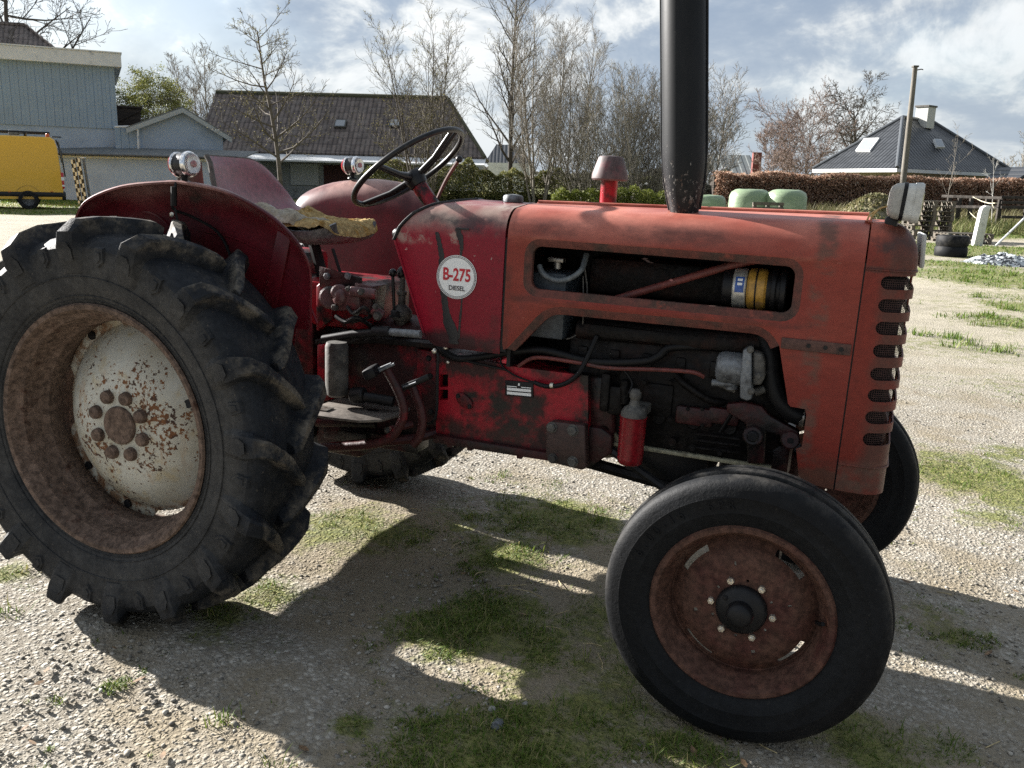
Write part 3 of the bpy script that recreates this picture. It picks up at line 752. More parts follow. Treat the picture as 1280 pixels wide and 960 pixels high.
def make_front_wheel():
    pr = [(.030, -.030), (.058, -.030)]
    rad = [.058, .0725, .0795, .112, .122, .148, .158, .173, .180, .186]
    ys = {.058: -.030, .0725: -.030, .0795: -.030, .112: -.029, .122: -.028, .148: -.018, .158: -.010, .173: .003, .180: .008, .186: .008}
    t = MB(); n = 144
    V = {}
    for i, r in enumerate(rad):
        for k in range(n):
            a = 2 * PI * k / n; V[i, k] = t.v((r * math.cos(a), ys[r], r * math.sin(a)))
    for i in range(len(rad) - 1):
        for k in range(n):
            deg = (k + .5) * 360 / n
            if i == 6 and any(abs((deg - c + 180) % 360 - 180) < 15 for c in (143, 53, -37, -127)): continue
            if i == 1 and any(abs((deg - c + 180) % 360 - 180) < 2.6 for c in (86, 26, -34, -94, -154, 146)): continue
            if i == 3 and any(abs((deg - c + 180) % 360 - 180) < 2.0 for c in (104, 16, -70, -165)): continue
            t.f([V[i, k], V[i, (k + 1) % n], V[i + 1, (k + 1) % n], V[i + 1, k]])
    w = t.build('front_wheel', MAT['rim_front'], T, smooth=30, weld=False); solid(w, .005, 0)
    rp = [(.221, -.056), (.226, -.062), (.222, -.0665), (.212, -.066), (.206, -.058), (.203, -.046), (.199, -.041), (.196, -.030), (.188, -.018), (.186, -.006), (.186, .02), (.199, .041), (.203, .046), (.212, .066), (.226, .062)]
    solid(rev(rp, 96).build('rim', MAT['rim_front'], w, smooth=30), .003, 0)
    tp = [(.216, .054), (.226, .061), (.250, .0745), (.262, .0785), (.264, .0795), (.2665, .0790), (.285, .0815), (.300, .0825), (.304, .0835), (.307, .0823), (.322, .0795), (.336, .073), (.3435, .066), (.347, .058), (.3485, .048), (.349, .036), (.346, .034), (.327, .030), (.327, .021), (.349, .017), (.352, .015)]
    prof = [(r, -y) for r, y in tp] + [(.354, 0)] + [(r, y) for r, y in tp[::-1]]
    tb = rev(prof, 128)
    tb.build('tyre', MAT['tyre_front'], w, smooth=32)
    t = MB(); t.lathe([(.062, .0), (.064, .006), (.062, .016), (.054, .024), (.040, .027), (.033, .030), (.032, .048), (.028, .056), (.018, .061), (0, .062)], (0, -.030, 0), (0, -1, 0), 36); hub = t.build('hub', MAT['black'], w)
    t = MB(); hexnut(t, -.040, -.052, .030, .007, .006, washer=False); t.build('grease_cap', MAT['black'], hub)
    for k in range(6):
        a = R(56 + 60 * k); t = MB(); hexnut(t, .0765 * math.cos(a), -.0305, .0765 * math.sin(a), .0098, .011); t.build('wheel_nut', MAT['nut'], w)
    t = MB(); t.tube([(.178, -.028, .006), (.186, -.05, .012), (.194, -.062, .02)], .0055, 8); t.build('valve_stem', MAT['rubber'], w)
    return w
fw = make_front_wheel(); fw.location = (1.805, -0.570, 0.3570); fw.rotation_euler = (0, 0, R(-1.6))
fw2 = dup(fw); fw2.location = (1.928, 0.640, 0.3650); fw2.scale = (1, -1, 1); fw2.rotation_euler = (0, R(20), R(-1.6))

# raised lettering on the front tyre's side wall
def arc_text(body, r, a_mid, h, step, par, y):
    dg = None; out = []
    for i, ch in enumerate(body):
        if ch == ' ': continue
        a = a_mid + (len(body) / 2 - i - 0.5) * step
        cu = bpy.data.curves.new('letter', 'FONT'); cu.body = ch; cu.align_x = 'CENTER'; cu.align_y = 'CENTER'; cu.extrude = 0.02; cu.size = 1
        tmp = bpy.data.objects.new('letter', cu); COL.objects.link(tmp); dg = bpy.context.evaluated_depsgraph_get(); me = bpy.data.meshes.new_from_object(tmp.evaluated_get(dg))
        bpy.data.objects.remove(tmp); bpy.data.curves.remove(cu)
        m = Matrix.Translation((r * math.cos(a), y, r * math.sin(a))) @ Matrix.Rotation(-(a - PI / 2), 4, 'Y') @ Euler((R(90), 0, 0)).to_matrix().to_4x4() @ Matrix.Diagonal((h, h * 1.3, 0.14, 1))
        me.transform(m); out.append(me)
    bm = bmesh.new()
    for me in out: bm.from_mesh(me); bpy.data.meshes.remove(me)
    tb = par.data; bm.from_mesh(tb); bm.to_mesh(tb); bm.free()
arc_text('6.00-16  6PR', .285, R(128), .026, R(5.2), [c for c in fw.children if c.name.startswith('tyre')][0], -.0815)

# ---------------------------------------------------------------- fenders
def make_fender(dz):
    pix = [(99, 330, -.60), (92, 292, -.60), (95, 268, -.60), (110, 248, -.60), (150, 232, -.60), (200, 226.5, -.60), (230, 227, -.60), (280, 238, -.595), (330, 264, -.575), (365, 295, -.550), (383, 323, -.530), (388.5, 345, -.520), (389, 380, -.516), (389, 414, -.514)]
    ctl = [on_side(px, py, y) for px, py, y in pix]
    lip = smooth_path(ctl, 5); n = len(lip); rows = []
    f = MB()
    for i, p in enumerate(lip):
        t = lip[min(i + 1, n - 1)] - lip[max(i - 1, 0)]; t.y = 0; t.normalize(); inn = Vector((t.z, 0, -t.x))
        k = (-p.y - .50) / .10
        row = []
        for (y, o) in ((-.600, .008), (-.602, .003), (-.598, 0), (-.585, .000), (-.567, .006), (-.550, .016), (-.533, .030), (-.519, .048), (-.508, .072), (-.502, .100), (-.500, .135)):
            q = Vector((p.x, -.50 + (y + .50) * k, p.z + dz)) + inn * o * (.35 + .65 * k); row.append(q)
        q = row[-1]
        row.append(Vector((q.x * .97 + .004, -.499, max(.86, q.z - .20 if q.z > 1.08 else .86))))
        row.append(Vector((max(-.30, min(.455, q.x * .95)), -.499, .80)))
        rows.append(row)
    f.grid(rows)
    return f
fd = solid(make_fender(0).build('fender', MAT['fender'], T, smooth=50), 0.0025, 0)
fd2 = make_fender(.030).mirror_y()
# keep only the mirrored copy
for v in [v for v in fd2.bm.verts if v.co.y < 0]: fd2.bm.verts.remove(v)
fd2 = solid(fd2.build('fender', MAT['fender'], T, smooth=50), 0.0025, 0)
# pressed crease and brace on the near fender's inner face
b = MB(); b.tube(smooth_path([(.10, -.503, 1.17), (.22, -.503, 1.155), (.34, -.503, 1.11), (.44, -.503, 1.03), (.50, -.503, .93)]), .004, 6); b.build('pressed_crease', MAT['fender'], fd)
b = MB(); b.box((.36, -.506, 1.06), (.05, .010, .26), (0, R(14), 0), bevel=.004); b.build('brace', MAT['fender'], fd)
b = MB(); b.tube(smooth_path([(-.25, -.505, 1.12), (-.19, -.505, 1.19), (-.12, -.505, 1.215), (-.05, -.505, 1.19), (.01, -.505, 1.12), (.04, -.505, 1.05)]), .004, 6); b.build('pressed_crease', MAT['fender'], fd)
hole = M('fender_hole_light', (0.62, 0.56, 0.42), 0.9)
for px, py, r in ((196, 257, .010), (215, 268, .008)):
    b = MB(); p = on_side(px, py, -.5035); b.lathe([(r, -.003), (r, .002), (r * .6, .003), (0, .003)], p, (0, -1, 0), 12); b.build('bolt', MAT['nut'], fd)

def fender_lamp(y, x, z, lean, par, sg):
    ax = Vector((1, 0, .08)).normalized(); c = Vector((x, y, z))
    t = MB(); t.lathe([(0.0, -.034), (.018, -.032), (.028, -.024), (.033, -.014), (.0335, .016), (.031, .018)], c, ax, 28); o = t.build('fender_lamp', MAT['black_gloss'], par)
    t = MB(); t.lathe([(.033, .014), (.0365, .015), (.0375, .021), (.0355, .027), (.030, .030)], c, ax, 32); t.build('bezel', MAT['chrome'], o)
    t = MB(); t.lathe([(.032, -.0255), (.0365, -.024), (.0365, -.019), (.033, -.017)], c, ax, 32); t.build('bezel', MAT['chrome'], o)
    t = MB(); t.lathe([(.0325, .027), (.030, .036), (.022, .043), (.010, .0465), (0, .047)], c, ax, 28, caps=False); t.build('lens', MAT['lens'], o)
    t = MB(); t.lathe([(0, .024), (.012, .026), (.026, .031)], c, ax, 24, caps=False); t.build('reflector', MAT['chrome'], o)
    t = MB(); t.lathe([(.009, .026), (.009, .034), (0, .036)], c, ax, 12, caps=False); t.build('bulb', MAT['red_lens'], o)
    t = MB(); t.lathe([(.030, -.024), (.029, -.034), (.020, -.042), (0, -.045)], c, ax, 28, caps=False); t.build('tail_lens', MAT['red_lens'], o)
    t = MB(); t.cyl(c + Vector((0, 0, -.052)), c + Vector((0, 0, -.028)), .010); t.lathe([(.020, 0), (.018, .006), (.010, .008)], c + Vector((0, 0, -.054)), (0, 0, 1), 16); t.build('lamp_foot', MAT['rubber'], o)
    return o
fender_lamp(-.565, .082, 1.365, 0, fd, -1)
fender_lamp(.585, -.035, 1.397, 0, fd2, 1)
b = MB(); b.tube(smooth_path([(.082, -.60, 1.312), (.080, -.61, 1.27), (.075, -.605, 1.235), (.10, -.56, 1.215), (.16, -.515, 1.17), (.20, -.506, 1.09), (.21, -.506, 1.0)]), .0045, 6)
b.tube([(.080, -.608, 1.30), (.077, -.607, 1.245)], .009, 8); b.tube([(.078, -.605, 1.24), (.085, -.60, 1.195), (.10, -.60, 1.17)], .004, 6); b.build('lamp_cable', MAT['rubber'], fd)

# ---------------------------------------------------------------- seat
def pxs(px, py, y): return on_side(px, py, y)
b = MB(); rows = []
for (x, z, w) in ((.04, 1.185, .16), (.10, 1.150, .20), (.18, 1.132, .215), (.25, 1.122, .215), (.30, 1.126, .20), (.34, 1.138, .17), (.358, 1.154, .13)):
    row = []
    for k in range(17):
        t = -1 + 2 * k / 16; row.append(Vector((x, w * math.sin(t * PI / 2) - .04, z + .050 * abs(t) ** 3.0)))
    rows.append(row)
b.grid(rows); seat = solid(b.build('seat_pan', M('bare_grey_seat_pan', (0.13, 0.13, 0.135), 0.45, 0.3, layers=[((0.05, 0.045, 0.045), 14, 0.5, 0.68)]), T, smooth=60), .010)
def lump(pts, z0, z1, amp, seed, n=26, m=14, y0=-.24, y1=.15):
    """cushion: grid top with ragged edge"""
    rnd = random.Random(seed); from mathutils import noise as nz
    t = MB(); top = []; 
    for i in range(n + 1):
        u = i / n; r = []
        for j in range(m + 1):
            v = j / m
            x = pts[0] + (pts[1] - pts[0]) * u; y = y0 + (y1 - y0) * v
            e = min(min(u, 1 - u) * 7, min(v, 1 - v) * 6, 1); e = math.sqrt(max(0, e))
            hh = nz.noise(Vector((x * 14, y * 14, seed))) * amp + nz.noise(Vector((x * 60, y * 60, seed))) * amp * .9 + nz.noise(Vector((x * 120, y * 120, seed))) * amp * .6
            x2 = x + (1 - e) * 0 + nz.noise(Vector((y * 16, seed, u))) * .018; 
            corner = abs(2 * v - 1) ** 3 * .05
            x2 = x2 - corner * (u - .35)
            base = z0(x, y)
            r.append(Vector((x2, y, base + (z1 * e) + hh * (0.35 + .65 * e))))
        top.append(r)
    t.grid(top)
    return t
sp = lambda x, y: 1.142 + max(0, (.16 - x)) * .35 + max(0, x - .32) * .28 + .05 * abs((y + .04) / .21) ** 3
cu_ = lump((.03, .365), sp, .056, .008, 5, n=70, m=40).build('seat_cushion', MAT['foam'], seat, smooth=70)
lump((.06, .26), lambda x, y: sp(x, y) + .004, .061, .006, 9, n=44, m=26, y0=-.250, y1=.02).build('torn_cover', MAT['vinyl'], seat, smooth=70)
# backrest: a wide pressed shell with a rounded far corner
b = MB(); rows = []
NB = 22
for i in range(NB + 1):
    s_ = i / NB; y = -.262 + .50 * s_
    top = 1.398 - .17 * max(0, (s_ - .50) / .50) ** 2.3
    xb = -.085 + .045 * (2 * s_ - 1) ** 2
    row = []
    for k in range(9):
        v = k / 8; z = 1.215 + (top - 1.215) * v
        row.append(Vector((xb - .035 * v + .05 * (1 - v) ** 4 * (1 if i > 2 else .3) + (.010 * (v > .93)) * -1, y, z)))
    rows.append(row)
b.grid(rows); back = solid(b.build('backrest', MAT['seat_red'], T, smooth=50), .006, 0)
b = MB(); b.tube([rows[0][k] for k in range(9)], .009, 8); b.tube([r[-1] for r in rows], .0045, 6); b.build('backrest_edging', MAT['grey'], back)
b = MB(); b.box((-.175, -.235, 1.315), (.055, .07, .12), (0, R(-6), 0), bevel=.004); b.build('tool_box', MAT['wood_dark'], T)
b = MB(); b.tube([(.20, -.06, 1.12), (.24, -.06, 1.0), (.30, -.05, .93)], .020, 8); b.tube([(.35, -.18, 1.12), (.385, -.18, 1.03)], .006, 6); b.build('seat_support', MAT['black'], T)

# ---------------------------------------------------------------- steering
sc_ = Vector((.528, 0, 1.393)); e1 = Vector((.79, 0, .613)); e2 = Vector((0, 1, 0)); nn = Vector((-.613, 0, .79))
b = MB(); b.tube([sc_ + (e1 * math.cos(2 * PI * k / 64) + e2 * math.sin(2 * PI * k / 64)) * .210 for k in range(64)], .0098, 12, closed=True)
stw = b.build('steering_wheel', MAT['black_gloss'], T, smooth=60)
hubp = sc_ - nn * .040
for d in (e1, -e1, -e2):
    b = MB(); side = d.cross(nn).normalized()
    for o in ((-.010, .010) if abs(d.x) > .1 else (0,)):
        b.tube([hubp + d * .02 + side * o, hubp + d * .10 + nn * .010 + side * o * 1.1, sc_ + d * .207 + side * o * 1.6], [.010, .008, .0075] if abs(d.x) > .1 else [.017, .0115, .0105], 8, flat=.75)
    b.build('spoke', MAT['black_gloss'], stw, smooth=60)
b = MB(); b.lathe([(.020, -.035), (.030, -.030), (.036, -.010), (.036, .010), (.028, .022), (.012, .026), (0, .026)], hubp, nn, 24); b.build('hub', MAT['black_gloss'], stw)
b = MB(); b.tube([hubp - nn * .02, hubp - nn * .28], [.026, .030], 16); b.build('steering_column', MAT['crimson'], T)
b = MB(); l0 = pxs(574, 199, .03); l1 = pxs(540, 254, .03); b.tube(smooth_path([l0, l0.lerp(l1, .5), l1 + Vector((0, 0, -.03))]), .0065, 8); lv = b.build('throttle_lever', MAT['pipe_red'], T)
b = MB(); b.sphere(l0, .012, 12); b.build('lever_knob', MAT['black_gloss'], lv)
# ---------------------------------------------------------------- castings, engine and controls
def P3(px, py, y): return on_side(px, py, y)
def bolt(t, p, r=.011, h=.010, ax=(0, -1, 0)): hexnut(t, p[0], p[1], p[2], r, h, ax, washer=True, stud=False)
def bolts(items, par, mat, h=.010, ax=(0, -1, 0)):
    for p, r in items:
        t = MB(); bolt(t, p, r, h, ax); t.build('bolt', mat, par)
def side_prism(name, pxl, y0, y1, mat, par, bevel=.006, ref=None):
    t = MB(); poly = [(q.x, q.z) for q in (on_side(px, py, min(y0, y1) if ref is None else ref) for px, py in pxl)]
    t.prism(poly, XZW, y0, y1, bevel=bevel); return t.build(name, mat, par, smooth=45)

# rear axle housing and lift case
b = MB(); b.box((.02, 0, .66), (.52, .36, .44), bevel=.04); b.box((.33, 0, .60), (.24, .30, .40), bevel=.02)
b.lathe([(.10, -.46), (.12, -.40), (.11, -.25), (.17, -.17), (.17, .17), (.11, .25), (.12, .40), (.10, .46)], (0, 0, .605), (0, 1, 0), 28)
rear_ax = b.build('rear_axle_housing', MAT['greasy'], T)
b = MB(); b.lathe([(.045, -.66), (.045, .66)], (0, 0, .605), (0, 1, 0), 20); b.build('axle_shaft', MAT['engine'], rear_ax)
b = MB(); b.box((.16, 0, .93), (.62, .34, .16), bevel=.03); b.box((.02, 0, 1.03), (.26, .26, .12), bevel=.03); lift = b.build('lift_housing', MAT['crimson'], T)
# the tangle of the hydraulic control valve
vy = -.205
b = MB(); q = [P3(400, 333, vy), P3(452, 347, vy), P3(452, 374, vy), P3(400, 358, vy)]
b.prism([(p.x, p.z) for p in q], XZW, vy - .005, vy + .006, bevel=.002); vp = b.build('lift_bracket', MAT['greasy'], T)
bolts([(P3(409, 345, vy - .006), .010), (P3(435, 345, vy - .006), .010)], vp, MAT['alu'], .009)
side_prism('valve_shield', [(393, 358), (402, 350), (413, 360), (413, 400), (393, 415)], vy + .01, vy + .05, MAT['crimson'], lift, .004, ref=vy)
b = MB(); b.cyl(P3(413, 372, vy - .03), P3(413, 372, vy + .10), .038, 24, .006); b.cyl(P3(424, 366, vy - .05), P3(424, 366, vy + .1), .028, 16, .004)
b.box(P3(440, 372, vy), (.085, .09, .075), (0, R(-8), R(10)), bevel=.008); b.box(P3(462, 372, vy + .04), (.07, .10, .10), (0, R(6), 0), bevel=.008)
b.cyl(P3(438, 364, vy - .05), P3(470, 368, vy - .03), .017, 14, .003); b.cyl(P3(465, 386, vy - .04), P3(478, 395, vy - .02), .017, 14, .003)
b.sphere(P3(425, 372, vy - .045), .025, 12, (1, .8, 1.2))
val = b.build('control_valve', M('oily_valve_casting', (0.09, 0.035, 0.035), 0.45, layers=[((0.16, 0.012, 0.018), 12, .54, .66), (OIL, 12, .5, .62, 6, .3), ((0.12, 0.11, 0.10), 20, .6, .7)], bump=(60, .4, .006)), T)
bolts([(P3(px, py, vy - .052), r) for px, py, r in ((436, 361, .008), (452, 365, .010), (419, 384, .010), (446, 391, .008), (470, 383, .008), (472, 395, .012))], val, MAT['grey'], .012)
b = MB(); b.tube(smooth_path([P3(434, 383, vy - .05), P3(442, 392, vy - .06), P3(455, 384, vy - .06), P3(462, 396, vy - .03), P3(440, 402, vy - .02)]), .006, 8)
b.tube(smooth_path([P3(420, 395, vy - .04), P3(432, 402, vy - .05), P3(446, 397, vy - .05), P3(463, 407, vy)]), .008, 8); b.build('valve_linkage', MAT['black'], val)
# grey upright sleeve below the fender
b = MB(); p0 = P3(421, 495, -.30); p1 = P3(421, 428, -.30)
b.lathe([(.0, 0), (.026, .0), (.035, .008), (.037, .05), (.037, .165), (.032, .178), (0, .178)], p0, p1 - p0, 24, caps=False); b.build('lift_arm_sleeve', MAT['grey'], T)

# gearbox
GBX = M('grimy_gearbox_casting', (0.030, 0.010, 0.010), 0.5, spec=.25, layers=[((0.17, 0.008, 0.014), 6, 0.52, 0.66, 8), (OIL, 6, 0.48, 0.62, 8, 0.35), ((0.06, 0.045, 0.032), 8, 0.6, 0.72, 8, .85)], bump=(45, .4, .008))
side_prism('gearbox_housing', [(395, 432), (470, 424), (532, 432), (545, 437), (548, 545), (500, 556), (395, 556)], -.16, .16, GBX, T, .012)
side_prism('axle_flange', [(396, 431), (412, 429), (412, 500), (396, 505)], -.21, -.15, MAT['crimson'], T, .005, ref=-.21)
side_prism('clutch_flange', [(521, 436), (545, 440), (547, 500), (546, 543), (530, 545), (528, 500), (520, 470)], -.185, -.15, GBX, T, .005, ref=-.185)
bolts([(P3(px, py, -.187), .008) for px, py in ((536, 448), (538, 470), (539, 515), (534, 538))], T.children[-1], MAT['black'], .007)
b = MB(); b.prism([(p.x, p.z) for p in (P3(395, 424, -.2), P3(470, 421, -.2), P3(543, 430, -.2), P3(546, 436, -.2), P3(470, 429, -.2), P3(395, 431, -.2))], XZW, -.205, .2, bevel=.002); b.build('gearbox_cover', MAT['engine'], T)
b = MB()
p = P3(505, 418, -.08)
rows = []
for (x, z, w) in ((.36, .845, .10), (.43, .862, .11), (.50, .895, .10), (.56, .912, .09), (.62, .905, .085), (.70, .885, .08), (.745, .86, .08)):
    rows.append([Vector((x, -.06 + w * math.cos(R(200 - 220 * k / 10)), z - .05 + .05 * math.sin(R(max(0, min(180, 200 - 220 * k / 10)))))) for k in range(11)])
b.grid(rows); b.build('gear_lever_housing', MAT['greasy'], T, smooth=60)
b = MB(); c0 = P3(502, 390, -.12)
b.lathe([(.016, -.05), (.020, -.03), (.030, -.025), (.036, -.012), (.034, .004), (.022, .018), (.013, .026), (.012, .055), (.016, .058), (.016, .068), (.010, .072), (.0085, .12)], c0, (0, 0, 1), 20, caps=False)
gl = b.build('gear_lever', MAT['grey'], T)
b = MB(); b.sphere(c0 + Vector((-.004, 0, .130)), .016, 12, (1, 1, 1.25)); b.build('lever_knob', MAT['black_gloss'], gl)
b = MB(); b.tube([P3(493, 394, -.16), P3(491, 345, -.16)], .0055, 8); l2 = b.build('range_lever', MAT['black'], T)
b = MB(); b.sphere(P3(491, 341, -.16), .0135, 12); b.build('lever_knob', MAT['black_gloss'], l2)
b = MB(); bolt(b, P3(494, 396, -.20), .017, .02, (0, 0, 1)); b.build('oil_plug', MAT['black'], T)
# cross shaft with bright sleeve
b = MB(); b.tube([P3(404, 424, -.26), P3(440, 418, -.26), P3(488, 414, -.26)], .0135, 12); b.cyl(P3(466, 414, -.26), P3(488, 415, -.26), .018, 14, .003); b.cyl(P3(470, 410, -.26), P3(474, 422, -.26), .010)
sh = b.build('control_shaft', MAT['black'], T)
b = MB(); b.cyl(P3(488, 415, -.26), P3(526, 418, -.26), .0125, 14); b.build('shaft_sleeve', MAT['alu'], sh)

# bell housing, bright crimson, with vents
bell_l = [(546, 440), (640, 458), (735, 470), (735, 572), (690, 571), (600, 557), (545, 549)]
poly = [(q.x, q.z) for q in (P3(px, py, -.20) for px, py in bell_l)]
b = MB(); 
vents = [[(q.x, q.z) for q in (P3(x0, y0, -.2), P3(x1, y0, -.2), P3(x1, y1, -.2), P3(x0, y1, -.2))] for x0, y0, x1, y1 in ((549, 468, 560, 484), (549, 487, 560, 500))]
b.fill([poly] + vents, lambda u, v: Vector((u, -.20, v)))
for v in vents:
    b.grid([[Vector((p[0], -.20, p[1])) for p in v], [Vector((p[0], -.17, p[1])) for p in v]], closed_u=True)
b.grid([[Vector((p[0], -.20, p[1])) for p in poly], [Vector((p[0], .20, p[1])) for p in poly]], closed_u=True)
b.fill([poly], lambda u, v: Vector((u, .20, v)))
bell = b.build('bell_housing', MAT['crimson'], T, smooth=30)
b = MB(); b.box((.95, 0, .68), (.44, .32, .24)); b.build('clutch_core', MAT['engine'], bell)
b = MB(); q = [P3(545, 541, -.2), P3(600, 550, -.2), P3(690, 564, -.2), P3(690, 574, -.2), P3(600, 560, -.2), P3(545, 551, -.2)]
b.prism([(p.x, p.z) for p in q], XZW, -.225, .2, bevel=.003)
for px, py in ((563, 552), (588, 556), (650, 566)): b.box(P3(px, py + 3, -.215), (.018, .018, .02), bevel=.003)
b.build('bell_flange', MAT['greasy'], bell)
# oval inspection cover, drawn on the skew
b = MB(); c = P3(581, 501, -.2); qd = Matrix.Rotation(R(35), 3, 'Y')
pts = []
for k in range(28):
    a = 2 * PI * k / 28; v = qd @ Vector((.034 * math.cos(a) * (1 if abs(math.cos(a)) > .6 else .95), 0, .020 * math.sin(a))); pts.append((c.x + v.x, c.z + v.z))
b.prism(pts, XZW, -.207, -.199, bevel=.002); oc = b.build('inspection_cover', MAT['greasy'], bell)
for sg in (-1, 1):
    v = qd @ Vector((.025 * sg, 0, 0)); bolts([((c.x + v.x, -.207, c.z + v.z), .006)], oc, MAT['black'], .006)
# data plate
b = MB(); q = [P3(632, 475, -.2), P3(667, 478, -.2), P3(667, 497, -.2), P3(632, 494, -.2)]
b.prism([(p.x, p.z) for p in q], XZW, -.2045, -.199, bevel=.0008); dp = b.build('data_plate', MAT['black'], bell)
b = MB(); w0 = q[1] - q[0]; h0 = q[3] - q[0]
for f0, f1 in ((.46, .64), (.72, .90)):
    pts = [q[0] + w0 * u + h0 * v for u, v in ((.07, f0), (.93, f0), (.93, f1), (.07, f1))]
    b.prism([(p.x, p.z) for p in pts], XZW, -.2052, -.2046)
b.prism([(p.x, p.z) for p in (q[0] + w0 * .47 + h0 * .12, q[0] + w0 * .53 + h0 * .12, q[0] + w0 * .53 + h0 * .28, q[0] + w0 * .47 + h0 * .28)], XZW, -.2052, -.2046)
for u0, u1, v in ((.07, .42, .34), (.58, .93, .34)):
    pts = [q[0] + w0 * u + h0 * vv for u, vv in ((u0, v), (u1, v), (u1, v + .05), (u0, v + .05))]
    b.prism([(p.x, p.z) for p in pts], XZW, -.2052, -.2046)
b.build('data_plate_field', MAT['plate_white'], dp, smooth=0)
# bracket plate with four bolts
bp = side_prism('mounting_bracket', [(682, 531), (690, 527), (731, 532), (733, 585), (727, 588), (690, 579), (682, 572)], -.235, -.195, M('brown_bracket_casting', (0.045, 0.022, 0.018), 0.6, layers=[((0.10, 0.016, 0.018), 9, .6, .72), (OIL, 8, .5, .65)], bump=(50, .3, .006)), T, .005, ref=-.235)
side_prism('bracket_web', [(731, 533), (752, 536), (765, 545), (765, 566), (733, 587)], -.19, -.10, MAT['greasy'], bp, .004, ref=-.19)
bolts([(P3(px, py, -.2355), r) for px, py, r in ((690, 534, .014), (716, 538, .015), (716, 577, .014), (691, 573, .013))], bp, MAT['grey'], .013)
b = MB(); b.lathe([(.045, 0), (.05, .02), (.05, .10), (0, .11)], P3(757, 555, -.16) + Vector((0, 0, 0)), (0, 1, 0), 20); b.build('starter_cap', MAT['primer'], T)
side_prism('starter_motor', [(735, 470), (762, 470), (768, 490), (768, 545), (752, 550), (735, 535)], -.17, -.05, MAT['greasy'], T, .01)

# engine block, head, fuel tank and battery under the hood
b = MB(); b.box((1.50, 0, .76), (.66, .30, .34), bevel=.02); b.box((1.50, 0, .985), (.60, .22, .12), bevel=.015); b.box((1.47, .0, 1.10), (.55, .16, .12), bevel=.03)
eng = b.build('engine_block', MAT['engine'], T)
for i in range(5):
    b = MB(); b.cyl((1.26 + i * .105, -.158, .70), (1.26 + i * .105, -.146, .70), .022, 16, .003); b.build('core_plug', MAT['engine'], eng)
for i in range(6):
    b = MB(); b.box((1.22 + i * .10, -.151, .865), (.03, .016, .05), bevel=.005); b.build('casting_lug', MAT['engine'], eng)
for x, z, r in ((1.31, .64, .016), (1.52, .635, .012)):
    b = MB(); b.cyl((x, -.17, z), (x, -.14, z), r, 12); b.build('drain_plug', MAT['engine'], eng)
b = MB(); b.box((1.50, -.158, .60), (.62, .02, .012), bevel=.003); b.build('pan_flange', MAT['primer'], eng)
b = MB(); b.tube([(1.20, -.15, .94), (1.75, -.15, .955)], .03, 12); b.box((1.47, -.16, .945), (.5, .04, .04), bevel=.01); b.build('manifold', MAT['engine'], eng)
# oil pan
b = MB(); q = [P3(779, 545, -.13), P3(779, 590, -.13), P3(784, 600, -.13), P3(800, 605, -.13), P3(850, 604, -.13), P3(884, 588, -.13), P3(890, 548, -.13)]
b.prism([(p.x, p.z) for p in q], XZW, -.13, .13, bevel=.02); b.build('oil_pan', MAT['black'], T)
b = MB(); b.box((1.42, 0, .60), (.14, .24, .11), bevel=.02); b.build('sump_rear', MAT['black'], T)
# oil filter
c = P3(787, 578, -.235); top = P3(787, 518, -.235); L = top.z - c.z; c.z -= .004
b = MB(); b.lathe([(.0, 0), (.030, .0), (.036, .005), (.038, .02), (.039, L - .006), (.041, L), (.0, L + .004)], c, (0, 0, 1), 28, caps=False); of = b.build('oil_filter', MAT['filter_red'], T, smooth=50)
b = MB(); b.lathe([(.038, L), (.038, L + .012), (.030, L + .026), (.017, L + .034), (.013, L + .05), (.017, L + .058), (.017, L + .072), (.010, L + .082), (0, L + .083)], c, (0, 0, 1), 20, caps=False); b.box(c + Vector((.01, .05, L + .015)), (.05, .12, .03), bevel=.006)
b.build('filter_head', MAT['grey'], of)
# fuel pump, grey alloy body with flange
py_ = -.185
b = MB(); a0, a1 = P3(896, 458, py_), P3(936, 462, py_)
b.lathe([(0, -.004), (.030, 0), (.042, .006), (.046, .02), (.046, (a1 - a0).length)], a0, a1 - a0, 24, caps=False); b.cyl(P3(915, 470, py_), P3(915, 486, py_), .017); b.cyl(P3(890, 478, py_ - .01), P3(915, 480, py_ - .01), .010)
pump = b.build('injection_pump', MAT['alu'], T, smooth=50)
side_prism('pump_flange', [(932, 433), (942, 431), (942, 494), (936, 496), (928, 492), (928, 470)], py_ - .06, py_ + .05, MAT['alu'], pump, .004, ref=py_)
side_prism('pump_cover', [(943, 436), (955, 440), (958, 450), (958, 468), (953, 478), (943, 478)], py_ - .045, py_ + .05, MAT['grey'], pump, .007, ref=py_)
bolts([(P3(px, py, py_ - .061), .008) for px, py in ((938, 437), (939, 489), (948, 470))], pump, MAT['grey'], .008)
b = MB(); b.cyl(P3(944, 490, py_), P3(957, 486, py_), .012); b.build('union', MAT['grey'], pump)
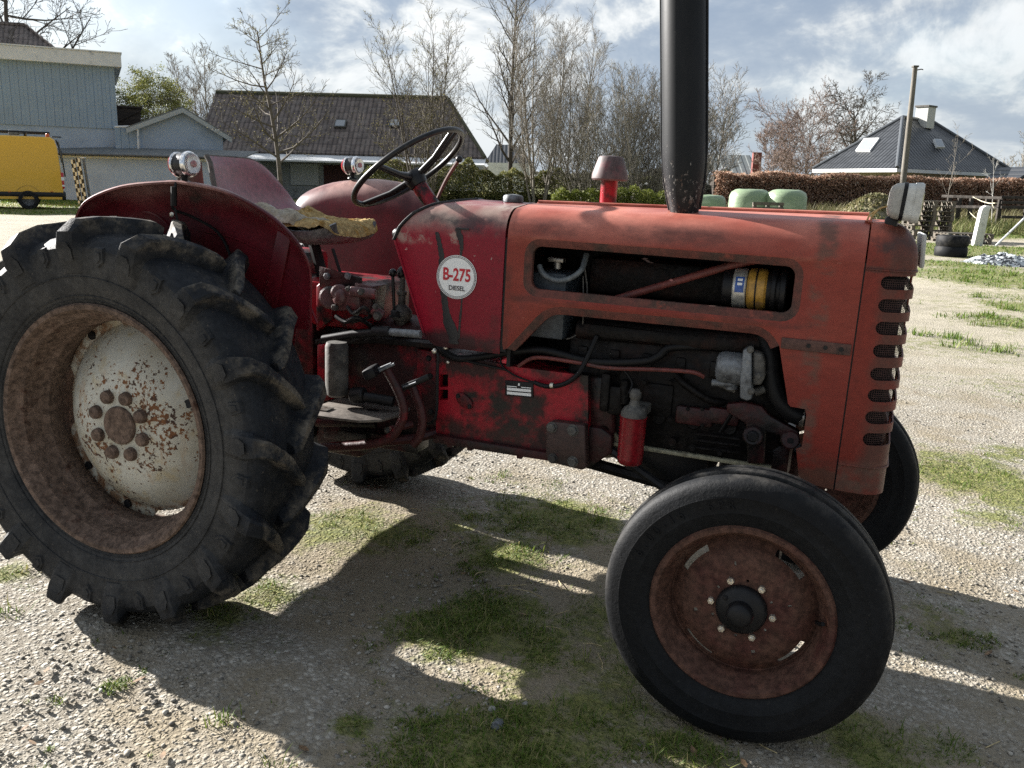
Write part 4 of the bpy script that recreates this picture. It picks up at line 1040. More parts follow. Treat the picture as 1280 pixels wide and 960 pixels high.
# front support casting, red with bosses
b = MB(); b.prism([(p.x, p.z) for p in (P3(908, 505, -.2), P3(932, 503, -.2), P3(952, 508, -.2), P3(962, 520, -.2), P3(984, 532, -.2), P3(999, 540, -.2), P3(997, 560, -.2), P3(984, 560, -.2), P3(975, 545, -.2), P3(957, 540, -.2), P3(955, 580, -.2), P3(934, 580, -.2), P3(932, 530, -.2), P3(908, 515, -.2))], XZW, -.20, -.165, bevel=.006)
b.cyl(P3(941, 545, -.225), P3(941, 545, -.16), .028, 20, .004); b.cyl(P3(988, 550, -.215), P3(988, 550, -.16), .026, 20, .004)
b.box((1.79, 0, .62), (.14, .30, .10), bevel=.02)
fs = b.build('front_support', MAT['greasy'], T)
b = MB(); b.lathe([(.017, 0), (.016, .008), (.012, .012), (0, .012)], P3(941, 545, -.2255), (0, -1, 0), 12); b.build('bolt', MAT['black'], fs)
b = MB(); b.lathe([(.009, 0), (.009, .002), (0, .002)], P3(988, 551, -.2155), (0, -1, 0), 12); b.build('pin', MAT['black'], fs)
# radiator hose
b = MB(); b.tube(smooth_path([P3(955, 415, -.15), P3(962, 440, -.17), P3(964, 470, -.18), P3(972, 497, -.185), P3(988, 515, -.185), P3(1006, 521, -.18), P3(1025, 522, -.15)]), .027, 14); rh = b.build('radiator_hose', MAT['rubber'], T)
b = MB(); p = P3(1003, 521, -.18); b.lathe([(.0285, -.006), (.0295, -.006), (.0295, .006), (.0285, .006)], p, (1, 0, -.03), 20, caps=False); b.build('hose_clip', MAT['steel'], rh)
# long rusty pipe and canister behind the window
b = MB(); b.tube([P3(770, 374, -.16), P3(912, 332, -.16), P3(960, 322, -.13)], .0115, 10); b.build('air_pipe', MAT['pipe_red'], T)
cy = -.145; A = P3(905, 358, cy); B = P3(985, 364, cy); d = (B - A).normalized()
def seg(x0, x1, r, name, mat, par, bev=.003):
    t = MB(); p = A.lerp(B, (x0 - 905) / 80.0); q = A.lerp(B, (x1 - 905) / 80.0); t.cyl(p, q, r, 28, bev); return t.build(name, mat, par)
can = seg(905, 982, .052, 'oil_canister', MAT['black'], T)
seg(918, 935, .056, 'canister_sleeve', MAT['silver'], can); seg(936, 960, .058, 'canister_body', MAT['yellow_can'], can, .006)
seg(946, 948, .0595, 'canister_band', MAT['black'], can, .0005); seg(965, 972, .060, 'canister_pulley', MAT['black'], can); seg(976, 984, .060, 'canister_pulley', MAT['black'], can)
b = MB(); p = A.lerp(B, (927 - 905) / 80.0)
rows = []
for k in range(7):
    a = R(-90 - 38 + 42 * k / 6); dz = Vector((0, math.sin(a) * 0 - math.cos(R(-38 + 42 * k / 6)), 0))
    t = R(-8 + 45 * k / 6); rows.append([p + d * o + Vector((0, -math.cos(t), math.sin(t))) * .0572 for o in (-.012, .012)])
b.grid(rows); stk = b.build('sticker', MAT['blue'], can)
b = MB(); 
for t0 in (12, 24):
    t = R(t0); u = R(t0 + 7); b.grid([[p + d * o + Vector((0, -math.cos(a), math.sin(a))) * .0578 for o in (-.006, .007)] for a in (t, u)])
b.build('sticker_print', MAT['plate_white'], stk)
# battery and its cable seen through the rear of the window
b = MB(); b.box((1.10, -.09, 1.005), (.12, .18, .20), bevel=.006); bat = b.build('battery', M('dark_battery_case', (0.035, 0.045, 0.055), 0.55), T)
b = MB(); b.cyl(P3(697, 336, -.12), P3(697, 326, -.12), .012); b.box(P3(696, 325, -.12), (.05, .03, .014), bevel=.003); b.build('terminal', MAT['steel'], bat)
b = MB(); b.tube(smooth_path([P3(674, 332, -.19), P3(680, 343, -.20), P3(695, 350, -.20), P3(712, 348, -.20), P3(727, 337, -.19), P3(733, 318, -.15)]), .0085, 10); b.build('battery_cable', M('grey_battery_cable', (0.10, 0.115, 0.125), 0.5), bat)
b = MB(); b.tube(smooth_path([P3(733, 318, -.15), P3(731, 335, -.17), P3(734, 360, -.17), P3(733, 395, -.17)]), .0025, 6); b.tube(smooth_path([P3(729, 345, -.175), P3(728, 410, -.17), P3(718, 420, -.17), P3(708, 424, -.17)]), .002, 6); b.build('loose_wire', MAT['grey'], bat)
b = MB(); b.box((1.05, 0, .925), (.20, .30, .02), bevel=.004); b.box((1.10, -.155, .935), (.11, .012, .03), bevel=.005); b.build('battery_tray', MAT['pipe_red'], T)
b = MB(); b.box((1.003, 0, 1.03), (.012, .44, .44)); b.build('bulkhead', MAT['black'], T)
b = MB(); b.box((1.415, .13, 1.155), (.79, .20, .26), bevel=.04); b.build('fuel_tank', MAT['engine'], T)
b = MB(); b.box((1.46, .165, .90), (.94, .02, .40)); b.build('blackout_partition', MAT['black'], T)  # partition added to keep bright ground from showing through the engine bay
b = MB(); b.box((1.88, .0, 1.07), (.02, .40, .42)); b.build('radiator_cowl', MAT['black'], T)
b = MB(); b.box((2.047, -.10, .915), (.094, .012, .51)); b.build('blackout_baffle', MAT['black'], T)  # plate added inside the grille to darken the view through the slots
# hoses and pipes along the side of the engine
b = MB(); b.tube(smooth_path([P3(540, 430, -.18), P3(556, 440, -.2), P3(572, 448, -.21), P3(600, 446, -.2), P3(640, 440, -.19), P3(680, 438, -.19), P3(740, 452, -.19), P3(800, 452, -.19), P3(822, 446, -.18), P3(840, 434, -.17), P3(900, 434, -.16)]), .0125, 10); b.build('fuel_hose', MAT['rubber'], T)
b = MB(); b.tube(smooth_path([P3(648, 458, -.2), P3(670, 447, -.2), P3(720, 453, -.2), P3(760, 460, -.2), P3(820, 462, -.2), P3(864, 465, -.2), P3(880, 471, -.19)]), .0062, 8); b.build('fuel_pipe', MAT['pipe_red'], T)
b = MB(); b.tube(smooth_path([P3(668, 478, -.215), P3(684, 483, -.225), P3(705, 480, -.225), P3(722, 468, -.22), P3(735, 445, -.20), P3(746, 420, -.18)]), .0075, 8); hz = b.build('drain_hose', MAT['rubber'], T)
b = MB(); p = P3(690, 482, -.225); b.lathe([(.0085, -.005), (.0095, -.005), (.0095, .005), (.0085, .005)], p, (1, 0, .1), 12, caps=False); b.build('hose_clip', MAT['nut'], hz)
b = MB(); b.tube(smooth_path([P3(626, 446, -.2), P3(628, 458, -.21), P3(645, 470, -.21), P3(668, 478, -.215)]), .003, 6); b.tube(smooth_path([P3(552, 444, -.205), P3(600, 455, -.215), P3(632, 462, -.21)]), .0045, 6); b.tube([P3(700, 423, -.15), P3(880, 424, -.15)], .002, 6); b.build('wiring', MAT['rubber'], T)
def fitting(nm, fn, mat=None):
    t = MB(); fn(t); t.build(nm, mat or MAT['engine'], eng)
fitting('tappet_cover', lambda t: t.box(P3(770, 500, -.17), (.05, .03, .09), bevel=.01)); fitting('lift_pump', lambda t: t.cyl(P3(781, 475, -.18), P3(781, 505, -.18), .014, 12, .003)); fitting('casting_rib', lambda t: t.box(P3(757, 490, -.18), (.03, .03, .12), bevel=.01))
fitting('breather_pipe', lambda t: t.tube(smooth_path([P3(846, 470, -.16), P3(858, 482, -.175), P3(886, 500, -.17), P3(905, 503, -.15)]), .011, 10)); fitting('side_cover', lambda t: t.box(P3(868, 520, -.158), (.11, .024, .055), bevel=.008), MAT['greasy']); fitting('dipstick', lambda t: t.tube([P3(900, 540, -.17), P3(918, 512, -.17)], .006, 8)); fitting('governor_housing', lambda t: t.box(P3(905, 520, -.155), (.09, .03, .05), bevel=.01), MAT['greasy']); fitting('inspection_plate', lambda t: t.box(P3(822, 500, -.153), (.09, .012, .10), bevel=.005))
for px, py, r in ((806, 478, .007), (838, 478, .007), (806, 524, .007), (838, 524, .007), (860, 511, .006), (878, 511, .006), (878, 531, .006), (775, 485, .006), (866, 560, .009), (900, 566, .008), (920, 470, .007)): bolts([(P3(px, py, -.166), r)], eng, MAT['engine'], .008)
for k, py in enumerate((545, 553, 562)): fitting('cooling_fin', lambda t: t.tube([P3(868, py - 3, -.165), P3(925, py + 4, -.165)], .0045, 6))
fitting('pipe_stub', lambda t: t.cyl(P3(900, 480, -.18), P3(920, 488, -.18), .010, 12, .002), MAT['grey']); fitting('wire_clip', lambda t: t.tube(smooth_path([P3(770, 470, -.16), P3(778, 462, -.19), P3(790, 478, -.19), P3(786, 492, -.2)]), .004, 6), MAT['rubber'])
b = MB(); b.tube(smooth_path([P3(541, 437, -.23), P3(547, 443, -.235), P3(547, 460, -.235), P3(546, 512, -.235), P3(541, 527, -.235), P3(533, 530, -.22)]), .0048, 8); bt = b.build('brake_pipe', MAT['black'], T)
for q, r in ((P3(543, 439, -.236), .009), (P3(560, 453, -.22), .006), (P3(557, 435, -.2), .008)):
    b = MB(); b.sphere(q, r, 10); b.build('pipe_union', MAT['nut'], bt)

# footplate, pedals, step bars
b = MB(); fz = P3(455, 517, -.34).z
b.prism([(.40, -.205), (.665, -.205), (.672, -.30), (.655, -.38), (.60, -.425), (.50, -.44), (.40, -.44)], lambda u, v, w: Vector((u, v, w)), fz - .006, fz + .002, bevel=.001)
fp = b.build('footplate', MAT['floorplate'], T)
b = MB(); b.box((.44, -.37, fz + .005), (.05, .045, .003)); b.build('worn_patch', MAT['steel'], fp)
b = MB(); b.box((.58, -.30, fz + .0035), (.035, .018, .003)); b.build('plate_slot', MAT['black'], fp)
b = MB(); b.cyl(P3(440, 494, -.30), P3(456, 494, -.30), .026, 16, .004); b.cyl(P3(456, 496, -.30), P3(492, 502, -.28), .017, 14); b.build('pedal_shaft', MAT['black'], T)
def pedal(pts, pad, y, rod):
    t = MB(); t.tube(smooth_path([P3(px, py, y) for px, py in pts]), .0150, 10, flat=.75); o = t.build('brake_pedal', MAT['greasy'], T, smooth=60)
    return o
pd = pedal([(404, 559), (440, 558), (470, 554), (490, 545), (503, 525), (504, 508), (498, 490), (490, 474), (484, 463)], None, -.37, None)
b = MB(); c = P3(465, 465, -.40); b.box(c, (.040, .075, .034), (0, R(-28), R(14)), bevel=.008); b.build('pedal_pad', MAT['rubber'], pd)
b = MB(); b.tube([P3(469, 466, -.39), P3(493, 455, -.375)], .0045, 8); b.tube([P3(470, 462, -.39), P3(489, 454, -.375)], .003, 6); b.build('pedal_stem', MAT['alu'], pd)
pd2 = pedal([(516, 556), (524, 546), (528, 530), (526, 512), (520, 495), (515, 482)], None, -.31, None)
b = MB(); q0, q1 = P3(503, 485, -.33), P3(536, 471, -.31); b.tube([q0, q1], .010, 8, flat=.45); b.build('pedal_pad', MAT['black'], pd2)
b = MB(); b.tube([P3(504, 484, -.336), P3(520, 478, -.332)], .003, 6); b.build('pedal_stem', MAT['alu'], pd2)
b = MB(); b.tube([P3(400, 560, -.36), P3(520, 548, -.25), P3(548, 540, -.18)], .016, 8); b.tube([P3(395, 528, -.25), P3(470, 530, -.22)], .014, 8); b.box(P3(470, 545, -.15), (.36, .10, .05), bevel=.01); b.tube([P3(488, 537, -.36), P3(515, 530, -.30)], .012, 8)
b.build('step_bar', MAT['greasy'], T)
b = MB(); b.box(P3(440, 548, -.22), (.10, .03, .05), bevel=.008); b.build('linkage_block', MAT['grey'], T)
b = MB(); b.sphere(P3(489, 538, -.33), .020, 10, (1.3, .8, .6)); b.build('step_foot', MAT['grey'], T)

# drawbar frame and links behind the axle, added unseen to shade the ground
b = MB(); b.box((-.33, 0, .50), (.05, .56, .42), bevel=.012); b.box((-.30, 0, .42), (.05, .70, .08), bevel=.008); b.box((-.12, 0, .40), (.36, .10, .05), bevel=.008)
for sg in (-1, 1): b.box((-.14, sg * .30, .43), (.36, .05, .09), (0, R(-6), 0), bevel=.008); b.box((-.02, sg * .30, .54), (.10, .06, .24), bevel=.01)
b.box((-.30, 0, .36), (.08, 1.04, .15), bevel=.012); b.build('drawbar_shadow_block', MAT['greasy'], T)
b = MB(); b.box((-.22, 0, .62), (.10, .34, .30), bevel=.03); b.cyl((-.36, 0, .60), (-.22, 0, .60), .045, 16, .004); b.build('rear_cover', MAT['greasy'], T)
# front axle
b = MB(); b.box((1.84, 0, .45), (.07, .92, .085), bevel=.01); b.box((1.83, 0, .55), (.12, .16, .16), bevel=.02)
for sg in (-1, 1):
    b.tube([(1.835, sg * .46, .52), (1.835, sg * .46, .33)], .030, 14); b.tube([(1.83, sg * .46, .352), (1.81 + (.11 if sg > 0 else 0), sg * .64, .355)], .026, 12)
fa = b.build('front_axle', MAT['greasy'], T)
b = MB(); b.tube([(1.70, -.44, .40), (1.70, .44, .40)], .014, 10)
for sg in (-1, 1): b.tube([(1.835, sg * .46, .36), (1.70, sg * .44, .40)], .017, 8)
b.tube([(1.70, -.2, .40), (1.30, -.17, .60)], .014, 8); b.build('track_rod', MAT['black'], fa)
b = MB(); b.box((1.60, 0, .58), (.08, .2, .10), bevel=.01); b.tube([(1.80, -.12, .45), (1.12, -.12, .53)], .02, 8); b.tube([(1.80, .12, .45), (1.12, .12, .53)], .02, 8); b.build('radius_rod', MAT['engine'], fa)
# ---------------------------------------------------------------- ground
from mathutils import noise as mnoise
PATCH = []
def patch(px, py, r, s=1.0):
    p = ground_hit(px, py)
    if p: PATCH.append((p.x, p.y, r, s))
for a in [(440, 665, .22, .8), (480, 668, .22, .7), (600, 655, .25, .55), (690, 652, .30, .8), (740, 655, .2, .6), (630, 700, .15, .95), (570, 790, .18, 1), (615, 775, .18, .9), (680, 810, .25, .6), (745, 775, .15, .6), (720, 830, .12, .6), (750, 900, .18, .75), (660, 930, .22, .8), (580, 945, .2, .8),
          (440, 912, .05, 1), (330, 748, .13, .75), (280, 772, .12, .7), (860, 945, .10, .9), (780, 860, .16, .55), (800, 830, .10, .5), (1090, 940, .12, .95), (1060, 905, .08, .7), (1170, 935, .08, .6), (10, 720, .08, .9), (145, 860, .03, .6), (250, 800, .08, .4),
          (1200, 600, .30, .85), (1250, 605, .3, .9), (1275, 630, .25, .9), (1190, 577, .2, .7), (1240, 655, .15, .8), (1225, 580, .2, .7), (1150, 714, .06, .6), (1190, 790, .14, .55), (1170, 770, .12, .5), (1270, 570, .2, .7),
          (1230, 345, 1.3, 1), (1195, 332, 1.2, .9), (1270, 352, 1.3, .9), (1265, 405, .7, .75), (1278, 385, .6, .9), (1180, 430, 1.0, .42), (1220, 440, .8, .4), (1250, 480, .7, .35), (1240, 370, .8, .5), (1190, 380, 1, .35), (660, 610, .2, .3), (1160, 560, .3, .3)]:
    patch(*a)
def moss_at(x, y):
    m = 0.0
    for (a, b, r, s) in PATCH:
        d2 = (x - a) ** 2 + (y - b) ** 2
        if d2 < r * r * 6: m = max(m, s * math.exp(-d2 / (r * r) * 0.8))
    q = Vector((x - CAM.x, y - CAM.y, 0)); D = q.dot(FH); lat = q.dot(RH)
    if D > 17:
        edge = 20.3 + 0.8 * math.sin(lat * 1.7) + (0.0 if lat > 6 else (8 - min(8, lat)) * .9)
        if lat > 3: m = max(m, sstep(edge - 1.0, edge + .6, D) * .95)
        if lat > 11.2: m *= 1 - .85 * sstep(24.0, 24.8, D) * (1 - sstep(28, 28.8, D))
        ed2 = 28.6 + .4 * math.sin(lat * .9)
        if lat <= 3: m = max(m, sstep(ed2 - .8, ed2 + .8, D) * .95)
        m = max(m, sstep(46, 52, D) * .9)
    return m
MUD = [(px, py, r, s) for px, py, r, s in []]
def mud_at(x, y):
    m = 0.0
    for (a, b, r, s) in MUD: m = max(m, s * math.exp(-((x - a) ** 2 + (y - b) ** 2) / (r * r)))
    return m
for px, py, r, s in ((640, 740, .55, 1), (540, 690, .4, .9), (720, 860, .4, .9), (470, 660, .3, .8), (650, 920, .35, .8), (820, 900, .2, .7), (1060, 920, .25, .8), (760, 700, .35, .7), (1200, 610, .4, .5)):
    p = ground_hit(px, py); MUD.append((p.x, p.y, r, s))

def build_ground():
    cx, cy = 0.9, -0.4
    radii = [0.0]; r = 0.06
    while r < 1800: radii.append(r); r = r * 1.042 + 0.012
    NA = 288; verts = [(cx, cy, ground_z(cx, cy))]; moss = [moss_at(cx, cy)]; far = [0.0]; mud = [mud_at(cx, cy)]
    for r in radii[1:]:
        for k in range(NA):
            a = 2 * PI * k / NA; x, y = cx + r * math.cos(a), cy + r * math.sin(a)
            m = moss_at(x, y) if r < 75 else .9
            z = ground_z(x, y) if r < 75 else 0.0
            if r < 40: z += mnoise.noise(Vector((x * 1.7, y * 1.7, 0))) * .010 + mnoise.noise(Vector((x * 6, y * 6, 3))) * .006 + .012 * m * (1 if r < 8 else 2)
            verts.append((x, y, z)); mud.append(mud_at(x, y) if r < 6 else 0.0); moss.append(m); far.append(sstep(3.5, 9, r))
    faces = [(0, 1 + k, 1 + (k + 1) % NA) for k in range(NA)]
    for i in range(len(radii) - 2):
        a, b = 1 + i * NA, 1 + (i + 1) * NA
        for k in range(NA): faces.append((a + k, b + k, b + (k + 1) % NA, a + (k + 1) % NA))
    me = raw_mesh('ground', verts, faces, smooth=True)
    for nm, data in (('moss', moss), ('far', far), ('mud', mud)):
        at = me.attributes.new(nm, 'FLOAT', 'POINT'); at.data.foreach_set('value', data)
    m, nt, b = new_mat('gravel_yard'); g = NT(nt); v = g.coord('Object')
    def attr(n): q = g.node('ShaderNodeAttribute'); q.attribute_name = n; return q.outputs['Fac']
    far_, moss_ = attr('far'), attr('moss')
    wob = g.noise(v, 30, 3, out=1); vv = g.node('ShaderNodeVectorMath', operation='MULTIPLY_ADD'); g.L.new(wob, vv.inputs[0]); vv.inputs[1].default_value = (.02, .02, .02); g.L.new(v, vv.inputs[2])
    v2 = vv.outputs[0]
    def stones(sc):
        n = g.node('ShaderNodeTexVoronoi'); g.L.new(v2, n.inputs['Vector']); n.inputs['Scale'].default_value = sc
        return n.outputs['Distance'], g.sep(n.outputs['Color'])[0]
    d1, c1 = stones(58); d2, c2 = stones(130); d3, c3 = stones(15)
    col1 = g.colors(c1, [(0, (.225, .206, .175)), (.35, (.30, .278, .238)), (.7, (.36, .336, .290)), (1, (.47, .445, .39))])
    col2 = g.colors(c2, [(0, (.215, .193, .160)), (.5, (.315, .288, .244)), (1, (.43, .40, .345))])
    patchy = g.noise(v, 2.2, 5, .6)
    stone = g.mix(g.ramp(g.noise(v, 9, 4), .42, .60), col1, col2)
    gap = g.ramp(d1, .35, .62, 0, .55)
    stone = g.mix(gap, stone, (.175, .148, .108))
    soil = g.mix(g.noise(v, 40, 5), (.17, .14, .095), (.29, .245, .175))
    near = g.mix(g.ramp(g.math('ADD', patchy, g.math('MULTIPLY', attr('mud'), .22)), .46, .66, 0, .88), stone, soil)
    sand = g.mix(g.ramp(g.noise(v, 1.1, 8, .7), .35, .65), (.365, .325, .25), (.265, .236, .178))
    wv = g.node('ShaderNodeMapping'); g.L.new(v, wv.inputs[0]); wv.inputs['Rotation'].default_value = (0, 0, -YAW - .12); wv.inputs['Scale'].default_value = (.25, 2.2, 1)
    sand = g.mix(g.ramp(g.noise(wv.outputs[0], 1.3, 8, .7), .47, .66, 0, .7), sand, (.23, .205, .15))
    sand = g.mix(g.ramp(d3, .0, .5, .0, .25), sand, (.40, .37, .30))
    dry = g.mix(g.ramp(c1, .55, 1, 0, .5), sand, (.39, .36, .30))
    col = g.mix(far_, near, dry)
    mk = g.ramp(g.math('ADD', moss_, g.math('MULTIPLY', g.math('SUBTRACT', g.noise(v, 8, 12, .80), .5), 2.6)), .22, .70, 0, .80)
    mcol = g.mix(g.ramp(g.noise(v, 38, 5), .35, .65), (.080, .098, .022), (.180, .190, .048))
    mcol = g.mix(g.ramp(g.noise(v, 5, 4), .5, .7, 0, .6), mcol, (.17, .15, .085))
    col = g.mix(mk, col, mcol)
    g.put(b.inputs['Base Color'], col); b.inputs['Roughness'].default_value = .95; b.inputs['Specular IOR Level'].default_value = .15
    h = g.math('ADD', g.math('MULTIPLY', g.ramp(d1, 0, .6, 1, 0), .9), g.math('MULTIPLY', g.ramp(d2, 0, .6, 1, 0), .4))
    h = g.math('ADD', h, g.math('MULTIPLY', g.noise(v, 160, 3), .35))
    h = g.math('ADD', h, g.math('MULTIPLY', g.noise(v, 7, 6, .7), 1.6))
    g.L.new(g.bump(h, .62, .009), b.inputs['Normal'])
    o = link('ground', me, m); tag(o, kind='structure')
    return o
build_ground()

import numpy as np
rng = np.random.default_rng(11)
def in_view(p, mrg=60):
    d = p - CAM; z = d.dot(FW)
    if z < .2: return False
    x = 640 + FPX * d.dot(RW) / z; y = 480 - FPX * d.dot(UW) / z
    return -mrg < x < 1280 + mrg and 150 < y < 960 + mrg * 2

def scatter(n, rmin, rmax, accept, power=1.0):
    """random ground points in front of the camera, denser close by"""
    out = []
    while len(out) < n:
        u = rng.random(4096); a = (rng.random(4096) - .5) * 1.30
        Dd = rmin * (rmax / rmin) ** (u ** power)
        for D, an in zip(Dd, a):
            lat = D * math.tan(an); p = CAM + FH * float(D) + RH * float(lat)
            if accept(p.x, p.y, D): out.append((p.x, p.y, D))
            if len(out) >= n: break
    return out

def stones_mesh(pts, smin, smax, name):
    bm = bmesh.new(); bmesh.ops.create_icosphere(bm, subdivisions=1, radius=1.0)
    bv = np.array([v.co[:] for v in bm.verts]); bf = np.array([[v.index for v in f.verts] for f in bm.faces]); bm.free()
    n = len(pts); V = np.zeros((n, len(bv), 3)); sh = np.zeros((n, len(bv)))
    for i, (x, y, D) in enumerate(pts):
        s = smin * (smax / smin) ** (rng.random() ** 2.2)
        sc = np.array([1, .5 + .5 * rng.random(), .30 + .35 * rng.random()]) * s
        j = bv * (1 + .75 * (rng.random((len(bv), 1)) - .5)) * sc
        a = rng.random() * 6.283; c, sn = math.cos(a), math.sin(a); t = (rng.random() - .5) * .5
        x2 = j[:, 0] * c - j[:, 1] * sn; y2 = j[:, 0] * sn + j[:, 1] * c
        V[i, :, 0] = x + x2; V[i, :, 1] = y + y2; V[i, :, 2] = ground_z(x, y) + j[:, 2] + x2 * t + .001
        sh[i, :] = rng.random()
    F = (bf[None] + (np.arange(n) * len(bv))[:, None, None]).reshape(-1, 3)
    me = bpy.data.meshes.new(name); me.vertices.add(n * len(bv)); me.vertices.foreach_set('co', V.reshape(-1))
    me.loops.add(F.size); me.loops.foreach_set('vertex_index', F.reshape(-1)); me.polygons.add(len(F)); me.polygons.foreach_set('loop_start', np.arange(len(F)) * 3); me.update(); me.validate()
    at = me.attributes.new('shade', 'FLOAT', 'POINT'); at.data.foreach_set('value', sh.reshape(-1))
    return me
def stone_mat():
    m, nt, b = new_mat('loose_stone'); g = NT(nt); v = g.coord('Object'); q = g.node('ShaderNodeAttribute'); q.attribute_name = 'shade'
    c = g.colors(q.outputs['Fac'], [(0, (.13, .12, .105)), (.3, (.23, .215, .185)), (.6, (.30, .275, .23)), (.9, (.36, .33, .28)), (1, (.50, .47, .41))])
    c = g.mix(g.ramp(g.noise(v, 160, 3), .4, .7, 0, .4), c, (.20, .17, .13))
    g.put(b.inputs['Base Color'], c); b.inputs['Roughness'].default_value = .9; b.inputs['Specular IOR Level'].default_value = .2
    return m
SM = stone_mat()
pts = scatter(26000, 1.35, 8.0, lambda x, y, D: moss_at(x, y) < .18 + .4 * rng.random() and mnoise.noise(Vector((x * 2.1, y * 2.1, 5))) > -.45 + .5 * rng.random() - .35, .8)
tag(link('gravel', stones_mesh(pts, .0025, .0105, 'gravel'), SM), kind='stuff')
def lone_stone(px, py, s, label, shade):
    p = ground_hit(px, py); rnd = random.Random(px)
    t = MB(); t.sphere((0, 0, 0), s, 8, (1.15, .9, .7))
    for v in t.bm.verts: v.co *= 1 + .35 * mnoise.noise(v.co / s * 1.1 + Vector((px, py, 0)))
    o = t.build('stone', M('stone_' + str(px), shade, .85, layers=[(tuple(c * .55 for c in shade), 60, .5, .7)], bump=(140, .4, .003)), None, smooth=28)
    o.location = (p.x, p.y, p.z + s * .45); o.rotation_euler = (0, 0, rnd.random() * 6)
    tag(o, label, 'stone')
lone_stone(621, 911, .021, 'rounded blue-grey stone on the shaded ground left of the front wheel', (.15, .16, .17))
lone_stone(656, 885, .016, 'pale grey stone on shaded ground nearest the front wheel', (.28, .27, .25))
lone_stone(615, 888, .011, 'small light stone beside the rounded blue-grey stone', (.34, .33, .30))

def blades(pts, hfun, wfun, lean, name, mat, kind='stuff'):
    n = len(pts); V = np.zeros((n, 5, 3)); C = np.zeros((n, 5))
    for i, (x, y, D) in enumerate(pts):
        h = hfun(x, y, D); w = wfun(D); a = rng.random() * 6.283; lx, ly = math.cos(a), math.sin(a)
        b2 = a + 1.57 + (rng.random() - .5); wx, wy = math.cos(b2) * w, math.sin(b2) * w
        ln = lean * h * (.4 + rng.random()); z = ground_z(x, y) - .004
        V[i, 0] = (x - wx, y - wy, z); V[i, 1] = (x + wx, y + wy, z)
        V[i, 2] = (x + lx * ln * .35 - wx * .7, y + ly * ln * .35 - wy * .7, z + h * .6); V[i, 3] = (x + lx * ln * .35 + wx * .7, y + ly * ln * .35 + wy * .7, z + h * .6)
        V[i, 4] = (x + lx * ln, y + ly * ln, z + h * (1 - .3 * lean * rng.random())); C[i] = rng.random()
    base = (np.arange(n) * 5)[:, None]
    q = (np.array([[0, 1, 3, 2]]) + base).reshape(-1); t = (np.array([[2, 3, 4]]) + base).reshape(-1)
    me = bpy.data.meshes.new(name); me.vertices.add(n * 5); me.vertices.foreach_set('co', V.reshape(-1))
    me.loops.add(7 * n); me.loops.foreach_set('vertex_index', np.concatenate([q, t])); me.polygons.add(2 * n)
    me.polygons.foreach_set('loop_start', np.concatenate([np.arange(n) * 4, 4 * n + np.arange(n) * 3])); me.update(); me.validate()
    at = me.attributes.new('shade', 'FLOAT', 'POINT'); at.data.foreach_set('value', C.reshape(-1))
    return tag(link(name, me, mat), kind=kind)
def leaf_mat(name, stops, rough=.6, trans=.35):
    m, nt, b = new_mat(name); g = NT(nt); q = g.node('ShaderNodeAttribute'); q.attribute_name = 'shade'
    c = g.colors(q.outputs['Fac'], stops); g.put(b.inputs['Base Color'], c); b.inputs['Roughness'].default_value = rough; b.inputs['Specular IOR Level'].default_value = .25
    tr = g.node('ShaderNodeBsdfTranslucent'); g.put(tr.inputs['Color'], c); mx = g.node('ShaderNodeMixShader'); mx.inputs[0].default_value = trans
    g.L.new(b.outputs[0], mx.inputs[1]); g.L.new(tr.outputs[0], mx.inputs[2]); g.L.new(mx.outputs[0], nt.nodes['Material Output'].inputs[0])
    return m
G1 = leaf_mat('short_grass', [(0, (.055, .100, .012)), (.45, (.110, .175, .022)), (.75, (.18, .21, .045)), (1, (.32, .27, .13))])
G2 = leaf_mat('spring_grass', [(0, (.055, .105, .014)), (.5, (.105, .18, .024)), (.85, (.17, .22, .042)), (1, (.28, .25, .11))])
G3 = leaf_mat('dry_grass', [(0, (.12, .105, .05)), (.5, (.24, .21, .11)), (.8, (.13, .14, .05)), (1, (.34, .30, .18))])
pts = scatter(90000, 1.4, 7.0, lambda x, y, D: moss_at(x, y) + .55 * mnoise.noise(Vector((x * 7, y * 7, 1))) + .45 * mnoise.noise(Vector((x * 22, y * 22, 4))) > .29 + .58 * rng.random(), .9)
blades(pts, lambda x, y, D: .003 + .015 * rng.random() ** 3 * (1 + moss_at(x, y)), lambda D: .0010 + .00035 * D, 1.2, 'grass', G1)
pts = scatter(95000, 8, 46, lambda x, y, D: moss_at(x, y) + .35 * mnoise.noise(Vector((x * 1.6, y * 1.6, 8))) > .35 + .45 * rng.random(), 1.0)
blades(pts, lambda x, y, D: .015 + .06 * rng.random() ** 2.5 + .0012 * D, lambda D: .0015 + .00042 * D, .9, 'grass', G2)
cl = scatter(150, 1.5, 6.5, lambda x, y, D: moss_at(x, y) > .40 + .4 * rng.random() or rng.random() < .012, .9)
pts = []
for (x, y, D) in cl:
    for _ in range(int(14 + 26 * rng.random())): pts.append((x + float(rng.normal()) * .022, y + float(rng.normal()) * .022, D))
blades(pts, lambda x, y, D: .012 + .042 * rng.random() ** 1.6, lambda D: .0011 + .0003 * D, .8, 'grass', G1)
cl = scatter(40, 6, 16, lambda x, y, D: moss_at(x, y) > .3 + .3 * rng.random(), .9); pts = []
for (x, y, D) in cl:
    for _ in range(int(30 + 30 * rng.random())): pts.append((x + float(rng.normal()) * .06, y + float(rng.normal()) * .05, D))
blades(pts, lambda x, y, D: .03 + .09 * rng.random() ** 1.6, lambda D: .0018 + .0003 * D, .7, 'grass', G2)
def rough_zone(x, y, D):
    lat = (Vector((x, y, 0)) - Vector((CAM.x, CAM.y, 0))).dot(RH)
    return lat > 9.5 and 39.5 < D < 44.2
pts = scatter(9000, 38, 45, rough_zone)
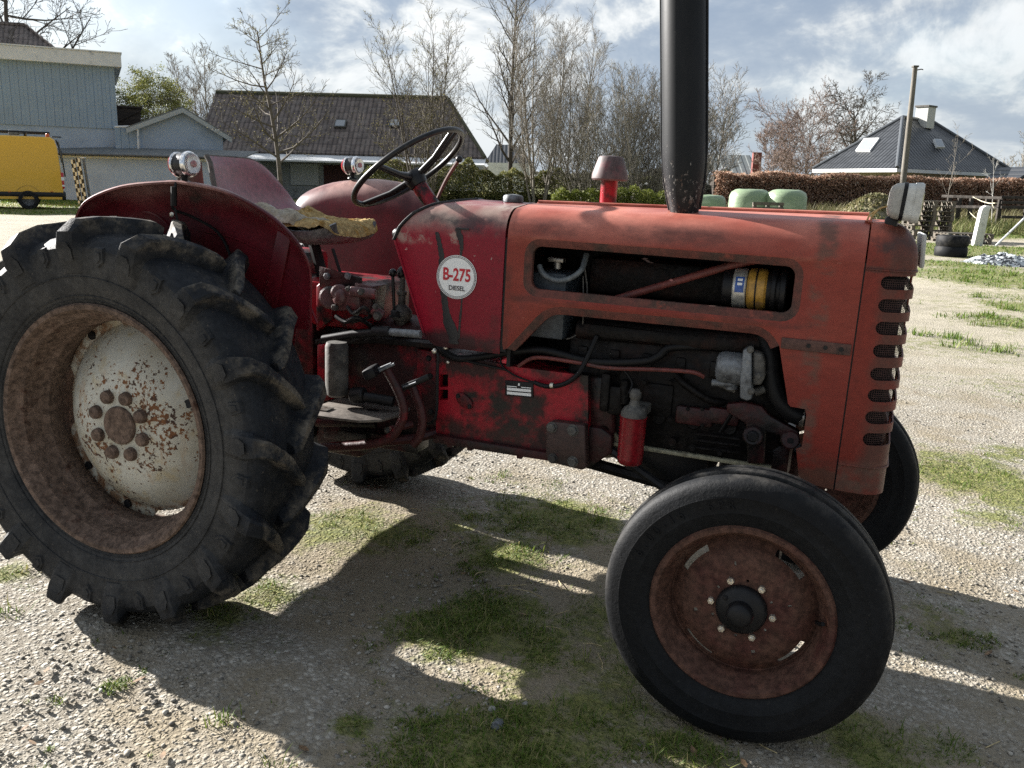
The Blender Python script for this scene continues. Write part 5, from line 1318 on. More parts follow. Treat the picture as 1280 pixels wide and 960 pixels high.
blades(pts, lambda x, y, D: .25 + .75 * rng.random() ** 1.3, lambda D: .018, .5, 'tall_dry_grass', G3)
def weed_zone(x, y, D):
    lat = (Vector((x, y, 0)) - Vector((CAM.x, CAM.y, 0))).dot(RH)
    return (13.0 < lat < 21 and 29 < D < 39.5 and mnoise.noise(Vector((x * .5, y * .5, 2))) > -.05)
pts = scatter(7000, 28, 40, weed_zone)
blades(pts, lambda x, y, D: .15 + .5 * rng.random() ** 1.6, lambda D: .013, .6, 'rough_grass', leaf_mat('rough_grass', [(0, (.07, .10, .025)), (.5, (.15, .17, .05)), (1, (.28, .25, .13))]))
# straws blown about
t = MB(); rnd = random.Random(5)
for px, py, L in [(750, 835, .13), (660, 745, .12), (690, 790, .10), (700, 735, .08), (570, 685, .07), (430, 650, .05), (1240, 935, .06), (640, 735, .10), (790, 760, .06), (960, 940, .05), (800, 855, .05), (520, 640, .05), (850, 935, .06), (1180, 745, .05), (600, 720, .05), (740, 810, .06), (770, 860, .05), (700, 770, .09), (640, 680, .06)]:
    p = ground_hit(px, py); a = rnd.random() * 3.1; d = Vector((math.cos(a), math.sin(a), 0)) * L / 2
    pts_ = [p - d, p + Vector((rnd.uniform(-.01, .01), rnd.uniform(-.01, .01), .004)), p + d]
    t.tube([q + Vector((0, 0, .010)) for q in pts_], .0016, 5)
tag(t.build('straw', M('dry_straw', (.42, .34, .18), .7)), kind='stuff')

t = MB(); rnd = random.Random(31)
for (x, y, D) in scatter(70, 1.6, 6.5, lambda x, y, D: True, .9):
    L_ = rnd.uniform(.010, .024); a = rnd.random() * 6.28; u = Vector((math.cos(a), math.sin(a), rnd.uniform(-.25, .25))); w = Vector((-u.y, u.x, rnd.uniform(-.3, .3))) * .55; c = Vector((x, y, ground_z(x, y) + .012))
    vs_ = [t.v(c - u * L_), t.v(c - u * L_ * .2 + w * L_ * .7), t.v(c + u * L_ * .6 + w * L_ * .4), t.v(c + u * L_), t.v(c + u * L_ * .5 - w * L_ * .5), t.v(c - u * L_ * .3 - w * L_ * .7)]
    t.f(vs_)
tag(t.build('dead_leaves', M('dead_leaf', (.20, .125, .065), .8, layers=[((.10, .06, .035), 90, .45, .6)]), smooth=0, weld=False), kind='stuff')
# ---------------------------------------------------------------- surroundings
class Site:
    """an Empty standing D metres out at the column px; local x right, y away from the camera, z up"""
    def __init__(s, name, label, cat, px, D, rot=0.0, group=None, ybase=250):
        lat, _ = lat_h(px, ybase, D); s.lat0, s.D0, s.rot = lat, D, R(rot)
        p = from_lat(lat, D); s.gz = ground_z(p.x, p.y)
        s.o = thing(name, label, cat, (p.x, p.y, s.gz), YAW + s.rot, group)
    def loc(s, px, py, D):
        lat, z = lat_h(px, py, D); dx, dy = lat - s.lat0, D - s.D0; c, n = math.cos(-s.rot), math.sin(-s.rot)
        return Vector((dx * c - dy * n, dx * n + dy * c, z - s.gz))
    def on(s, px, py, yy=0.0):
        """where the sight line through a pixel meets the site's own plane y = yy"""
        d = FW + RW * ((px - 640) / FPX) - UW * ((py - 480) / FPX); m = Matrix.Rotation(-(YAW + s.rot), 3, 'Z')
        o = m @ (CAM - from_lat(s.lat0, s.D0, s.gz)); q = m @ d; return o + q * ((yy - o.y) / q.y)
    def on_plane(s, px, py, a, b, c):
        d = FW + RW * ((px - 640) / FPX) - UW * ((py - 480) / FPX); m = Matrix.Rotation(-(YAW + s.rot), 3, 'Z')
        o = m @ (CAM - from_lat(s.lat0, s.D0, s.gz)); q = m @ d; n = (b - a).cross(c - a).normalized()
        return o + q * ((a - o).dot(n) / q.dot(n)), n
def slab(t, pts, th):
    """thick sheet from a planar loop of points"""
    pts = [Vector(p) for p in pts]; n = (pts[1] - pts[0]).cross(pts[2] - pts[0]).normalized()
    if n.z < 0: n = -n
    A = [t.v(p) for p in pts]; B = [t.v(p - n * th) for p in pts]
    t.f(A); t.f(B[::-1])
    for i in range(len(pts)): t.f([A[i], A[(i + 1) % len(pts)], B[(i + 1) % len(pts)], B[i]])

def tile_mat(name, base, dark, cols=4.2, rows=2.6, wear=None, rough=.75, axis=0, dirv=None):
    m, nt, b = new_mat(name); g = NT(nt); v = g.coord('Object'); s = list(g.sep(v))
    if dirv is not None:
        dp_ = g.node('ShaderNodeVectorMath', operation='DOT_PRODUCT'); g.L.new(v, dp_.inputs[0]); dp_.inputs[1].default_value = dirv; s[axis] = dp_.outputs['Value']
    u = g.math('FRACT', g.math('MULTIPLY', s[axis], cols)); w = g.math('FRACT', g.math('MULTIPLY', s[2], rows * 1.25))
    wave = g.math('SINE', g.math('MULTIPLY', u, PI)); step = g.math('POWER', w, 1.0)
    cell = g.node('ShaderNodeTexWhiteNoise', noise_dimensions='2D'); cb = g.node('ShaderNodeCombineXYZ')
    g.put(cb.inputs[0], g.math('FLOOR', g.math('MULTIPLY', s[axis], cols))); g.put(cb.inputs[1], g.math('FLOOR', g.math('MULTIPLY', s[2], rows * 1.25))); g.L.new(cb.outputs[0], cell.inputs['Vector'])
    col = g.mix(g.ramp(cell.outputs['Value'], .2, .9, 0, .45), base, dark)
    col = g.mix(g.ramp(wave, .15, .75, .75, 0), col, dark); col = g.mix(g.ramp(w, .0, .22, .6, 0), col, dark)
    if wear: col = g.mix(g.ramp(g.noise(v, 2.2, 7, .65), .45, .68, 0, .75), col, wear)
    g.put(b.inputs['Base Color'], col); b.inputs['Roughness'].default_value = rough
    h = g.math('ADD', wave, g.math('MULTIPLY', step, -.6))
    g.L.new(g.bump(h, 1.0, .05), b.inputs['Normal'])
    return m
def corr_mat(name, base, period, axis=0, rough=.5, depth=.02, wear=None):
    m, nt, b = new_mat(name); g = NT(nt); v = g.coord('Object'); s = g.sep(v)
    w = g.math('SINE', g.math('MULTIPLY', s[axis], 2 * PI / period))
    col = base
    n = g.noise(v, .8, 6, .6); col = g.mix(g.ramp(n, .3, .7, 0, .5), base, tuple(c * .78 for c in base))
    if wear: col = g.mix(g.ramp(g.noise(v, 3, 6), .52, .7, 0, .7), col, wear)
    g.put(b.inputs['Base Color'], col); b.inputs['Roughness'].default_value = rough
    g.L.new(g.bump(g.ramp(w, -.4, .4), 1.0, depth), b.inputs['Normal'])
    return m
MAT['clad'] = corr_mat('blue_grey_cladding', (.25, .33, .42), .36, rough=.55, depth=.03)
MAT['render_grey'] = M('pale_grey_render', (.31, .38, .475), .8, layers=[((.26, .32, .40), .7, .45, .7)], bump=(8, .1, .01))
MAT['render_low'] = M('grey_washed_wall', (.42, .475, .55), .85, layers=[((.34, .385, .45), .6, .45, .7), ((.22, .23, .23), 2.5, .62, .8)], bump=(9, .1, .01))
MAT['white_wood'] = M('white_painted_board', (.60, .61, .61), .55, layers=[((.42, .43, .43), 3, .55, .75)])
MAT['fibre'] = corr_mat('corrugated_fibre_cement', (.16, .17, .17), .18, rough=.85, depth=.05, wear=(.25, .25, .23))
MAT['tile_brown'] = tile_mat('old_brown_roof_tile', (.175, .138, .120), (.040, .032, .030), 3.4, 1.9, wear=(.20, .17, .15), rough=.85)
MAT['tile_black'] = tile_mat('black_glazed_roof_tile', (.028, .030, .034), (.014, .016, .019), 3.3, 2.6, rough=.42)
MAT['brick_yellow'] = M('buff_brick', (.34, .29, .215), .85, layers=[((.26, .21, .15), 14, .45, .7)])
MAT['brick_red'] = M('red_brick', (.17, .045, .035), .85, layers=[((.11, .03, .025), 12, .45, .7)])
MAT['white_wall'] = M('whitewash', (.62, .62, .60), .85, layers=[((.45, .45, .43), 2, .5, .75)])
MAT['dark_wood_board'] = M('dark_brown_boards', (.050, .036, .026), .85, layers=[((.09, .065, .045), 3, .5, .7)], scale=(.3, .3, 3))

# --- large clad shed on the left
S_ = Site('clad_shed', 'large blue-grey clad shed with a white fascia board behind the yellow van', 'shed', 142, 46, rot=25)
L = lambda px, py, D: S_.on(px, py, (D - 46))
def wall_box(t, a, b_, y0, y1):                         # a, b_: local corners (x, z)
    x0, x1 = sorted((a.x, b_.x)); z0, z1 = sorted((a.z, b_.z)); t.box(((x0 + x1) / 2, (y0 + y1) / 2, (z0 + z1) / 2), (x1 - x0, y1 - y0, z1 - z0))
xl = L(-150, 100, 46).x
t = MB(); a = L(142, 80, 46); b_ = L(142, 161, 46); t.box(((xl + a.x) / 2, 5, (a.z + b_.z) / 2), (a.x - xl, 10, a.z - b_.z)); t.build('cladding', MAT['clad'], S_.o, smooth=0)
t = MB(); t.box(((xl + a.x) / 2, 5.06, b_.z / 2), (a.x - xl, 10, b_.z)); t.build('lower_wall', MAT['render_grey'], S_.o, smooth=0)
f0, f1 = L(151, 67, 45.6), L(151, 84, 45.6)
t = MB(); t.box(((xl + f0.x) / 2, 4.9, (f0.z + f1.z) / 2), (f0.x - xl, 10.6, f0.z - f1.z), bevel=.02); t.box(((xl + f0.x) / 2, 4.9, f0.z + .03), (f0.x - xl + .08, 10.7, .06)); t.build('fascia', MAT['white_wood'], S_.o, smooth=0)

S2 = Site('tile_roofed_house', 'house whose brown hipped tile roof rises above the clad shed', 'house', 20, 60, rot=24)
L = S2.loc; ra, rb = L(-200, 30, 64), L(31, 31, 64); ea, eb = L(-240, 74, 58), L(92, 76, 58); 
t = MB(); slab(t, [Vector((ea.x, -2, ea.z)), Vector((eb.x, -2, eb.z)), Vector((rb.x, 4, rb.z)), Vector((ra.x, 4, ra.z))], .12)
slab(t, [Vector((eb.x, -2, eb.z)), Vector((eb.x, 10, eb.z)), Vector((rb.x, 4, rb.z))], .12); slab(t, [Vector((ea.x, 10, ea.z)), Vector((eb.x, 10, eb.z)), Vector((rb.x, 4, rb.z)), Vector((ra.x, 4, ra.z))], .12)
t.build('roof', MAT['tile_brown'], S2.o, smooth=0)
t = MB(); t.tube([rb + Vector((0, 0, .02)), Vector((eb.x, -2, eb.z))], .10, 6); t.tube([Vector((ra.x, 4, ra.z)), rb], .12, 6); t.build('ridge_tiles', MAT['tile_brown'], S2.o)
t = MB(); t.box(((ea.x + eb.x) / 2, 4, ea.z / 2 - .1), (eb.x - ea.x - .8, 11, ea.z - .2)); t.build('wall', MAT['brick_red'], S2.o, smooth=0)

# --- long low annex with a corrugated roof
S3 = Site('low_annex', 'long low pale annex with a corrugated lean-to roof in front of the clad shed', 'annex', 180, 43.5)
L = S3.loc; x0, x1 = L(-260, 200, 43.5).x, L(300, 200, 43.5).x; zt = L(150, 196, 43.5).z; zb = L(150, 184.5, 45.9).z
t = MB(); t.box(((x0 + x1) / 2, 1.2, zt / 2), (x1 - x0, 2.4, zt)); t.build('wall', MAT['render_low'], S3.o, smooth=0)
t = MB(); slab(t, [Vector((x0, -.30, zt + .10)), Vector((x1 + .2, -.30, zt + .10)), Vector((x1 + .2, 2.43, zb)), Vector((x0, 2.43, zb))], .05)
t.build('roof', MAT['fibre'], S3.o, smooth=0)
t = MB(); t.box(((x0 + x1) / 2, -.06, zt - .02), (x1 - x0, .08, .16)); t.build('eave_board', MAT['white_wood'], S3.o, smooth=0)
t = MB(); t.tube([Vector((x0, -.36, zt + .05)), Vector((x1, -.36, zt + .05))], .055, 8); t.build('gutter', MAT['grey'], S3.o)

# --- small gabled outbuilding
S4 = Site('gabled_outbuilding', 'small blue-grey gabled outbuilding between the clad shed and the tiled farmhouse', 'outbuilding', 228, 46.6, rot=21)
L = lambda px, py, D: S4.on(px, py, (D - 46.6)); pk, el, er = L(228, 137, 46.6), L(166, 161, 46.6), L(278, 164, 46.6)
t = MB(); t.prism([(el.x + .15, 0), (er.x - .0, 0), (er.x, er.z - .1), (pk.x, pk.z - .1), (el.x + .15, el.z)], XZW, 0, 8); t.build('gable_wall', MAT['render_grey'], S4.o, smooth=0)
t = MB(); el2 = L(158, 159, 46.6); er2 = L(289, 171, 46.6); pk2 = L(228, 133.5, 46.6)
slab(t, [Vector((el2.x, -.35, el2.z)), Vector((pk2.x, -.35, pk2.z)), Vector((pk2.x, 8, pk2.z)), Vector((el2.x, 8, el2.z))], .06)
slab(t, [Vector((er2.x, -.35, er2.z)), Vector((pk2.x, -.35, pk2.z)), Vector((pk2.x, 8, pk2.z)), Vector((er2.x, 8, er2.z))], .06)
t.build('roof', MAT['fibre'], S4.o, smooth=0)
t = MB()
for e in (el2, er2):
    t.prism([(e.x, e.z - .07), (pk2.x, pk2.z - .07), (pk2.x, pk2.z - .30), (e.x, e.z - .30)], XZW, -.39, -.33)
t.build('barge_board', M('grey_barge_board', (.33, .36, .37), .6), S4.o, smooth=0)
t = MB(); q0, q1 = L(143, 159, 46.6), L(171, 160, 46.6); t.box(((q0.x + q1.x) / 2, .5, q0.z / 2), (q1.x - q0.x, 1, q0.z)); t.build('link_wall', MAT['clad'], S4.o, smooth=0)
t = MB(); q = L(172, 158, 46.3); q2 = L(173, 186, 46.3); t.tube([q, q2], .05, 8); t.tube([L(143, 158.5, 46.3), q], .05, 8); t.build('downpipe', MAT['white_wood'], S4.o)
S5 = Site('boarded_tank_house', 'dark brown boarded box standing between the clad shed and the gable', 'outbuilding', 158, 52, rot=24)
L = lambda px, py, D: S5.on(px, py); a, b_ = L(140, 134, 52), L(177, 158, 52); t = MB(); t.box(((a.x + b_.x) / 2, 1.2, a.z / 2), (b_.x - a.x, 2.4, a.z)); t.build('boarding', MAT['dark_wood_board'], S5.o, smooth=0)
t = MB(); t.box(((a.x + b_.x) / 2, 1.2, a.z + .06), (b_.x - a.x + .2, 2.6, .10)); t.tube([Vector((a.x, -.06, a.z - .9)), Vector((b_.x, -.06, a.z - .1))], .06, 4); t.build('coping', MAT['dark_wood_board'], S5.o, smooth=0)

# --- tiled farmhouse
S6 = Site('farmhouse', 'long farmhouse with a worn brown tile roof and two skylights behind the tractor seat', 'farmhouse', 420, 57)
L = S6.loc; rl, rr = L(270, 115, 61.5), L(560, 126, 61.5); el, er = L(255, 190, 57), L(606, 194, 57)
zr = (rl.z + rr.z) / 2 + .05; ze = (el.z + er.z) / 2
t = MB(); slab(t, [Vector((rl.x, 0, ze)), Vector((er.x, 0, ze)), Vector((rr.x, 4.5, zr)), Vector((rl.x, 4.5, zr))], .14)
slab(t, [Vector((rl.x, 9, ze)), Vector((er.x, 9, ze)), Vector((rr.x, 4.5, zr)), Vector((rl.x, 4.5, zr))], .14)
slab(t, [Vector((er.x, 0, ze)), Vector((er.x, 9, ze)), Vector((rr.x, 4.5, zr))], .14)
roof = t.build('roof', MAT['tile_brown'], S6.o, smooth=0)
t = MB(); t.tube([Vector((rl.x, 4.5, zr + .03)), Vector((rr.x, 4.5, zr + .03))], .15, 8); t.tube([Vector((rr.x, 4.5, zr)), Vector((er.x, 0, ze))], .12, 8); t.build('ridge_tiles', M('mossy_ridge', (.075, .075, .045), .9), roof)
t = MB(); t.prism([(0, 0), (8.6, 0), (8.6, ze - .1), (4.3, zr - .45), (0, ze - .1)], lambda u, v, w: Vector((rl.x + .3 + w, .2 + u, v)), 0, .3); t.build('gable_wall', MAT['render_grey'], S6.o, smooth=0)
t = MB()
for z0, y0, z1, y1 in ((ze, 0, zr, 4.5), (ze, 9, zr, 4.5)):
    t.prism([(y0, z0 - .05), (y1, z1 - .05), (y1, z1 - .4), (y0, z0 - .4)], lambda u, v, w: Vector((rl.x - .04 + w, u, v)), 0, .06)
t.build('barge_board', MAT['dark_wood_board'], S6.o, smooth=0)
t = MB(); t.box(((rl.x + er.x) / 2, 4.6, ze / 2 - .1), (er.x - rl.x - .8, 8.2, ze - .2)); t.build('wall', M('grey_farm_wall', (.30, .31, .31), .85, layers=[((.2, .2, .2), 2, .5, .7)]), S6.o, smooth=0)
def face_panel(name, site, px0, py0, px1, py1, D, th, mat, par, off=-.03):
    a, b_ = site.loc(px0, py0, D), site.loc(px1, py1, D); t = MB(); t.box(((a.x + b_.x) / 2, D - site.D0 + off, (a.z + b_.z) / 2), (abs(b_.x - a.x), th, abs(a.z - b_.z)), bevel=.01); return t.build(name, mat, par, smooth=0)
t = MB(); a = L(300, 193, 55.6); b_ = L(606, 193, 55.6); slab(t, [Vector((a.x - 3, -1.5, a.z - .25)), Vector((b_.x, -1.5, a.z - .25)), Vector((b_.x, .35, ze - .05)), Vector((a.x - 3, .35, ze - .05))], .10)
t.build('canopy', MAT['white_wood'], S6.o, smooth=0)
face_panel('door', S6, 362, 204, 398, 232, 57.3, .06, M('pale_grey_door', (.42, .43, .43), .7), S6.o, .12)
face_panel('doorway', S6, 404, 206, 436, 232, 57.3, .06, M('dark_red_doorway', (.05, .015, .014), .8), S6.o, .12)
def skylight(px, py, w, h, D0, y0, site, par, z0, z1, dy):
    q = site.loc(px, py, D0); sl = math.atan2(z1 - z0, dy); yy = (q.z - z0) / (z1 - z0) * dy
    m = Matrix.Rotation(sl, 3, 'X'); t = MB(); c = Vector((q.x, yy, q.z)) + m @ Vector((0, 0, .10)); t.box(c, (w, h, .10), m, bevel=.01); fr = t.build('skylight', MAT['grey'], par, smooth=0)
    t = MB(); t.box(c + m @ Vector((0, 0, .055)), (w - .16, h - .16, .02), m); t.build('pane', MAT['skylight'], fr, smooth=0)
skylight(425, 156, .75, .75, 59, 0, S6, roof, ze, zr, 4.5); skylight(493, 155, .7, .75, 59, 0, S6, roof, ze, zr, 4.5)

# --- distant houses between the trees
S7 = Site('distant_house', 'distant white house with a dark hipped roof glimpsed through the bare trees', 'house', 632, 78)
L = S7.loc; a, b_, c1, c2 = L(606, 203, 78), L(668, 203, 78), L(620, 180, 80), L(645, 180, 80)
t = MB(); t.box(((a.x + b_.x) / 2, 3, a.z / 2), (b_.x - a.x - .6, 6, a.z)); t.build('wall', MAT['white_wall'], S7.o, smooth=0)
t = MB(); y2 = 3.0
for p4 in ([(a.x, 0, a.z), (b_.x, 0, a.z), (c2.x, y2, c1.z), (c1.x, y2, c1.z)], [(a.x, 6, a.z), (b_.x, 6, a.z), (c2.x, y2, c1.z), (c1.x, y2, c1.z)]): slab(t, p4, .1)
slab(t, [(a.x, 0, a.z), (a.x, 6, a.z), (c1.x, y2, c1.z)], .1); slab(t, [(b_.x, 0, a.z), (b_.x, 6, a.z), (c2.x, y2, c1.z)], .1); t.build('roof', MAT['tile_black'], S7.o, smooth=0)
face_panel('door', S7, 636, 204, 645, 222, 78, .06, MAT['brick_red'], S7.o, .28)
for x0_, x1_ in ((648, 653), (656, 661)): face_panel('window', S7, x0_, 207, x1_, 215, 78, .06, MAT['window'], S7.o, .28)

S8 = Site('grey_barn', 'grey corrugated-roofed barn beyond the brown hedge', 'barn', 915, 78)
L = S8.loc; a, b_, c1, c2 = L(862, 218, 78), L(953, 218, 78), L(862, 192, 81), L(938, 192, 81)
t = MB(); slab(t, [(a.x, 0, a.z), (b_.x, 0, a.z), (c2.x, 3.2, c1.z), (c1.x, 3.2, c1.z)], .1); slab(t, [(a.x, 6.4, a.z), (b_.x, 6.4, a.z), (c2.x, 3.2, c1.z), (c1.x, 3.2, c1.z)], .1); slab(t, [(b_.x, 0, a.z), (b_.x, 6.4, a.z), (c2.x, 3.2, c1.z)], .1)
t.build('roof', corr_mat('weathered_grey_sheet', (.23, .25, .245), .8, rough=.8, depth=.05, wear=(.32, .34, .33)), S8.o, smooth=0)
t = MB(); t.box(((a.x + b_.x) / 2, 3.2, a.z / 2 - .05), (b_.x - a.x - .5, 6, a.z - .1)); t.build('wall', MAT['dark_wood_board'], S8.o, smooth=0)
q0, q1 = L(944, 190, 77), L(952, 222, 77); t = MB(); t.box(((q0.x + q1.x) / 2, -.3, q0.z / 2), (q1.x - q0.x, .5, q0.z), bevel=.03); t.build('chimney', MAT['brick_red'], S8.o, smooth=0)
S9 = Site('greenhouse', 'small glass greenhouse gable in front of the grey barn', 'greenhouse', 901, 54)
L = S9.loc; a, pk, b_ = L(886, 221, 54), L(908, 210, 54), L(919, 220, 54)
t = MB(); w_ = 1.6
for p, q in ((a, pk), (pk, b_)):
    for y in (0, 1.2, 2.4): t.tube([Vector((p.x, y, p.z)), Vector((q.x, y, q.z))], .035, 4)
for p in (a, pk, b_): t.tube([Vector((p.x, 0, p.z)), Vector((p.x, 2.4, p.z))], .035, 4)
for p in (a, b_):
    for y in (0, 2.4): t.tube([Vector((p.x, y, 0)), Vector((p.x, y, p.z))], .035, 4)
t.build('frame', MAT['alu'], S9.o)
t = MB(); slab(t, [(a.x, 0, a.z), (pk.x, 0, pk.z), (pk.x, 2.4, pk.z), (a.x, 2.4, a.z)], .01); slab(t, [(pk.x, 0, pk.z), (b_.x, 0, b_.z), (b_.x, 2.4, b_.z), (pk.x, 2.4, pk.z)], .01); t.box(((a.x + b_.x) / 2, 1.2, a.z / 2), (b_.x - a.x, 2.3, a.z)); t.build('glazing', MAT['skylight'], S9.o, smooth=0)
S10 = Site('tin_roofed_lean_to', 'dark lean-to shed with a grey-green sheet roof just right of the exhaust stack', 'shed', 880, 47)
L = S10.loc; a, b_, c_ = L(850, 214, 47), L(884, 214, 47), L(900, 236, 46)
t = MB(); slab(t, [(a.x - 1, 0, a.z + .2), (b_.x - .2, 0, b_.z + .2), (c_.x, 0, c_.z), (c_.x, 0, c_.z)][:3] , .02)
t = MB(); slab(t, [(a.x, -.2, a.z), (a.x, 3, a.z), (c_.x, 3, c_.z), (c_.x, -.2, c_.z)], .06); slab(t, [(a.x, -.2, a.z), (a.x, 3, a.z), (a.x - 2, 3, c_.z), (a.x - 2, -.2, c_.z)], .06); t.build('roof', MAT['fibre'], S10.o, smooth=0)
t = MB(); t.prism([(a.x - 1.8, 0), (c_.x - .2, 0), (c_.x - .2, c_.z - .1), (a.x, a.z - .15), (a.x - 1.8, c_.z - .1)], XZW, 0, 2.8); t.build('wall', MAT['dark_wood_board'], S10.o, smooth=0)

# --- hipped house on the right
SH = Site('hipped_house', 'buff brick bungalow with a black tiled hip roof and white chimney behind the pole', 'house', 1121, 48)
L = SH.loc
C_, A_, B_ = L(1121, 212.5, 48), L(1016, 213, 55), L(1272, 213.5, 54.5); ze = (C_.z + A_.z + B_.z) / 3
for q in (A_, B_, C_): q.z = ze
D_ = A_ + B_ - C_; a1, a2 = L(1128, 149, 53.2), L(1166, 150.5, 56.0); zr = (a1.z + a2.z) / 2; a1.z = a2.z = zr
tl1 = tile_mat('black_tile_front', (.036, .039, .044), (.011, .0125, .015), 3.3, 2.2, rough=.4, dirv=(B_ - C_).normalized()); tl2 = tile_mat('black_tile_side', (.036, .039, .044), (.011, .0125, .015), 3.3, 2.2, rough=.4, dirv=(C_ - A_).normalized())
t = MB(); slab(t, [C_, B_, a2, a1], .12); slab(t, [D_, A_, a1, a2], .12); rf = t.build('roof', tl1, SH.o, smooth=0)
for tri in ([A_, C_, a1], [B_, D_, a2]):
    t = MB(); slab(t, tri, .12); t.build('hip_end', tl2, rf, smooth=0)
t = MB()
for p, q in ((a1, a2), (a1, C_), (a2, B_), (a1, A_)): t.tube([p + Vector((0, 0, .03)), q + Vector((0, 0, .03))], .10, 8)
t.build('ridge_tiles', M('grey_ridge_tiles', (.075, .082, .09), .4), rf)
def wall_ring(t, ins, z0, z1):
    cen = (A_ + B_ + C_ + D_) / 4; P_ = [cen + (q - cen) * (1 - ins / (q - cen).length) for q in (C_, B_, D_, A_)]
    t.prism([(q.x, q.y) for q in P_], lambda u, v, w: Vector((u, v, w)), z0, z1)
t = MB(); wall_ring(t, .9, 0, ze - .06); wl = t.build('wall', MAT['brick_yellow'], SH.o, smooth=0)
t = MB(); wall_ring(t, -.03, ze - .20, ze - .02); t.build('gutter_board', MAT['white_wood'], SH.o, smooth=0)
t = MB(); ca, cb = L(1147.5, 133.5, 54.6), L(1166, 152, 54.6); t.box(((ca.x + cb.x) / 2, ca.y, (ca.z + cb.z) / 2 - .2), (cb.x - ca.x - .1, .75, ca.z - cb.z + .4), (0, 0, R(38))); ch = t.build('chimney', M('pale_chimney_render', (.50, .50, .47), .8), rf, smooth=0)
t = MB(); t.box(((ca.x + cb.x) / 2, ca.y, ca.z + .02), (cb.x - ca.x + .02, .85, .10), (0, 0, R(38))); t.build('chimney_cap', MAT['grey'], ch, smooth=0)
def roof_window(quad, P_):
    pts = []
    for px, py in quad:
        q, n = SH.on_plane(px, py, *P_)
        if n.z < 0: n = -n
        pts.append(q + n * .10)
    t = MB(); slab(t, pts, .12); fr = t.build('skylight', MAT['white_wood'], rf, smooth=0); cen = sum(pts, Vector()) / 4
    t = MB(); slab(t, [cen + (p - cen) * .84 + n * .012 for p in pts], .01); t.build('pane', MAT['skylight'], fr, smooth=0)
roof_window([(1070, 190), (1088, 190), (1100, 174), (1081, 174.5)], (A_, C_, a1)); roof_window([(1170, 185), (1180, 185.5), (1175, 175.5), (1166, 175)], (C_, B_, a1))
for (p, q, f0, f1) in ((A_, C_, .72, .86), (C_, B_, .20, .26), (C_, B_, .48, .56)):
    cen = (A_ + B_ + C_ + D_) / 4; sh = lambda v: cen + (v - cen) * (1 - .9 / (v - cen).length); p2, q2 = sh(p), sh(q); a, b_ = p2.lerp(q2, f0), p2.lerp(q2, f1); d = (b_ - a)
    t = MB(); c = (a + b_) / 2; t.box((c.x, c.y, ze - .85), (d.length, .10, .95), Matrix.Rotation(math.atan2(d.y, d.x), 3, 'Z'), bevel=.02); t.build('window', MAT['window'], SH.o, smooth=0)
SG = Site('garden_shed', 'dark gabled garden shed cut off at the right edge beyond the fence', 'shed', 1290, 47)
L = SG.loc; a, pk = L(1258, 233, 47), L(1296, 208, 47); hw_ = pk.x - a.x
t = MB(); slab(t, [(a.x, 0, a.z), (a.x, 3.5, a.z), (pk.x, 3.5, pk.z), (pk.x, 0, pk.z)], .10); slab(t, [(pk.x + hw_, 0, a.z), (pk.x + hw_, 3.5, a.z), (pk.x, 3.5, pk.z), (pk.x, 0, pk.z)], .10); t.build('roof', MAT['tile_black'], SG.o, smooth=0)
t = MB(); t.prism([(a.x + .25, 0), (pk.x + hw_ - .25, 0), (pk.x + hw_ - .25, a.z), (pk.x, pk.z - .2), (a.x + .25, a.z)], XZW, .25, 3.3); t.build('wall', M('dark_green_boards', (.03, .045, .04), .7), SG.o, smooth=0)
t = MB(); t.tube([Vector((a.x + .5, .2, a.z + .1)), Vector((pk.x, .2, pk.z - .4))], .06, 4); t.build('trellis', MAT['white_wood'], SG.o)

# --- yellow van
SV = Site('van', 'yellow high-roof panel van with a ladder rack, parked by the low annex', 'van', 76, 33, rot=27)
L = SV.loc
VP = lambda px, py: SV.on(px, py)
rear, top_, floor_ = VP(76.5, 200).x, VP(50, 170.5).z, VP(50, 249).z
Lv = 5.9; xf = rear - Lv; W_ = 1.95
def van_prof(inset):
    z0, zt = floor_ + inset * .0, top_ - inset * .3
    return [(xf + .1, z0), (rear - .05, z0), (rear, z0 + .12), (rear - .03, 1.15), (rear - .10, zt - .35), (rear - .17, zt - .10), (rear - .30, zt - .01), (rear - 3.9, zt), (rear - 4.25, zt - .12), (rear - 5.0, 1.35 + .1), (rear - 5.75, 1.12), (xf, .8)]
t = MB(); rows = []
for (y, ins) in ((-.04, .06), (0, .012), (.03, 0), (W_ - .03, 0), (W_, .012), (W_ + .04, .06)):
    pr = van_prof(ins); cx_ = (xf + rear) / 2
    rows.append([Vector((x + (cx_ - x) * ins * .12, y if ins == 0 else y + (0.02 if y < 1 else -.02), z if z < .7 else z - ins * .35)) for x, z in pr])
t.grid(rows, closed_u=True)
for r_ in (rows[0], rows[-1]): t.f([t.v(p) for p in r_])
vy_ = M('yellow_van_paint', (.72, .40, .016), .35, coat=.3, micro=.06)
vb = t.build('body', vy_, SV.o, smooth=40)
t = MB(); t.box(((xf + rear) / 2 + .01, -.005, floor_ + .17), (Lv - .1, .06, .17), bevel=.02); t.box((rear - .02, W_ / 2, floor_ + .12), (.16, W_ + .04, .30), bevel=.03); t.build('side_trim', MAT['black_gloss'], SV.o)
t = MB()
for x in (VP(1.5, 200).x, VP(66, 200).x): t.box((x, .004, (floor_ + top_) / 2 + .05), (.018, .012, top_ - floor_ - .35))
for z in (VP(20, 187).z, VP(20, 221).z): t.box((rear - 1.5, .004, z), (2.6, .012, .018))
a, b_ = VP(4, 187), VP(62, 212); 
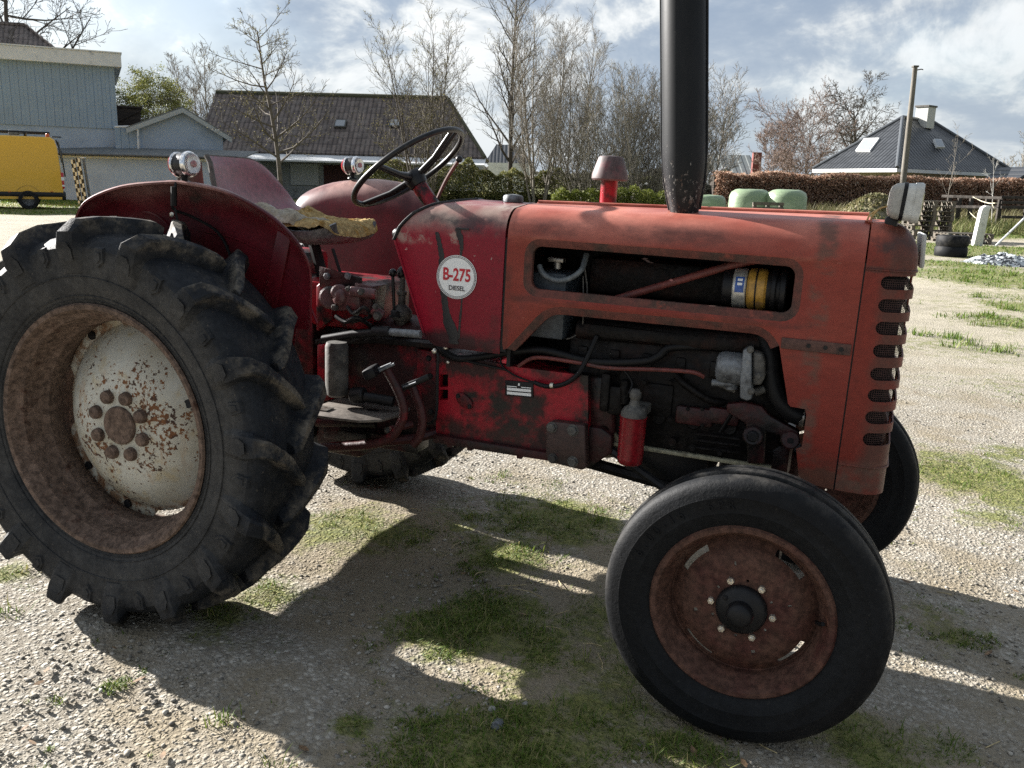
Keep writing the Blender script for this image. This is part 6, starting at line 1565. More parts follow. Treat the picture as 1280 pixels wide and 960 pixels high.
t.tube([Vector((a.x, .006, a.z)), Vector((b_.x - .15, .006, a.z)), Vector((b_.x, .006, a.z - .15)), Vector((b_.x, .006, b_.z)), Vector((a.x, .006, b_.z))], .010, 4, closed=True); t.build('panel_gap', M('dark_yellow_gap', (.12, .06, .006), .6), vb, smooth=0)  # darker yellow strips along the panel joints
wx, wz = VP(35.5, 246).x, VP(35, 246).z
t = MB(); t.lathe([(.36, -.05), (.40, -.03), (.40, .02)], (wx, -.02, wz + .0), (0, -1, 0), 32, caps=False); t.build('wheel_arch', MAT['black_gloss'], SV.o)
for k, xx in enumerate((wx, wx - 3.66)):
    for yy, sg in ((.03, -1), (W_ - .03, 1)):
        t = MB(); t.lathe([(.20, .22), (.30, .22), (.335, .18), (.34, .05), (.33, .0), (.29, -.02), (.20, -.015)], (xx, yy - sg * .04, .335), (0, sg, 0), 32, caps=False); wv_ = t.build('wheel', MAT['tyre_front'], SV.o)
        t = MB(); t.lathe([(.205, -.012), (.20, .03), (.14, .02), (.12, -.01), (.05, -.02), (0, -.02)], (xx, yy - sg * .04 + 0, .335), (0, -sg, 0), 28, caps=False); t.lathe([(.205, .01), (.0, .01)], (xx, yy - sg * .04, .335), (0, sg, 0), 24, caps=False); t.build('rim', MAT['alu'], wv_)
z0, z1 = VP(72, 236).z, VP(72, 215.5).z; 
t = MB(); t.box((rear - .04, .05, (z0 + z1) / 2), (.16, .12, z1 - z0), bevel=.02); tl = t.build('tail_lamp', MAT['red_lens'], SV.o)
t = MB(); t.box((rear - .035, .045, z0 + (z1 - z0) * .62), (.165, .125, (z1 - z0) * .2)); t.box((rear - .035, .045, z0 + (z1 - z0) * .20), (.165, .125, (z1 - z0) * .10)); t.build('lamp_band', MAT['plate_white'], tl, smooth=0)
t = MB(); t.box((rear - .01, W_ / 2, (top_ + 1.35) / 2 + .1), (.05, W_ - .3, .75), (0, R(-6), 0), bevel=.02); t.build('rear_window', MAT['window'], SV.o)
t = MB()
for o in (.25, .55): t.tube([Vector((rear + .09, o, VP(80, 221).z)), Vector((rear + .02, o, VP(78, 190).z)), Vector((rear - .12, o, top_ - .1))], .022, 6)
t.build('door_ladder', MAT['black'], SV.o)
t = MB(); 
for x in (rear - 1.1, rear - 2.2, rear - 3.2):
    t.box((x, W_ / 2, top_ + .10), (.06, W_ - .1, .05)); t.box((x, .12, top_ + .04), (.06, .05, .12)); t.box((x, W_ - .12, top_ + .04), (.06, .05, .12))
for y in (.1, .8, 1.5): t.box((rear - 1.9, y, top_ + .14), (3.2, .05, .05))
t.build('roof_rack', MAT['black'], SV.o, smooth=0)
a = VP(10, 165); b_ = VP(24, 169)
t = MB(); t.box(((a.x + b_.x) / 2, .35, (a.z + b_.z) / 2 + .05), (b_.x - a.x, .35, .16), bevel=.02); t.tube([Vector((b_.x, .2, a.z)), Vector((b_.x + .25, .2, a.z))], .04, 8); t.build('pipe_carrier', MAT['alu'], SV.o)
t = MB(); q = VP(59.5, 171); t.lathe([(.07, 0), (.065, .09), (.04, .13), (0, .14)], (q.x, .3, top_ - .01), (0, 0, 1), 16); t.build('beacon', M('orange_beacon', (.60, .12, .02), .3), SV.o)
t = MB(); t.box((rear - .08, .9, top_ + .03), (.30, .5, .03), bevel=.008); t.build('rear_spoiler', MAT['black_gloss'], SV.o)
for px in (12, 65): 
    q = VP(px, 239.5); t = MB(); t.box((q.x, -.04, q.z), (.09, .02, .04), bevel=.008); t.build('side_marker', M('amber_marker', (.6, .2, .02), .3), SV.o)
t = MB(); t.box((wx - 3.0, -.01, 1.75), (.9, .03, .5), bevel=.02); t.build('side_window', MAT['window'], SV.o)

# --- checked boards leaning beside the annex
for k, (px, lab, top, dx) in enumerate(((97, 'black and white checked board standing nearest the yellow van', 201, 0), (103.5, 'black and white checked board standing against the grey pipe post', 199, 0))):
    s = Site('checked_board', lab, 'board', px + 4, 38, group='checked boards beside the annex')
    h = s.loc(px, top, 38).z + .05; wd = .17; lean = -.10
    t = MB(); t.box((lean * h * .5 - .02, 0, h / 2), (wd, .04, h), (0, R(-5.5), 0)); bd = t.build('board', MAT['black'], s.o, smooth=0)
    nrow = 11
    t = MB()
    for i in range(nrow):
        for j in (0, 1):
            if (i + j + k) % 2: continue
            zc = (i + .5) / nrow * h; m = Matrix.Rotation(R(-5.5), 3, 'Y'); c = Vector((lean * h * .5 - .02, 0, h / 2)) + m @ Vector(((j - .5) * wd / 2, -.0225, zc - h / 2)); t.box(c, (wd / 2 * .98, .006, h / nrow * .98), m)
    t.build('white_check', MAT['white_lamp'], bd, smooth=0)
s = Site('pipe_post', 'thin grey pipe post leaning behind the checked boards', 'post', 113, 38.3); h = s.loc(108, 198, 38.3).z
t = MB(); t.tube([Vector((0, 0, 0)), Vector((-.16, 0, h))], .055, 10); t.build('pipe', MAT['alu'], s.o); t = MB(); t.box((-.18, 0, h + .02), (.20, .12, .05), bevel=.01); t.build('cap', MAT['white_wood'], s.o)

# --- utility pole
s = Site('utility_pole', 'tall leaning wooden utility pole in front of the black tiled bungalow', 'pole', 1130, 43.5); hp = s.loc(1144, 84, 43.5)
t = MB(); t.tube([Vector((-.12, 0, 0)), Vector((hp.x * .5 - .06, 0, hp.z * .5)), Vector((hp.x, 0, hp.z))], [.15, .135, .105], 14); t.build('shaft', M('weathered_pole_timber', (.17, .155, .13), .9, layers=[((.09, .08, .065), 6, .45, .7)], scale=(1, 1, .15), bump=(20, .3, .01)), s.o)
t = MB(); t.box((hp.x, 0, hp.z + .03), (.26, .26, .08), bevel=.02); t.tube([Vector((hp.x + .1, 0, hp.z - .12)), Vector((hp.x + .3, 0, hp.z - .08)), Vector((hp.x + .38, 0, hp.z - .1))], .025, 8); t.build('bracket', MAT['grey'], s.o)

# --- wrapped bales
wrapm = M('pale_green_bale_wrap', (.205, .275, .165), .42, layers=[((.30, .37, .25), 3, .45, .7)], bump=(14, .25, .02), scale=(1, 1, 2.5))
def bale(px, D, dia, h, lab, sq=.10):
    s = Site('wrapped_bale', lab, 'bale', px, D, group='green wrapped bales by the hedge')
    r = dia / 2; t = MB(); t.lathe([(0, 0), (r - .08, 0), (r, .08), (r * 1.02, h * .5), (r, h - sq * 1.6), (r - sq * .35, h - sq * .7), (r - sq * 1.2, h - sq * .15), (r * .55, h), (0, h - .03)], (0, 0, 0), (0, 0, 1), 40)
    for v in t.bm.verts: v.co += Vector((1, 1, .6)) * .03 * mnoise.noise(v.co * 2.5 + Vector((px, 0, 0)))
    for k in range(6):
        a = 2 * PI * k / 6; t.tube([((r - .3) * math.cos(a), (r - .3) * math.sin(a), h + .0), ((r - .02) * math.cos(a + .06), (r - .02) * math.sin(a + .06), h - .22)], .008, 4)
    t.build('wrap', wrapm, s.o, smooth=60)
bale(937, 29.5, 1.32, 1.36, 'green wrapped bale, left of the pair behind the hood', .15)
bale(983, 29.0, 1.25, 1.36, 'green wrapped bale, right of the pair behind the hood', .15)
bale(882, 33, 1.45, 1.10, 'lower green wrapped bale beside the exhaust stack', .12)
PAL = {}
def pallet(name, lab, px, D, z, rot, mat, dim=(1.2, .8), group=None, tilt=0):
    s = Site(name, lab, 'pallet', px, D, rot, group); s.o.location.z += z
    w_, d_ = dim
    if (w_, d_) not in PAL:
        t = MB()
        for y in np.linspace(-d_ / 2 + .05, d_ / 2 - .05, 5): t.box((0, float(y), .133), (w_, .095, .022), bevel=.003, seg=1)
        for x in (-w_ / 2 + .07, 0, w_ / 2 - .07):
            t.box((x, 0, .111), (.10, d_, .022)); t.box((x, 0, .011), (.10, d_, .022))
            for y in (-d_ / 2 + .06, 0, d_ / 2 - .06): t.box((x, y, .061), (.10, .12, .078))
        PAL[w_, d_] = t.mesh('pallet_boards', 0, False)
    link('boards', PAL[w_, d_], mat, s.o)
    if tilt: s.o.rotation_euler = (R(tilt), 0, s.o.rotation_euler.z)
    return s
wood1 = M('grey_pallet_wood', (.12, .10, .078), .9, layers=[((.06, .065, .05), 6, .45, .65)]); wood2 = M('dark_pallet_wood', (.055, .046, .036), .9, layers=[((.12, .10, .08), 6, .5, .7)])
pallet('pallet', 'weathered pallet leaning upright against the pair of green bales', 960, 27.6, .62, 3, wood1, (.95, .7), tilt=80)
words = ['bottom', 'second from the bottom', 'third from the bottom', 'fourth from the bottom', 'fifth from the bottom', 'sixth from the bottom', 'second from the top', 'topmost']
for k in range(8):
    pallet('pallet', 'dark wooden pallet, %s of the tall stack behind the headlamp' % words[k], 1163 + rnd.uniform(-1.5, 2.5), 27.5, k * .146, rnd.uniform(-6, 6), wood2 if k % 3 else wood1, group='stacked pallets')
pallet('pallet', 'low pallet lying upright behind the stacked tyres', 1208, 26.0, .0, 4, wood1, (1.4, .8), group='pallets behind the tyres'); pallet('pallet', 'low pallet under the one behind the stacked tyres', 1210, 26.05, .146, 6, wood1, (1.4, .8), group='pallets behind the tyres')
# --- two loose tyres
for k, lab in enumerate(('black tyre lying on the grass, under another tyre', 'black tyre lying on top of another tyre by the white post')):
    s = Site('tyre', lab, 'tyre', 1197 + k * .5, 20, group='stacked tyres'); t = MB()
    t.lathe([(.20, .03), (.24, .005), (.31, .0), (.335, .03), (.342, .12), (.335, .21), (.31, .24), (.24, .235), (.20, .21), (.23, .12), (.20, .03)], (0, 0, k * .235), (0, 0, 1), 40, caps=False)
    t.build('tread', MAT['tyre_front'], s.o)
# --- white post, pole and rope
s = Site('concrete_post', 'white painted post with a rounded top standing in the grass by the tyres', 'post', 1229, 24.0)
h = s.loc(1232, 257, 24).z; t = MB(); t.prism([(-.13, 0), (.11, 0), (.17, h - .12), (.20, h - .02), (.15, h), (.06, h), (-.02, h - .05), (-.05, h - .16)], XZW, -.09, .09, bevel=.02); t.build('shaft', M('white_painted_concrete', (.62, .62, .60), .7, layers=[((.42, .42, .40), 6, .5, .7)]), s.o)
s2 = Site('rope', 'pale rope tied from the rail fence to the white post', 'rope', 1229, 23.9); t = MB()
P = lambda px, py, D: s2.loc(px, py, D)
t.tube(smooth_path([P(1216, 246, 37), P(1226, 251, 31), P(1236, 254, 25.5), P(1242, 254, 24.1), P(1246, 254, 24.0)]), .014, 6); t.tube(smooth_path([P(1212, 265, 33), P(1219, 272, 28), P(1228, 276, 24.3)]), .012, 6); t.tube([P(1240, 254, 24.0), P(1243, 262, 23.9)], .012, 6); t.build('strand', M('pale_rope', (.5, .46, .33), .8), s2.o)
s = Site('leaning_rail', 'white pole slanting up from the grass at the right edge', 'pole', 1244, 24.5); t = MB(); a = s.loc(1244, 306, 24.5); b_ = s.loc(1306, 248, 25.5); t.tube([Vector((a.x, a.y, 0.0)), b_, b_ + (b_ - Vector((a.x, a.y, 0))) * .3], .028, 8); t.tube([b_ + Vector((.5, 0, .4)), Vector((b_.x + .5, b_.y, 0))], .03, 8); t.build('rail', MAT['white_wood'], s.o)
# --- crumpled sheeting
s = Site('tarpaulin', 'crumpled black and white plastic sheeting heaped on the ground at the right edge', 'tarpaulin', 1268, 18.2)
t = MB(); rows = []
for i in range(34):
    r_ = []
    for j in range(26):
        x = (i / 33 - .5) * 1.5; y = (j / 25 - .5) * 1.1; e = max(0, 1 - (abs(x) / .75) ** 2.5) * max(0, 1 - (abs(y) / .55) ** 2.5)
        z = e * (.12 + .16 * abs(mnoise.noise(Vector((x * 3 + y * 2, y * 4, 3)))) + .12 * abs(mnoise.noise(Vector((x * 9, y * 9, 7))))); r_.append(Vector((x + .05 * mnoise.noise(Vector((x * 8, y * 8, 1))), y, z + .01)))
    rows.append(r_)
t.grid(rows)
m, nt, b = new_mat('black_and_white_sheeting'); g = NT(nt); v = g.coord('Object'); k = g.ramp(g.noise(v, 7, 4, .6, 1.2), .46, .54); g.put(b.inputs['Base Color'], g.mix(k, (.02, .022, .025), (.46, .49, .50))); b.inputs['Roughness'].default_value = .35
t.build('sheeting', m, s.o, smooth=20)
# --- rail fence
def fence_obj():
    s = Site('rail_fence', 'weathered dark post and rail fence in front of the brown hedge', 'fence', 1230, 37.5)
    wm = M('dark_fence_timber', (.040, .033, .027), .9, layers=[((.07, .06, .05), 5, .5, .7)], scale=(1, 1, .3))
    L = s.loc; P0, P1 = (1178, 38.5), (1330, 36.5)
    posts = [(1187, 38.6), (1200, 38.4), (1215, 38.2), (1235, 38), (1251, 35.5), (1285, 35.5), (1320, 35.5)]
    tops = [246, 247, 246, 246, 247, 247, 247]
    for (px, D), ty in zip(posts, tops):
        q = L(px, ty, D); t = MB(); t.box((q.x, q.y, q.z / 2), (.15, .13, q.z), bevel=.015); t.build('post', wm, s.o)
    for (a, Da, ya, b_, Db, yb) in ((1176, 38.7, 245, 1252, 35.4, 247.5), (1180, 38.7, 258, 1252, 35.4, 259), (1250, 35.4, 246.5, 1330, 35.3, 248), (1250, 35.4, 253, 1330, 35.3, 254), (1250, 35.4, 271, 1330, 35.3, 273), (1250, 35.4, 259, 1330, 35.3, 260)):
        p, q = L(a, ya, Da), L(b_, yb, Db); p.y -= .10; q.y -= .10; t = MB(); d = q - p; c = (p + q) / 2
        t.box(c, (d.length, .035, .11), Matrix.Rotation(math.atan2(d.y, d.x), 3, 'Z') @ Matrix.Rotation(-math.asin(d.z / d.length), 3, 'Y'), bevel=.006); t.build('rail', wm, s.o)
fence_obj()
# --- spoil heap
s = Site('soil_heap', 'grassy heap of dry soil in front of the brown hedge, behind the headlamp', 'heap', 1095, 33)
t = MB(); rows = []
for i in range(40):
    r_ = []
    for j in range(30):
        x = (i / 39 - .5) * 5.6; y = (j / 29 - .5) * 3.6; e = math.exp(-(x / 1.5) ** 2 - (y / 1.1) ** 2)
        r_.append(Vector((x, y, e * 1.25 + .22 * e ** .5 * mnoise.noise(Vector((x * 2, y * 2, 0))) + .08 * mnoise.noise(Vector((x * 6, y * 6, 4))) * e ** .3 - .06)))
    rows.append(r_)
t.grid(rows); heap_o = t.build('soil', M('dry_heap_soil', (.24, .21, .14), .95, layers=[((.12, .13, .05), 3, .48, .62), ((.33, .29, .20), 9, .55, .7)], bump=(12, .8, .06)), s.o, smooth=70)
def leafy(name, box_pts, n, size, mat, par=None, seed=1, flat=.0):
    """many small leaf faces; box_pts: function(rng) -> Vector"""
    r_ = np.random.default_rng(seed); P = np.array([box_pts(r_) for _ in range(n)]); V = np.zeros((n, 4, 3)); 
    A = r_.normal(size=(n, 3)); A /= np.linalg.norm(A, axis=1)[:, None]; B = r_.normal(size=(n, 3)); B -= A * (A * B).sum(1)[:, None]; B /= np.linalg.norm(B, axis=1)[:, None]
    s_ = size * (.6 + .8 * r_.random((n, 1))); w_ = s_ * .55
    V[:, 0] = P - A * s_; V[:, 1] = P - B * w_; V[:, 2] = P + A * s_; V[:, 3] = P + B * w_
    me = bpy.data.meshes.new(name); me.vertices.add(4 * n); me.vertices.foreach_set('co', V.reshape(-1)); me.loops.add(4 * n); me.loops.foreach_set('vertex_index', np.arange(4 * n)); me.polygons.add(n); me.polygons.foreach_set('loop_start', np.arange(n) * 4); me.update(); me.validate()
    at = me.attributes.new('shade', 'FLOAT', 'POINT'); at.data.foreach_set('value', np.repeat(r_.random(n), 4))
    return link(name, me, mat, par)
leafy('dry_tufts', lambda r: (lambda x, y: Vector((x, y, 1.25 * math.exp(-(x / 1.5) ** 2 - (y / 1.1) ** 2) + .02 + .08 * r.random())))(float(np.clip(r.normal() * 1.0, -2.6, 2.6)), float(np.clip(r.normal() * .8, -1.7, 1.7))), 2600, .06, G3, s.o, 4)

# --- trees
def tube_into(V, F, pts, rs, n):
    base = len(V); up = Vector((.31, .17, .93))
    for i, p in enumerate(pts):
        t = pts[min(i + 1, len(pts) - 1)] - pts[max(i - 1, 0)]; a = t.cross(up)
        if a.length < 1e-5: a = t.cross(Vector((1, 0, 0)))
        a.normalize(); b = a.cross(t).normalized()
        for k in range(n):
            q = p + (a * math.cos(2 * PI * k / n) + b * math.sin(2 * PI * k / n)) * rs[i]; V.append(q[:])
    for i in range(len(pts) - 1):
        for k in range(n): F.append((base + i * n + k, base + i * n + (k + 1) % n, base + (i + 1) * n + (k + 1) % n, base + (i + 1) * n + k))
def tree(name, label, px, D, H, seed, mat, stems=1, first=.25, spread=1.0, kids=(9, 7, 5), ratio=(.42, .42, .42), ang=(45, 45, 45), r0=None, up=.12, wander=.10, buds=None, group=None, gp=None, lean=0.0, thin=.0065, round_=0.0):
    s = Site(name, label, 'tree' if 'shrub' not in name and 'sapling' not in name else name.split('_')[-1], px, D, group=group)
    rn = random.Random(seed); TV, TF, CV, CF, tips = [], [], [], [], []
    r0 = r0 or H * .014
    def grow(p, d, Ln, r, lev):
        seg = max(3, int(4 + 3 * (lev == 0))) if lev < 2 else 3
        pts = [p.copy()]; rs = [r]; dirs = [d.copy()]
        for i in range(seg):
            wd = wander * (.35 if lev == 0 else 1); d = (d + Vector((rn.gauss(0, wd), rn.gauss(0, wd), rn.gauss(0, wd) + up))).normalized()
            p = p + d * (Ln / seg); pts.append(p.copy()); rs.append(max(thin, r * (1 - .80 * (i + 1) / seg))); dirs.append(d.copy())
        tube_into(TV if lev == 0 else CV, TF if lev == 0 else CF, pts, rs, 8 if lev == 0 else (5 if lev == 1 else 3))
        if lev >= 2 or lev == len(kids): tips.extend(pts[1:])
        if lev < len(kids):
            nk = kids[lev]; nk = max(2, int(nk * (.6 + .8 * rn.random()))) if lev else nk
            az = rn.random() * 6.28
            for k in range(nk):
                t0 = first if lev == 0 else .18; t = t0 + (1 - t0) * ((k + rn.random()) / nk)
                f = t * seg; i = min(int(f), seg - 1); q = pts[i].lerp(pts[i + 1], f - i); dd = dirs[min(i + 1, seg)]
                az += 2.4 + rn.gauss(0, .4); a = R(ang[lev] * (.75 + .5 * rn.random()))
                u = dd.cross(Vector((0, 0, 1)) if abs(dd.z) < .9 else Vector((1, 0, 0))).normalized(); w = dd.cross(u)
                nd = (dd * math.cos(a) + (u * math.cos(az) + w * math.sin(az)) * math.sin(a)).normalized()
                ln = Ln * ratio[lev] * (1.0 - .55 * t if lev == 0 and not round_ else 1.0 - .25 * t) * (.7 + .6 * rn.random())
                grow(q, nd, ln, max(thin, rs[i] * .55), lev + 1)
    for k in range(stems):
        a = 2 * PI * k / max(1, stems) + rn.random(); off = Vector((math.cos(a), math.sin(a), 0)) * (.0 if stems == 1 else .12 + .25 * rn.random() * spread)
        d = Vector((math.cos(a) * .16 * spread * (stems > 1) + lean, math.sin(a) * .16 * spread * (stems > 1), 1)).normalized()
        grow(off, d, H * (1 if stems == 1 else rn.uniform(.72, 1.0)), r0 * (1 if stems == 1 else .7), 0)
    tr = link('trunk', raw_mesh('trunk', TV, TF, True), mat, s.o); cr = link('crown', raw_mesh('crown', CV, CF, False), mat, s.o)
    if buds:
        nb, sz, bm_ = buds; tp = tips
        leafy('buds', lambda r: tp[int(r.random() * len(tp))] + Vector(r.normal(size=3) * sz * 1.2), nb, sz, bm_, cr, seed)
    return s
bark = M('grey_brown_bark', (.115, .095, .075), .9, layers=[((.07, .058, .045), 4, .45, .65)]); bark_pale = M('pale_bark', (.225, .20, .165), .9, layers=[((.16, .14, .115), 3, .5, .7)]); bark_red = M('reddish_twigs', (.17, .125, .10), .9, layers=[((.10, .07, .06), 3, .45, .7)]); bark_dark = M('dark_bark', (.065, .055, .045), .9)
B1 = leaf_mat('yellow_green_buds', [(0, (.13, .12, .03)), (.6, (.22, .20, .06)), (1, (.30, .26, .10))]); B2 = leaf_mat('olive_spring_leaves', [(0, (.11, .125, .030)), (.5, (.19, .205, .055)), (1, (.30, .28, .10))]); B3 = leaf_mat('pinkish_buds', [(0, (.19, .13, .105)), (1, (.30, .21, .18))])
tree('bare_tree', 'large spreading bare tree behind the tile roof at the left edge', 38, 66, 16.5, 21, bark_dark, first=.22, kids=(15, 9, 7, 4), ratio=(.50, .42, .40, .45), ang=(62, 45, 42, 40), up=.06, round_=1, r0=.32, thin=.014)
bt = tree('budding_tree', 'round olive-green budding tree behind the gabled outbuilding', 197, 64, 6.6, 31, bark, stems=6, spread=2.6, first=.18, kids=(14, 8, 6), ratio=(.36, .42, .42), ang=(52, 46, 45), up=.05, round_=1, thin=.009)
def dome(site, cz, rx, rz, nclump, n, size, mat, seed):
    r_ = np.random.default_rng(seed); cl = []
    while len(cl) < nclump:
        d = r_.normal(size=3); d /= np.linalg.norm(d); k = (.35 + .65 * r_.random() ** .6) * (1 + .12 * r_.normal()); p = Vector((d[0] * rx * k, d[1] * rx * k, cz + d[2] * rz * k))
        if p.z > cz - rz * .8: cl.append(p)
    leafy('foliage', lambda r: cl[int(r.random() * nclump)] + Vector(r.normal(size=3) * np.array((.20, .20, .15))), n, size, mat, site.o, seed)
dome(bt, 5.2, 2.6, 3.1, 420, 30000, .055, B2, 77)
tree('bare_tree', 'faint upright bare tree between the budding tree and the farmhouse roof', 262, 70, 9.6, 41, bark_pale, stems=4, kids=(14, 8, 7), ratio=(.36, .42, .42), ang=(36, 38, 40), thin=.011)
tree('bare_tree', 'bare young tree with wide lower limbs standing behind the tractor seat', 352, 36, 6.8, 51, bark, first=.26, kids=(26, 9, 6), ratio=(.46, .38, .38), ang=(68, 44, 42), up=.10, r0=.11, buds=(2500, .02, B1))
tree('budding_tree', 'tall twiggy tree with yellowish buds behind the steering wheel', 528, 42, 8.3, 61, bark, stems=6, spread=1.7, first=.10, kids=(15, 9, 7), ratio=(.34, .42, .42), ang=(40, 38, 42), buds=(8000, .02, B1), thin=.005, r0=.08)
tree('bare_tree', 'tall slender bare tree right of the steering wheel', 637, 45, 10.2, 71, bark_dark, first=.18, kids=(26, 9, 7), ratio=(.36, .40, .42), ang=(44, 40, 42), up=.14, buds=(4000, .02, B1))
tree('bare_tree', 'many-stemmed bare tree just right of the slender tree', 672, 43, 9.3, 81, bark_pale, stems=6, spread=1.3, first=.14, kids=(18, 10, 7), ratio=(.28, .42, .42), ang=(34, 38, 40), thin=.0048, r0=.08)
tree('bare_tree', 'bare tree with thin grey stems, left of the air cleaner bowl', 703, 46, 8.8, 82, bark_pale, stems=6, spread=1.4, first=.14, kids=(18, 10, 7), ratio=(.28, .42, .42), ang=(34, 38, 40), thin=.0048, r0=.075)
for px, H, sd, lab in ((738, 6.6, 91, 'bare multi-stemmed shrub directly behind the air cleaner bowl'), (772, 6.3, 92, 'bare multi-stemmed shrub right of the air cleaner bowl'), (808, 5.9, 93, 'bare multi-stemmed shrub touching the left side of the exhaust stack'), (846, 5.6, 94, 'bare multi-stemmed shrub hidden behind the exhaust stack')):
    tree('willow_shrub', lab, px, 40 + (sd % 3), H, sd, bark_pale, stems=11, spread=3.0, first=.10, kids=(14, 9, 6), ratio=(.33, .42, .42), ang=(36, 38, 40), group='bare shrubs behind the hood', thin=.0048, buds=(2500, .018, B1), r0=.045)
tree('bare_tree', 'fine-twigged bare tree right of the exhaust stack', 884, 50, 6.2, 101, bark_pale, stems=4, spread=1.2, first=.2, kids=(14, 9, 7), ratio=(.38, .42, .42), ang=(50, 42, 42), round_=1, thin=.0085)
tree('bare_tree', 'reddish rounded bare tree beyond the brown hedge, left of the oak', 1003, 62, 6.6, 111, bark_red, first=.16, stems=3, kids=(17, 9, 7), ratio=(.50, .42, .42), ang=(58, 44, 42), up=.08, round_=1, buds=(10000, .028, B3), thin=.0105)
tree('bare_tree', 'pinkish low bare tree beside the barn chimney', 966, 66, 5.8, 113, bark_red, first=.16, stems=3, kids=(15, 9, 6), ratio=(.42, .42, .42), ang=(50, 44, 42), round_=1, buds=(9000, .03, B3), thin=.0105)
tree('oak_tree', 'dark spreading oak behind the left slope of the bungalow roof', 1066, 82, 8.3, 121, bark_dark, first=.30, kids=(15, 10, 8, 5), ratio=(.56, .42, .40, .45), ang=(64, 48, 44, 40), up=.05, wander=.15, round_=1, r0=.30, thin=.015)
tree('sapling', 'thin pale sapling between the pallet stack and the bungalow', 1184, 40, 3.9, 131, bark_pale, first=.25, kids=(9, 5, 3), ratio=(.34, .4, .4), ang=(40, 40, 40), r0=.02, thin=.004)
tree('sapling', 'thin white sapling by the fence near the right edge', 1244, 38.5, 3.0, 132, M('white_sapling_bark', (.36, .35, .32), .8), first=.35, kids=(8, 4, 3), ratio=(.34, .4, .4), ang=(40, 40, 40), r0=.024, thin=.004)
tree('bare_tree', 'small far bare tree past the right end of the bungalow', 1268, 90, 6.0, 141, bark_pale, stems=3, kids=(11, 6, 5), ratio=(.38, .42, .42), ang=(45, 40, 40), round_=1, thin=.015)
# --- hedges
def hedge(name, label, px0, px1, D, top, depth, n, size, mats, seed, low=0.0, lump=.12, gap=.88):
    s = Site(name, label, 'hedge', (px0 + px1) / 2, D); x0, x1 = s.loc(px0, 250, D).x, s.loc(px1, 250, D).x; h = s.loc((px0 + px1) / 2, top, D).z
    def pt(r):
        x = x0 + (x1 - x0) * r.random(); face = r.random()
        hh = h * (1 - lump * .35 + lump * mnoise.noise(Vector((x * .6, seed, 0))) + lump * .5 * mnoise.noise(Vector((x * 2.3, seed, 5))))
        bul = lump * 1.6 * mnoise.noise(Vector((x * .9, r.random() * .2, seed + 2)))
        if face < .70: y = -abs(r.normal()) * -.12 - bul * .6; z = hh * r.random(); y = -bul + abs(r.normal()) * .13
        elif face < .92: y = depth * r.random(); z = hh - abs(r.normal()) * .10
        else: y = depth * r.random(); z = hh * r.random()
        return Vector((x, y, z + r.normal() * .03))
    t = MB(); t.box(((x0 + x1) / 2, depth / 2 + .25, h * gap / 2), (x1 - x0, depth - .3, h * gap)); t.build('branches', mats[1], s.o, smooth=0)
    leafy('foliage', pt, n, size, mats[0], s.o, seed)
HB = leaf_mat('dry_beech_leaves', [(0, (.19, .105, .068)), (.5, (.36, .225, .155)), (.85, (.47, .33, .245)), (1, (.58, .47, .38))], trans=.45)
HG = leaf_mat('evergreen_hedge_leaves', [(0, (.060, .070, .020)), (.4, (.125, .135, .040)), (.75, (.19, .185, .07)), (1, (.28, .24, .13))])
HY = leaf_mat('yellow_green_leaves', [(0, (.07, .085, .018)), (.5, (.14, .165, .030)), (1, (.26, .27, .07))])
core = M('hedge_core', (.030, .022, .015), .95); coreg = M('hedge_core_green', (.022, .026, .010), .95)
hedge('beech_hedge', 'long clipped beech hedge with brown winter leaves in front of the bungalow', 893, 1345, 45, 219, 1.3, 42000, .055, (HB, core), 3, lump=.09)
hedge('evergreen_hedge', 'olive-green hedge behind the steering wheel and filler cap', 455, 660, 43.5, 203, 1.5, 26000, .05, (HG, coreg), 5, lump=.38, gap=.42)
hedge('evergreen_hedge', 'lower mixed hedge between the filler cap and the exhaust stack', 655, 860, 44.5, 212, 1.6, 20000, .05, (HG, coreg), 6, lump=.45, gap=.4)
hedge('spring_bush', 'bright yellow-green bush row at the foot of the bare shrubs', 690, 832, 36.5, 230, 1.2, 9000, .05, (HY, coreg), 7, lump=.55, gap=.35)
# far treeline closing the view
def far_pt(r):
    a = (r.random() - .5) * 1.7; Dd = 230 + 30 * r.random(); lat = Dd * math.tan(a); hh = 6.5 * (.7 + .5 * mnoise.noise(Vector((lat * .03, 1, 2))) + .3 * mnoise.noise(Vector((lat * .12, 4, 2))))
    p = from_lat(lat, Dd); return Vector((p.x, p.y, hh * r.random() ** .7))
tag(leafy('distant_trees', far_pt, 26000, .8, leaf_mat('far_tree_tone', [(0, (.07, .068, .055)), (1, (.15, .14, .11))]), None, 9), kind='stuff')
# ---------------------------------------------------------------- light, sky, camera
SUN_T = Vector((-2.6, .46, 1.0)).normalized()           # towards the sun
SUN = (TILT.to_3x3() @ SUN_T).normalized()
ld = bpy.data.lights.new('sun', 'SUN'); ld.energy = 5.0; ld.angle = R(.6); ld.color = (1.0, .965, .92)
lo = bpy.data.objects.new('sun', ld); COL.objects.link(lo); lo.rotation_euler = SUN.to_track_quat('Z', 'Y').to_euler(); lo.location = (-20, 8, 12)
w = bpy.data.worlds.new('World'); scene.world = w; w.use_nodes = True
g = NT(w.node_tree); bg = w.node_tree.nodes['Background']; bg.inputs['Strength'].default_value = .1
sky = g.node('ShaderNodeTexSky', sky_type='NISHITA'); sky.sun_disc = False
sky.sun_elevation = math.asin(SUN.z); sky.sun_rotation = math.atan2(SUN.x, SUN.y); sky.air_density = 1.0; sky.dust_density = 1.5
tc = g.node('ShaderNodeTexCoord'); v = tc.outputs['Generated']
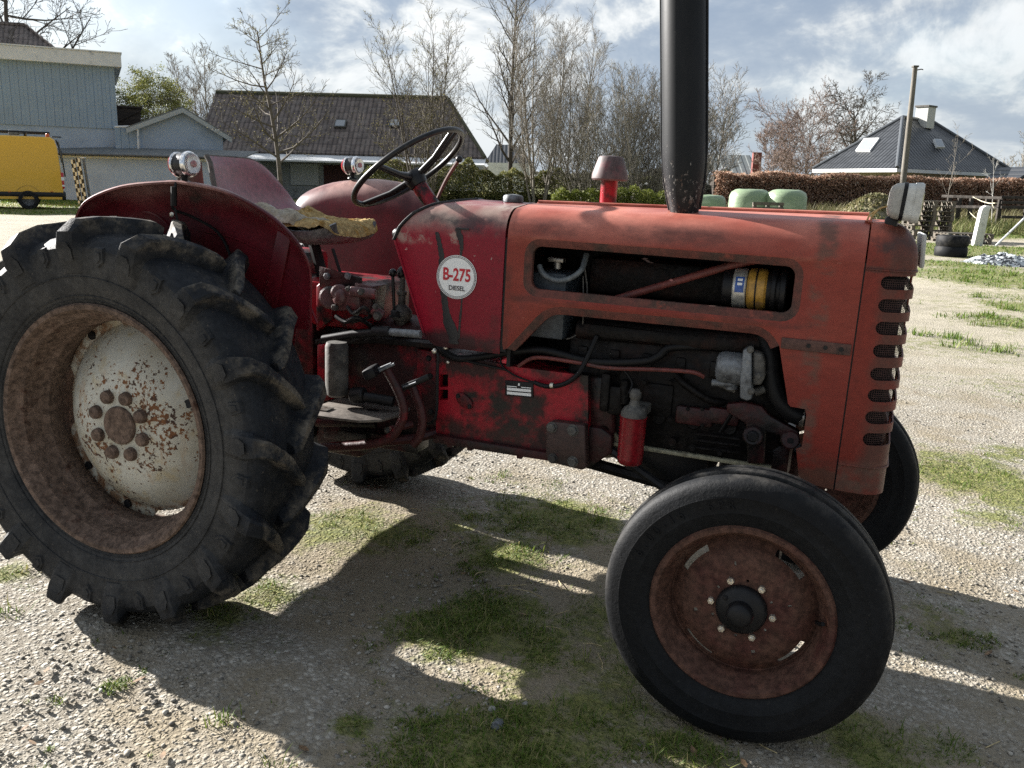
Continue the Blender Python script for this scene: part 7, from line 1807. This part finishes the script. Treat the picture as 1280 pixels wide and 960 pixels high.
s = g.sep(v); zz = g.math('ADD', g.math('MAXIMUM', s[2], 0.0), .55)
cmb = g.node('ShaderNodeCombineXYZ'); g.put(cmb.inputs[0], g.math('DIVIDE', s[0], zz)); g.put(cmb.inputs[1], g.math('DIVIDE', s[1], zz)); cmb.inputs[2].default_value = 4.2
cv = cmb.outputs[0]
n1 = g.noise(cv, 3.2, 9, .60, .35); n2 = g.noise(cv, 7.0, 8, .62, .5); n3 = g.noise(cv, 1.7, 6, .55)
puff = g.ramp(g.math('ADD', g.math('MULTIPLY', n1, .65), g.math('MULTIPLY', n2, .35)), .43, .60)
cloud = g.colors(puff, [(0, (.92, 1.15, 1.50)), (.30, (1.15, 1.36, 1.66)), (.52, (1.55, 1.72, 1.92)), (.75, (2.2, 2.3, 2.36)), (1, (2.85, 2.87, 2.85))])
dt = g.node('ShaderNodeVectorMath', operation='DOT_PRODUCT'); g.L.new(v, dt.inputs[0]); dt.inputs[1].default_value = SUN
gl = g.node('ShaderNodeVectorMath', operation='SCALE'); g.put(gl.inputs[0], cloud); g.put(gl.inputs['Scale'], g.ramp(dt.outputs['Value'], -.7, .55, .60, 1.06)); cloud = gl.outputs[0]
cover = g.ramp(n3, .30, .52, .80, .98)
hz = g.ramp(s[2], 0.0, .22, .55, 0.0)
cloud = g.mix(hz, cloud, (1.65, 1.88, 2.08))
g.L.new(g.mix(cover, sky.outputs[0], cloud), bg.inputs['Color'])
cd = bpy.data.cameras.new('camera'); cd.sensor_width = 36; cd.lens = 36 * FPX / 1280; cd.clip_start = .05; cd.clip_end = 4000
co = bpy.data.objects.new('camera', cd); COL.objects.link(co); co.matrix_world = CAM_W; scene.camera = co
vs = scene.view_settings; vs.view_transform = 'Standard'; vs.look = 'None'; vs.gamma = 1; vs.use_curve_mapping = False; vs.exposure = 1.85
scene.render.engine = 'CYCLES'
cy = scene.cycles; cy.max_bounces = 6; cy.diffuse_bounces = 3; cy.glossy_bounces = 3; cy.transmission_bounces = 5; cy.transparent_max_bounces = 6; cy.use_denoising = False; cy.sample_clamp_indirect = 4
cy.use_adaptive_sampling = True; cy.adaptive_threshold = .008
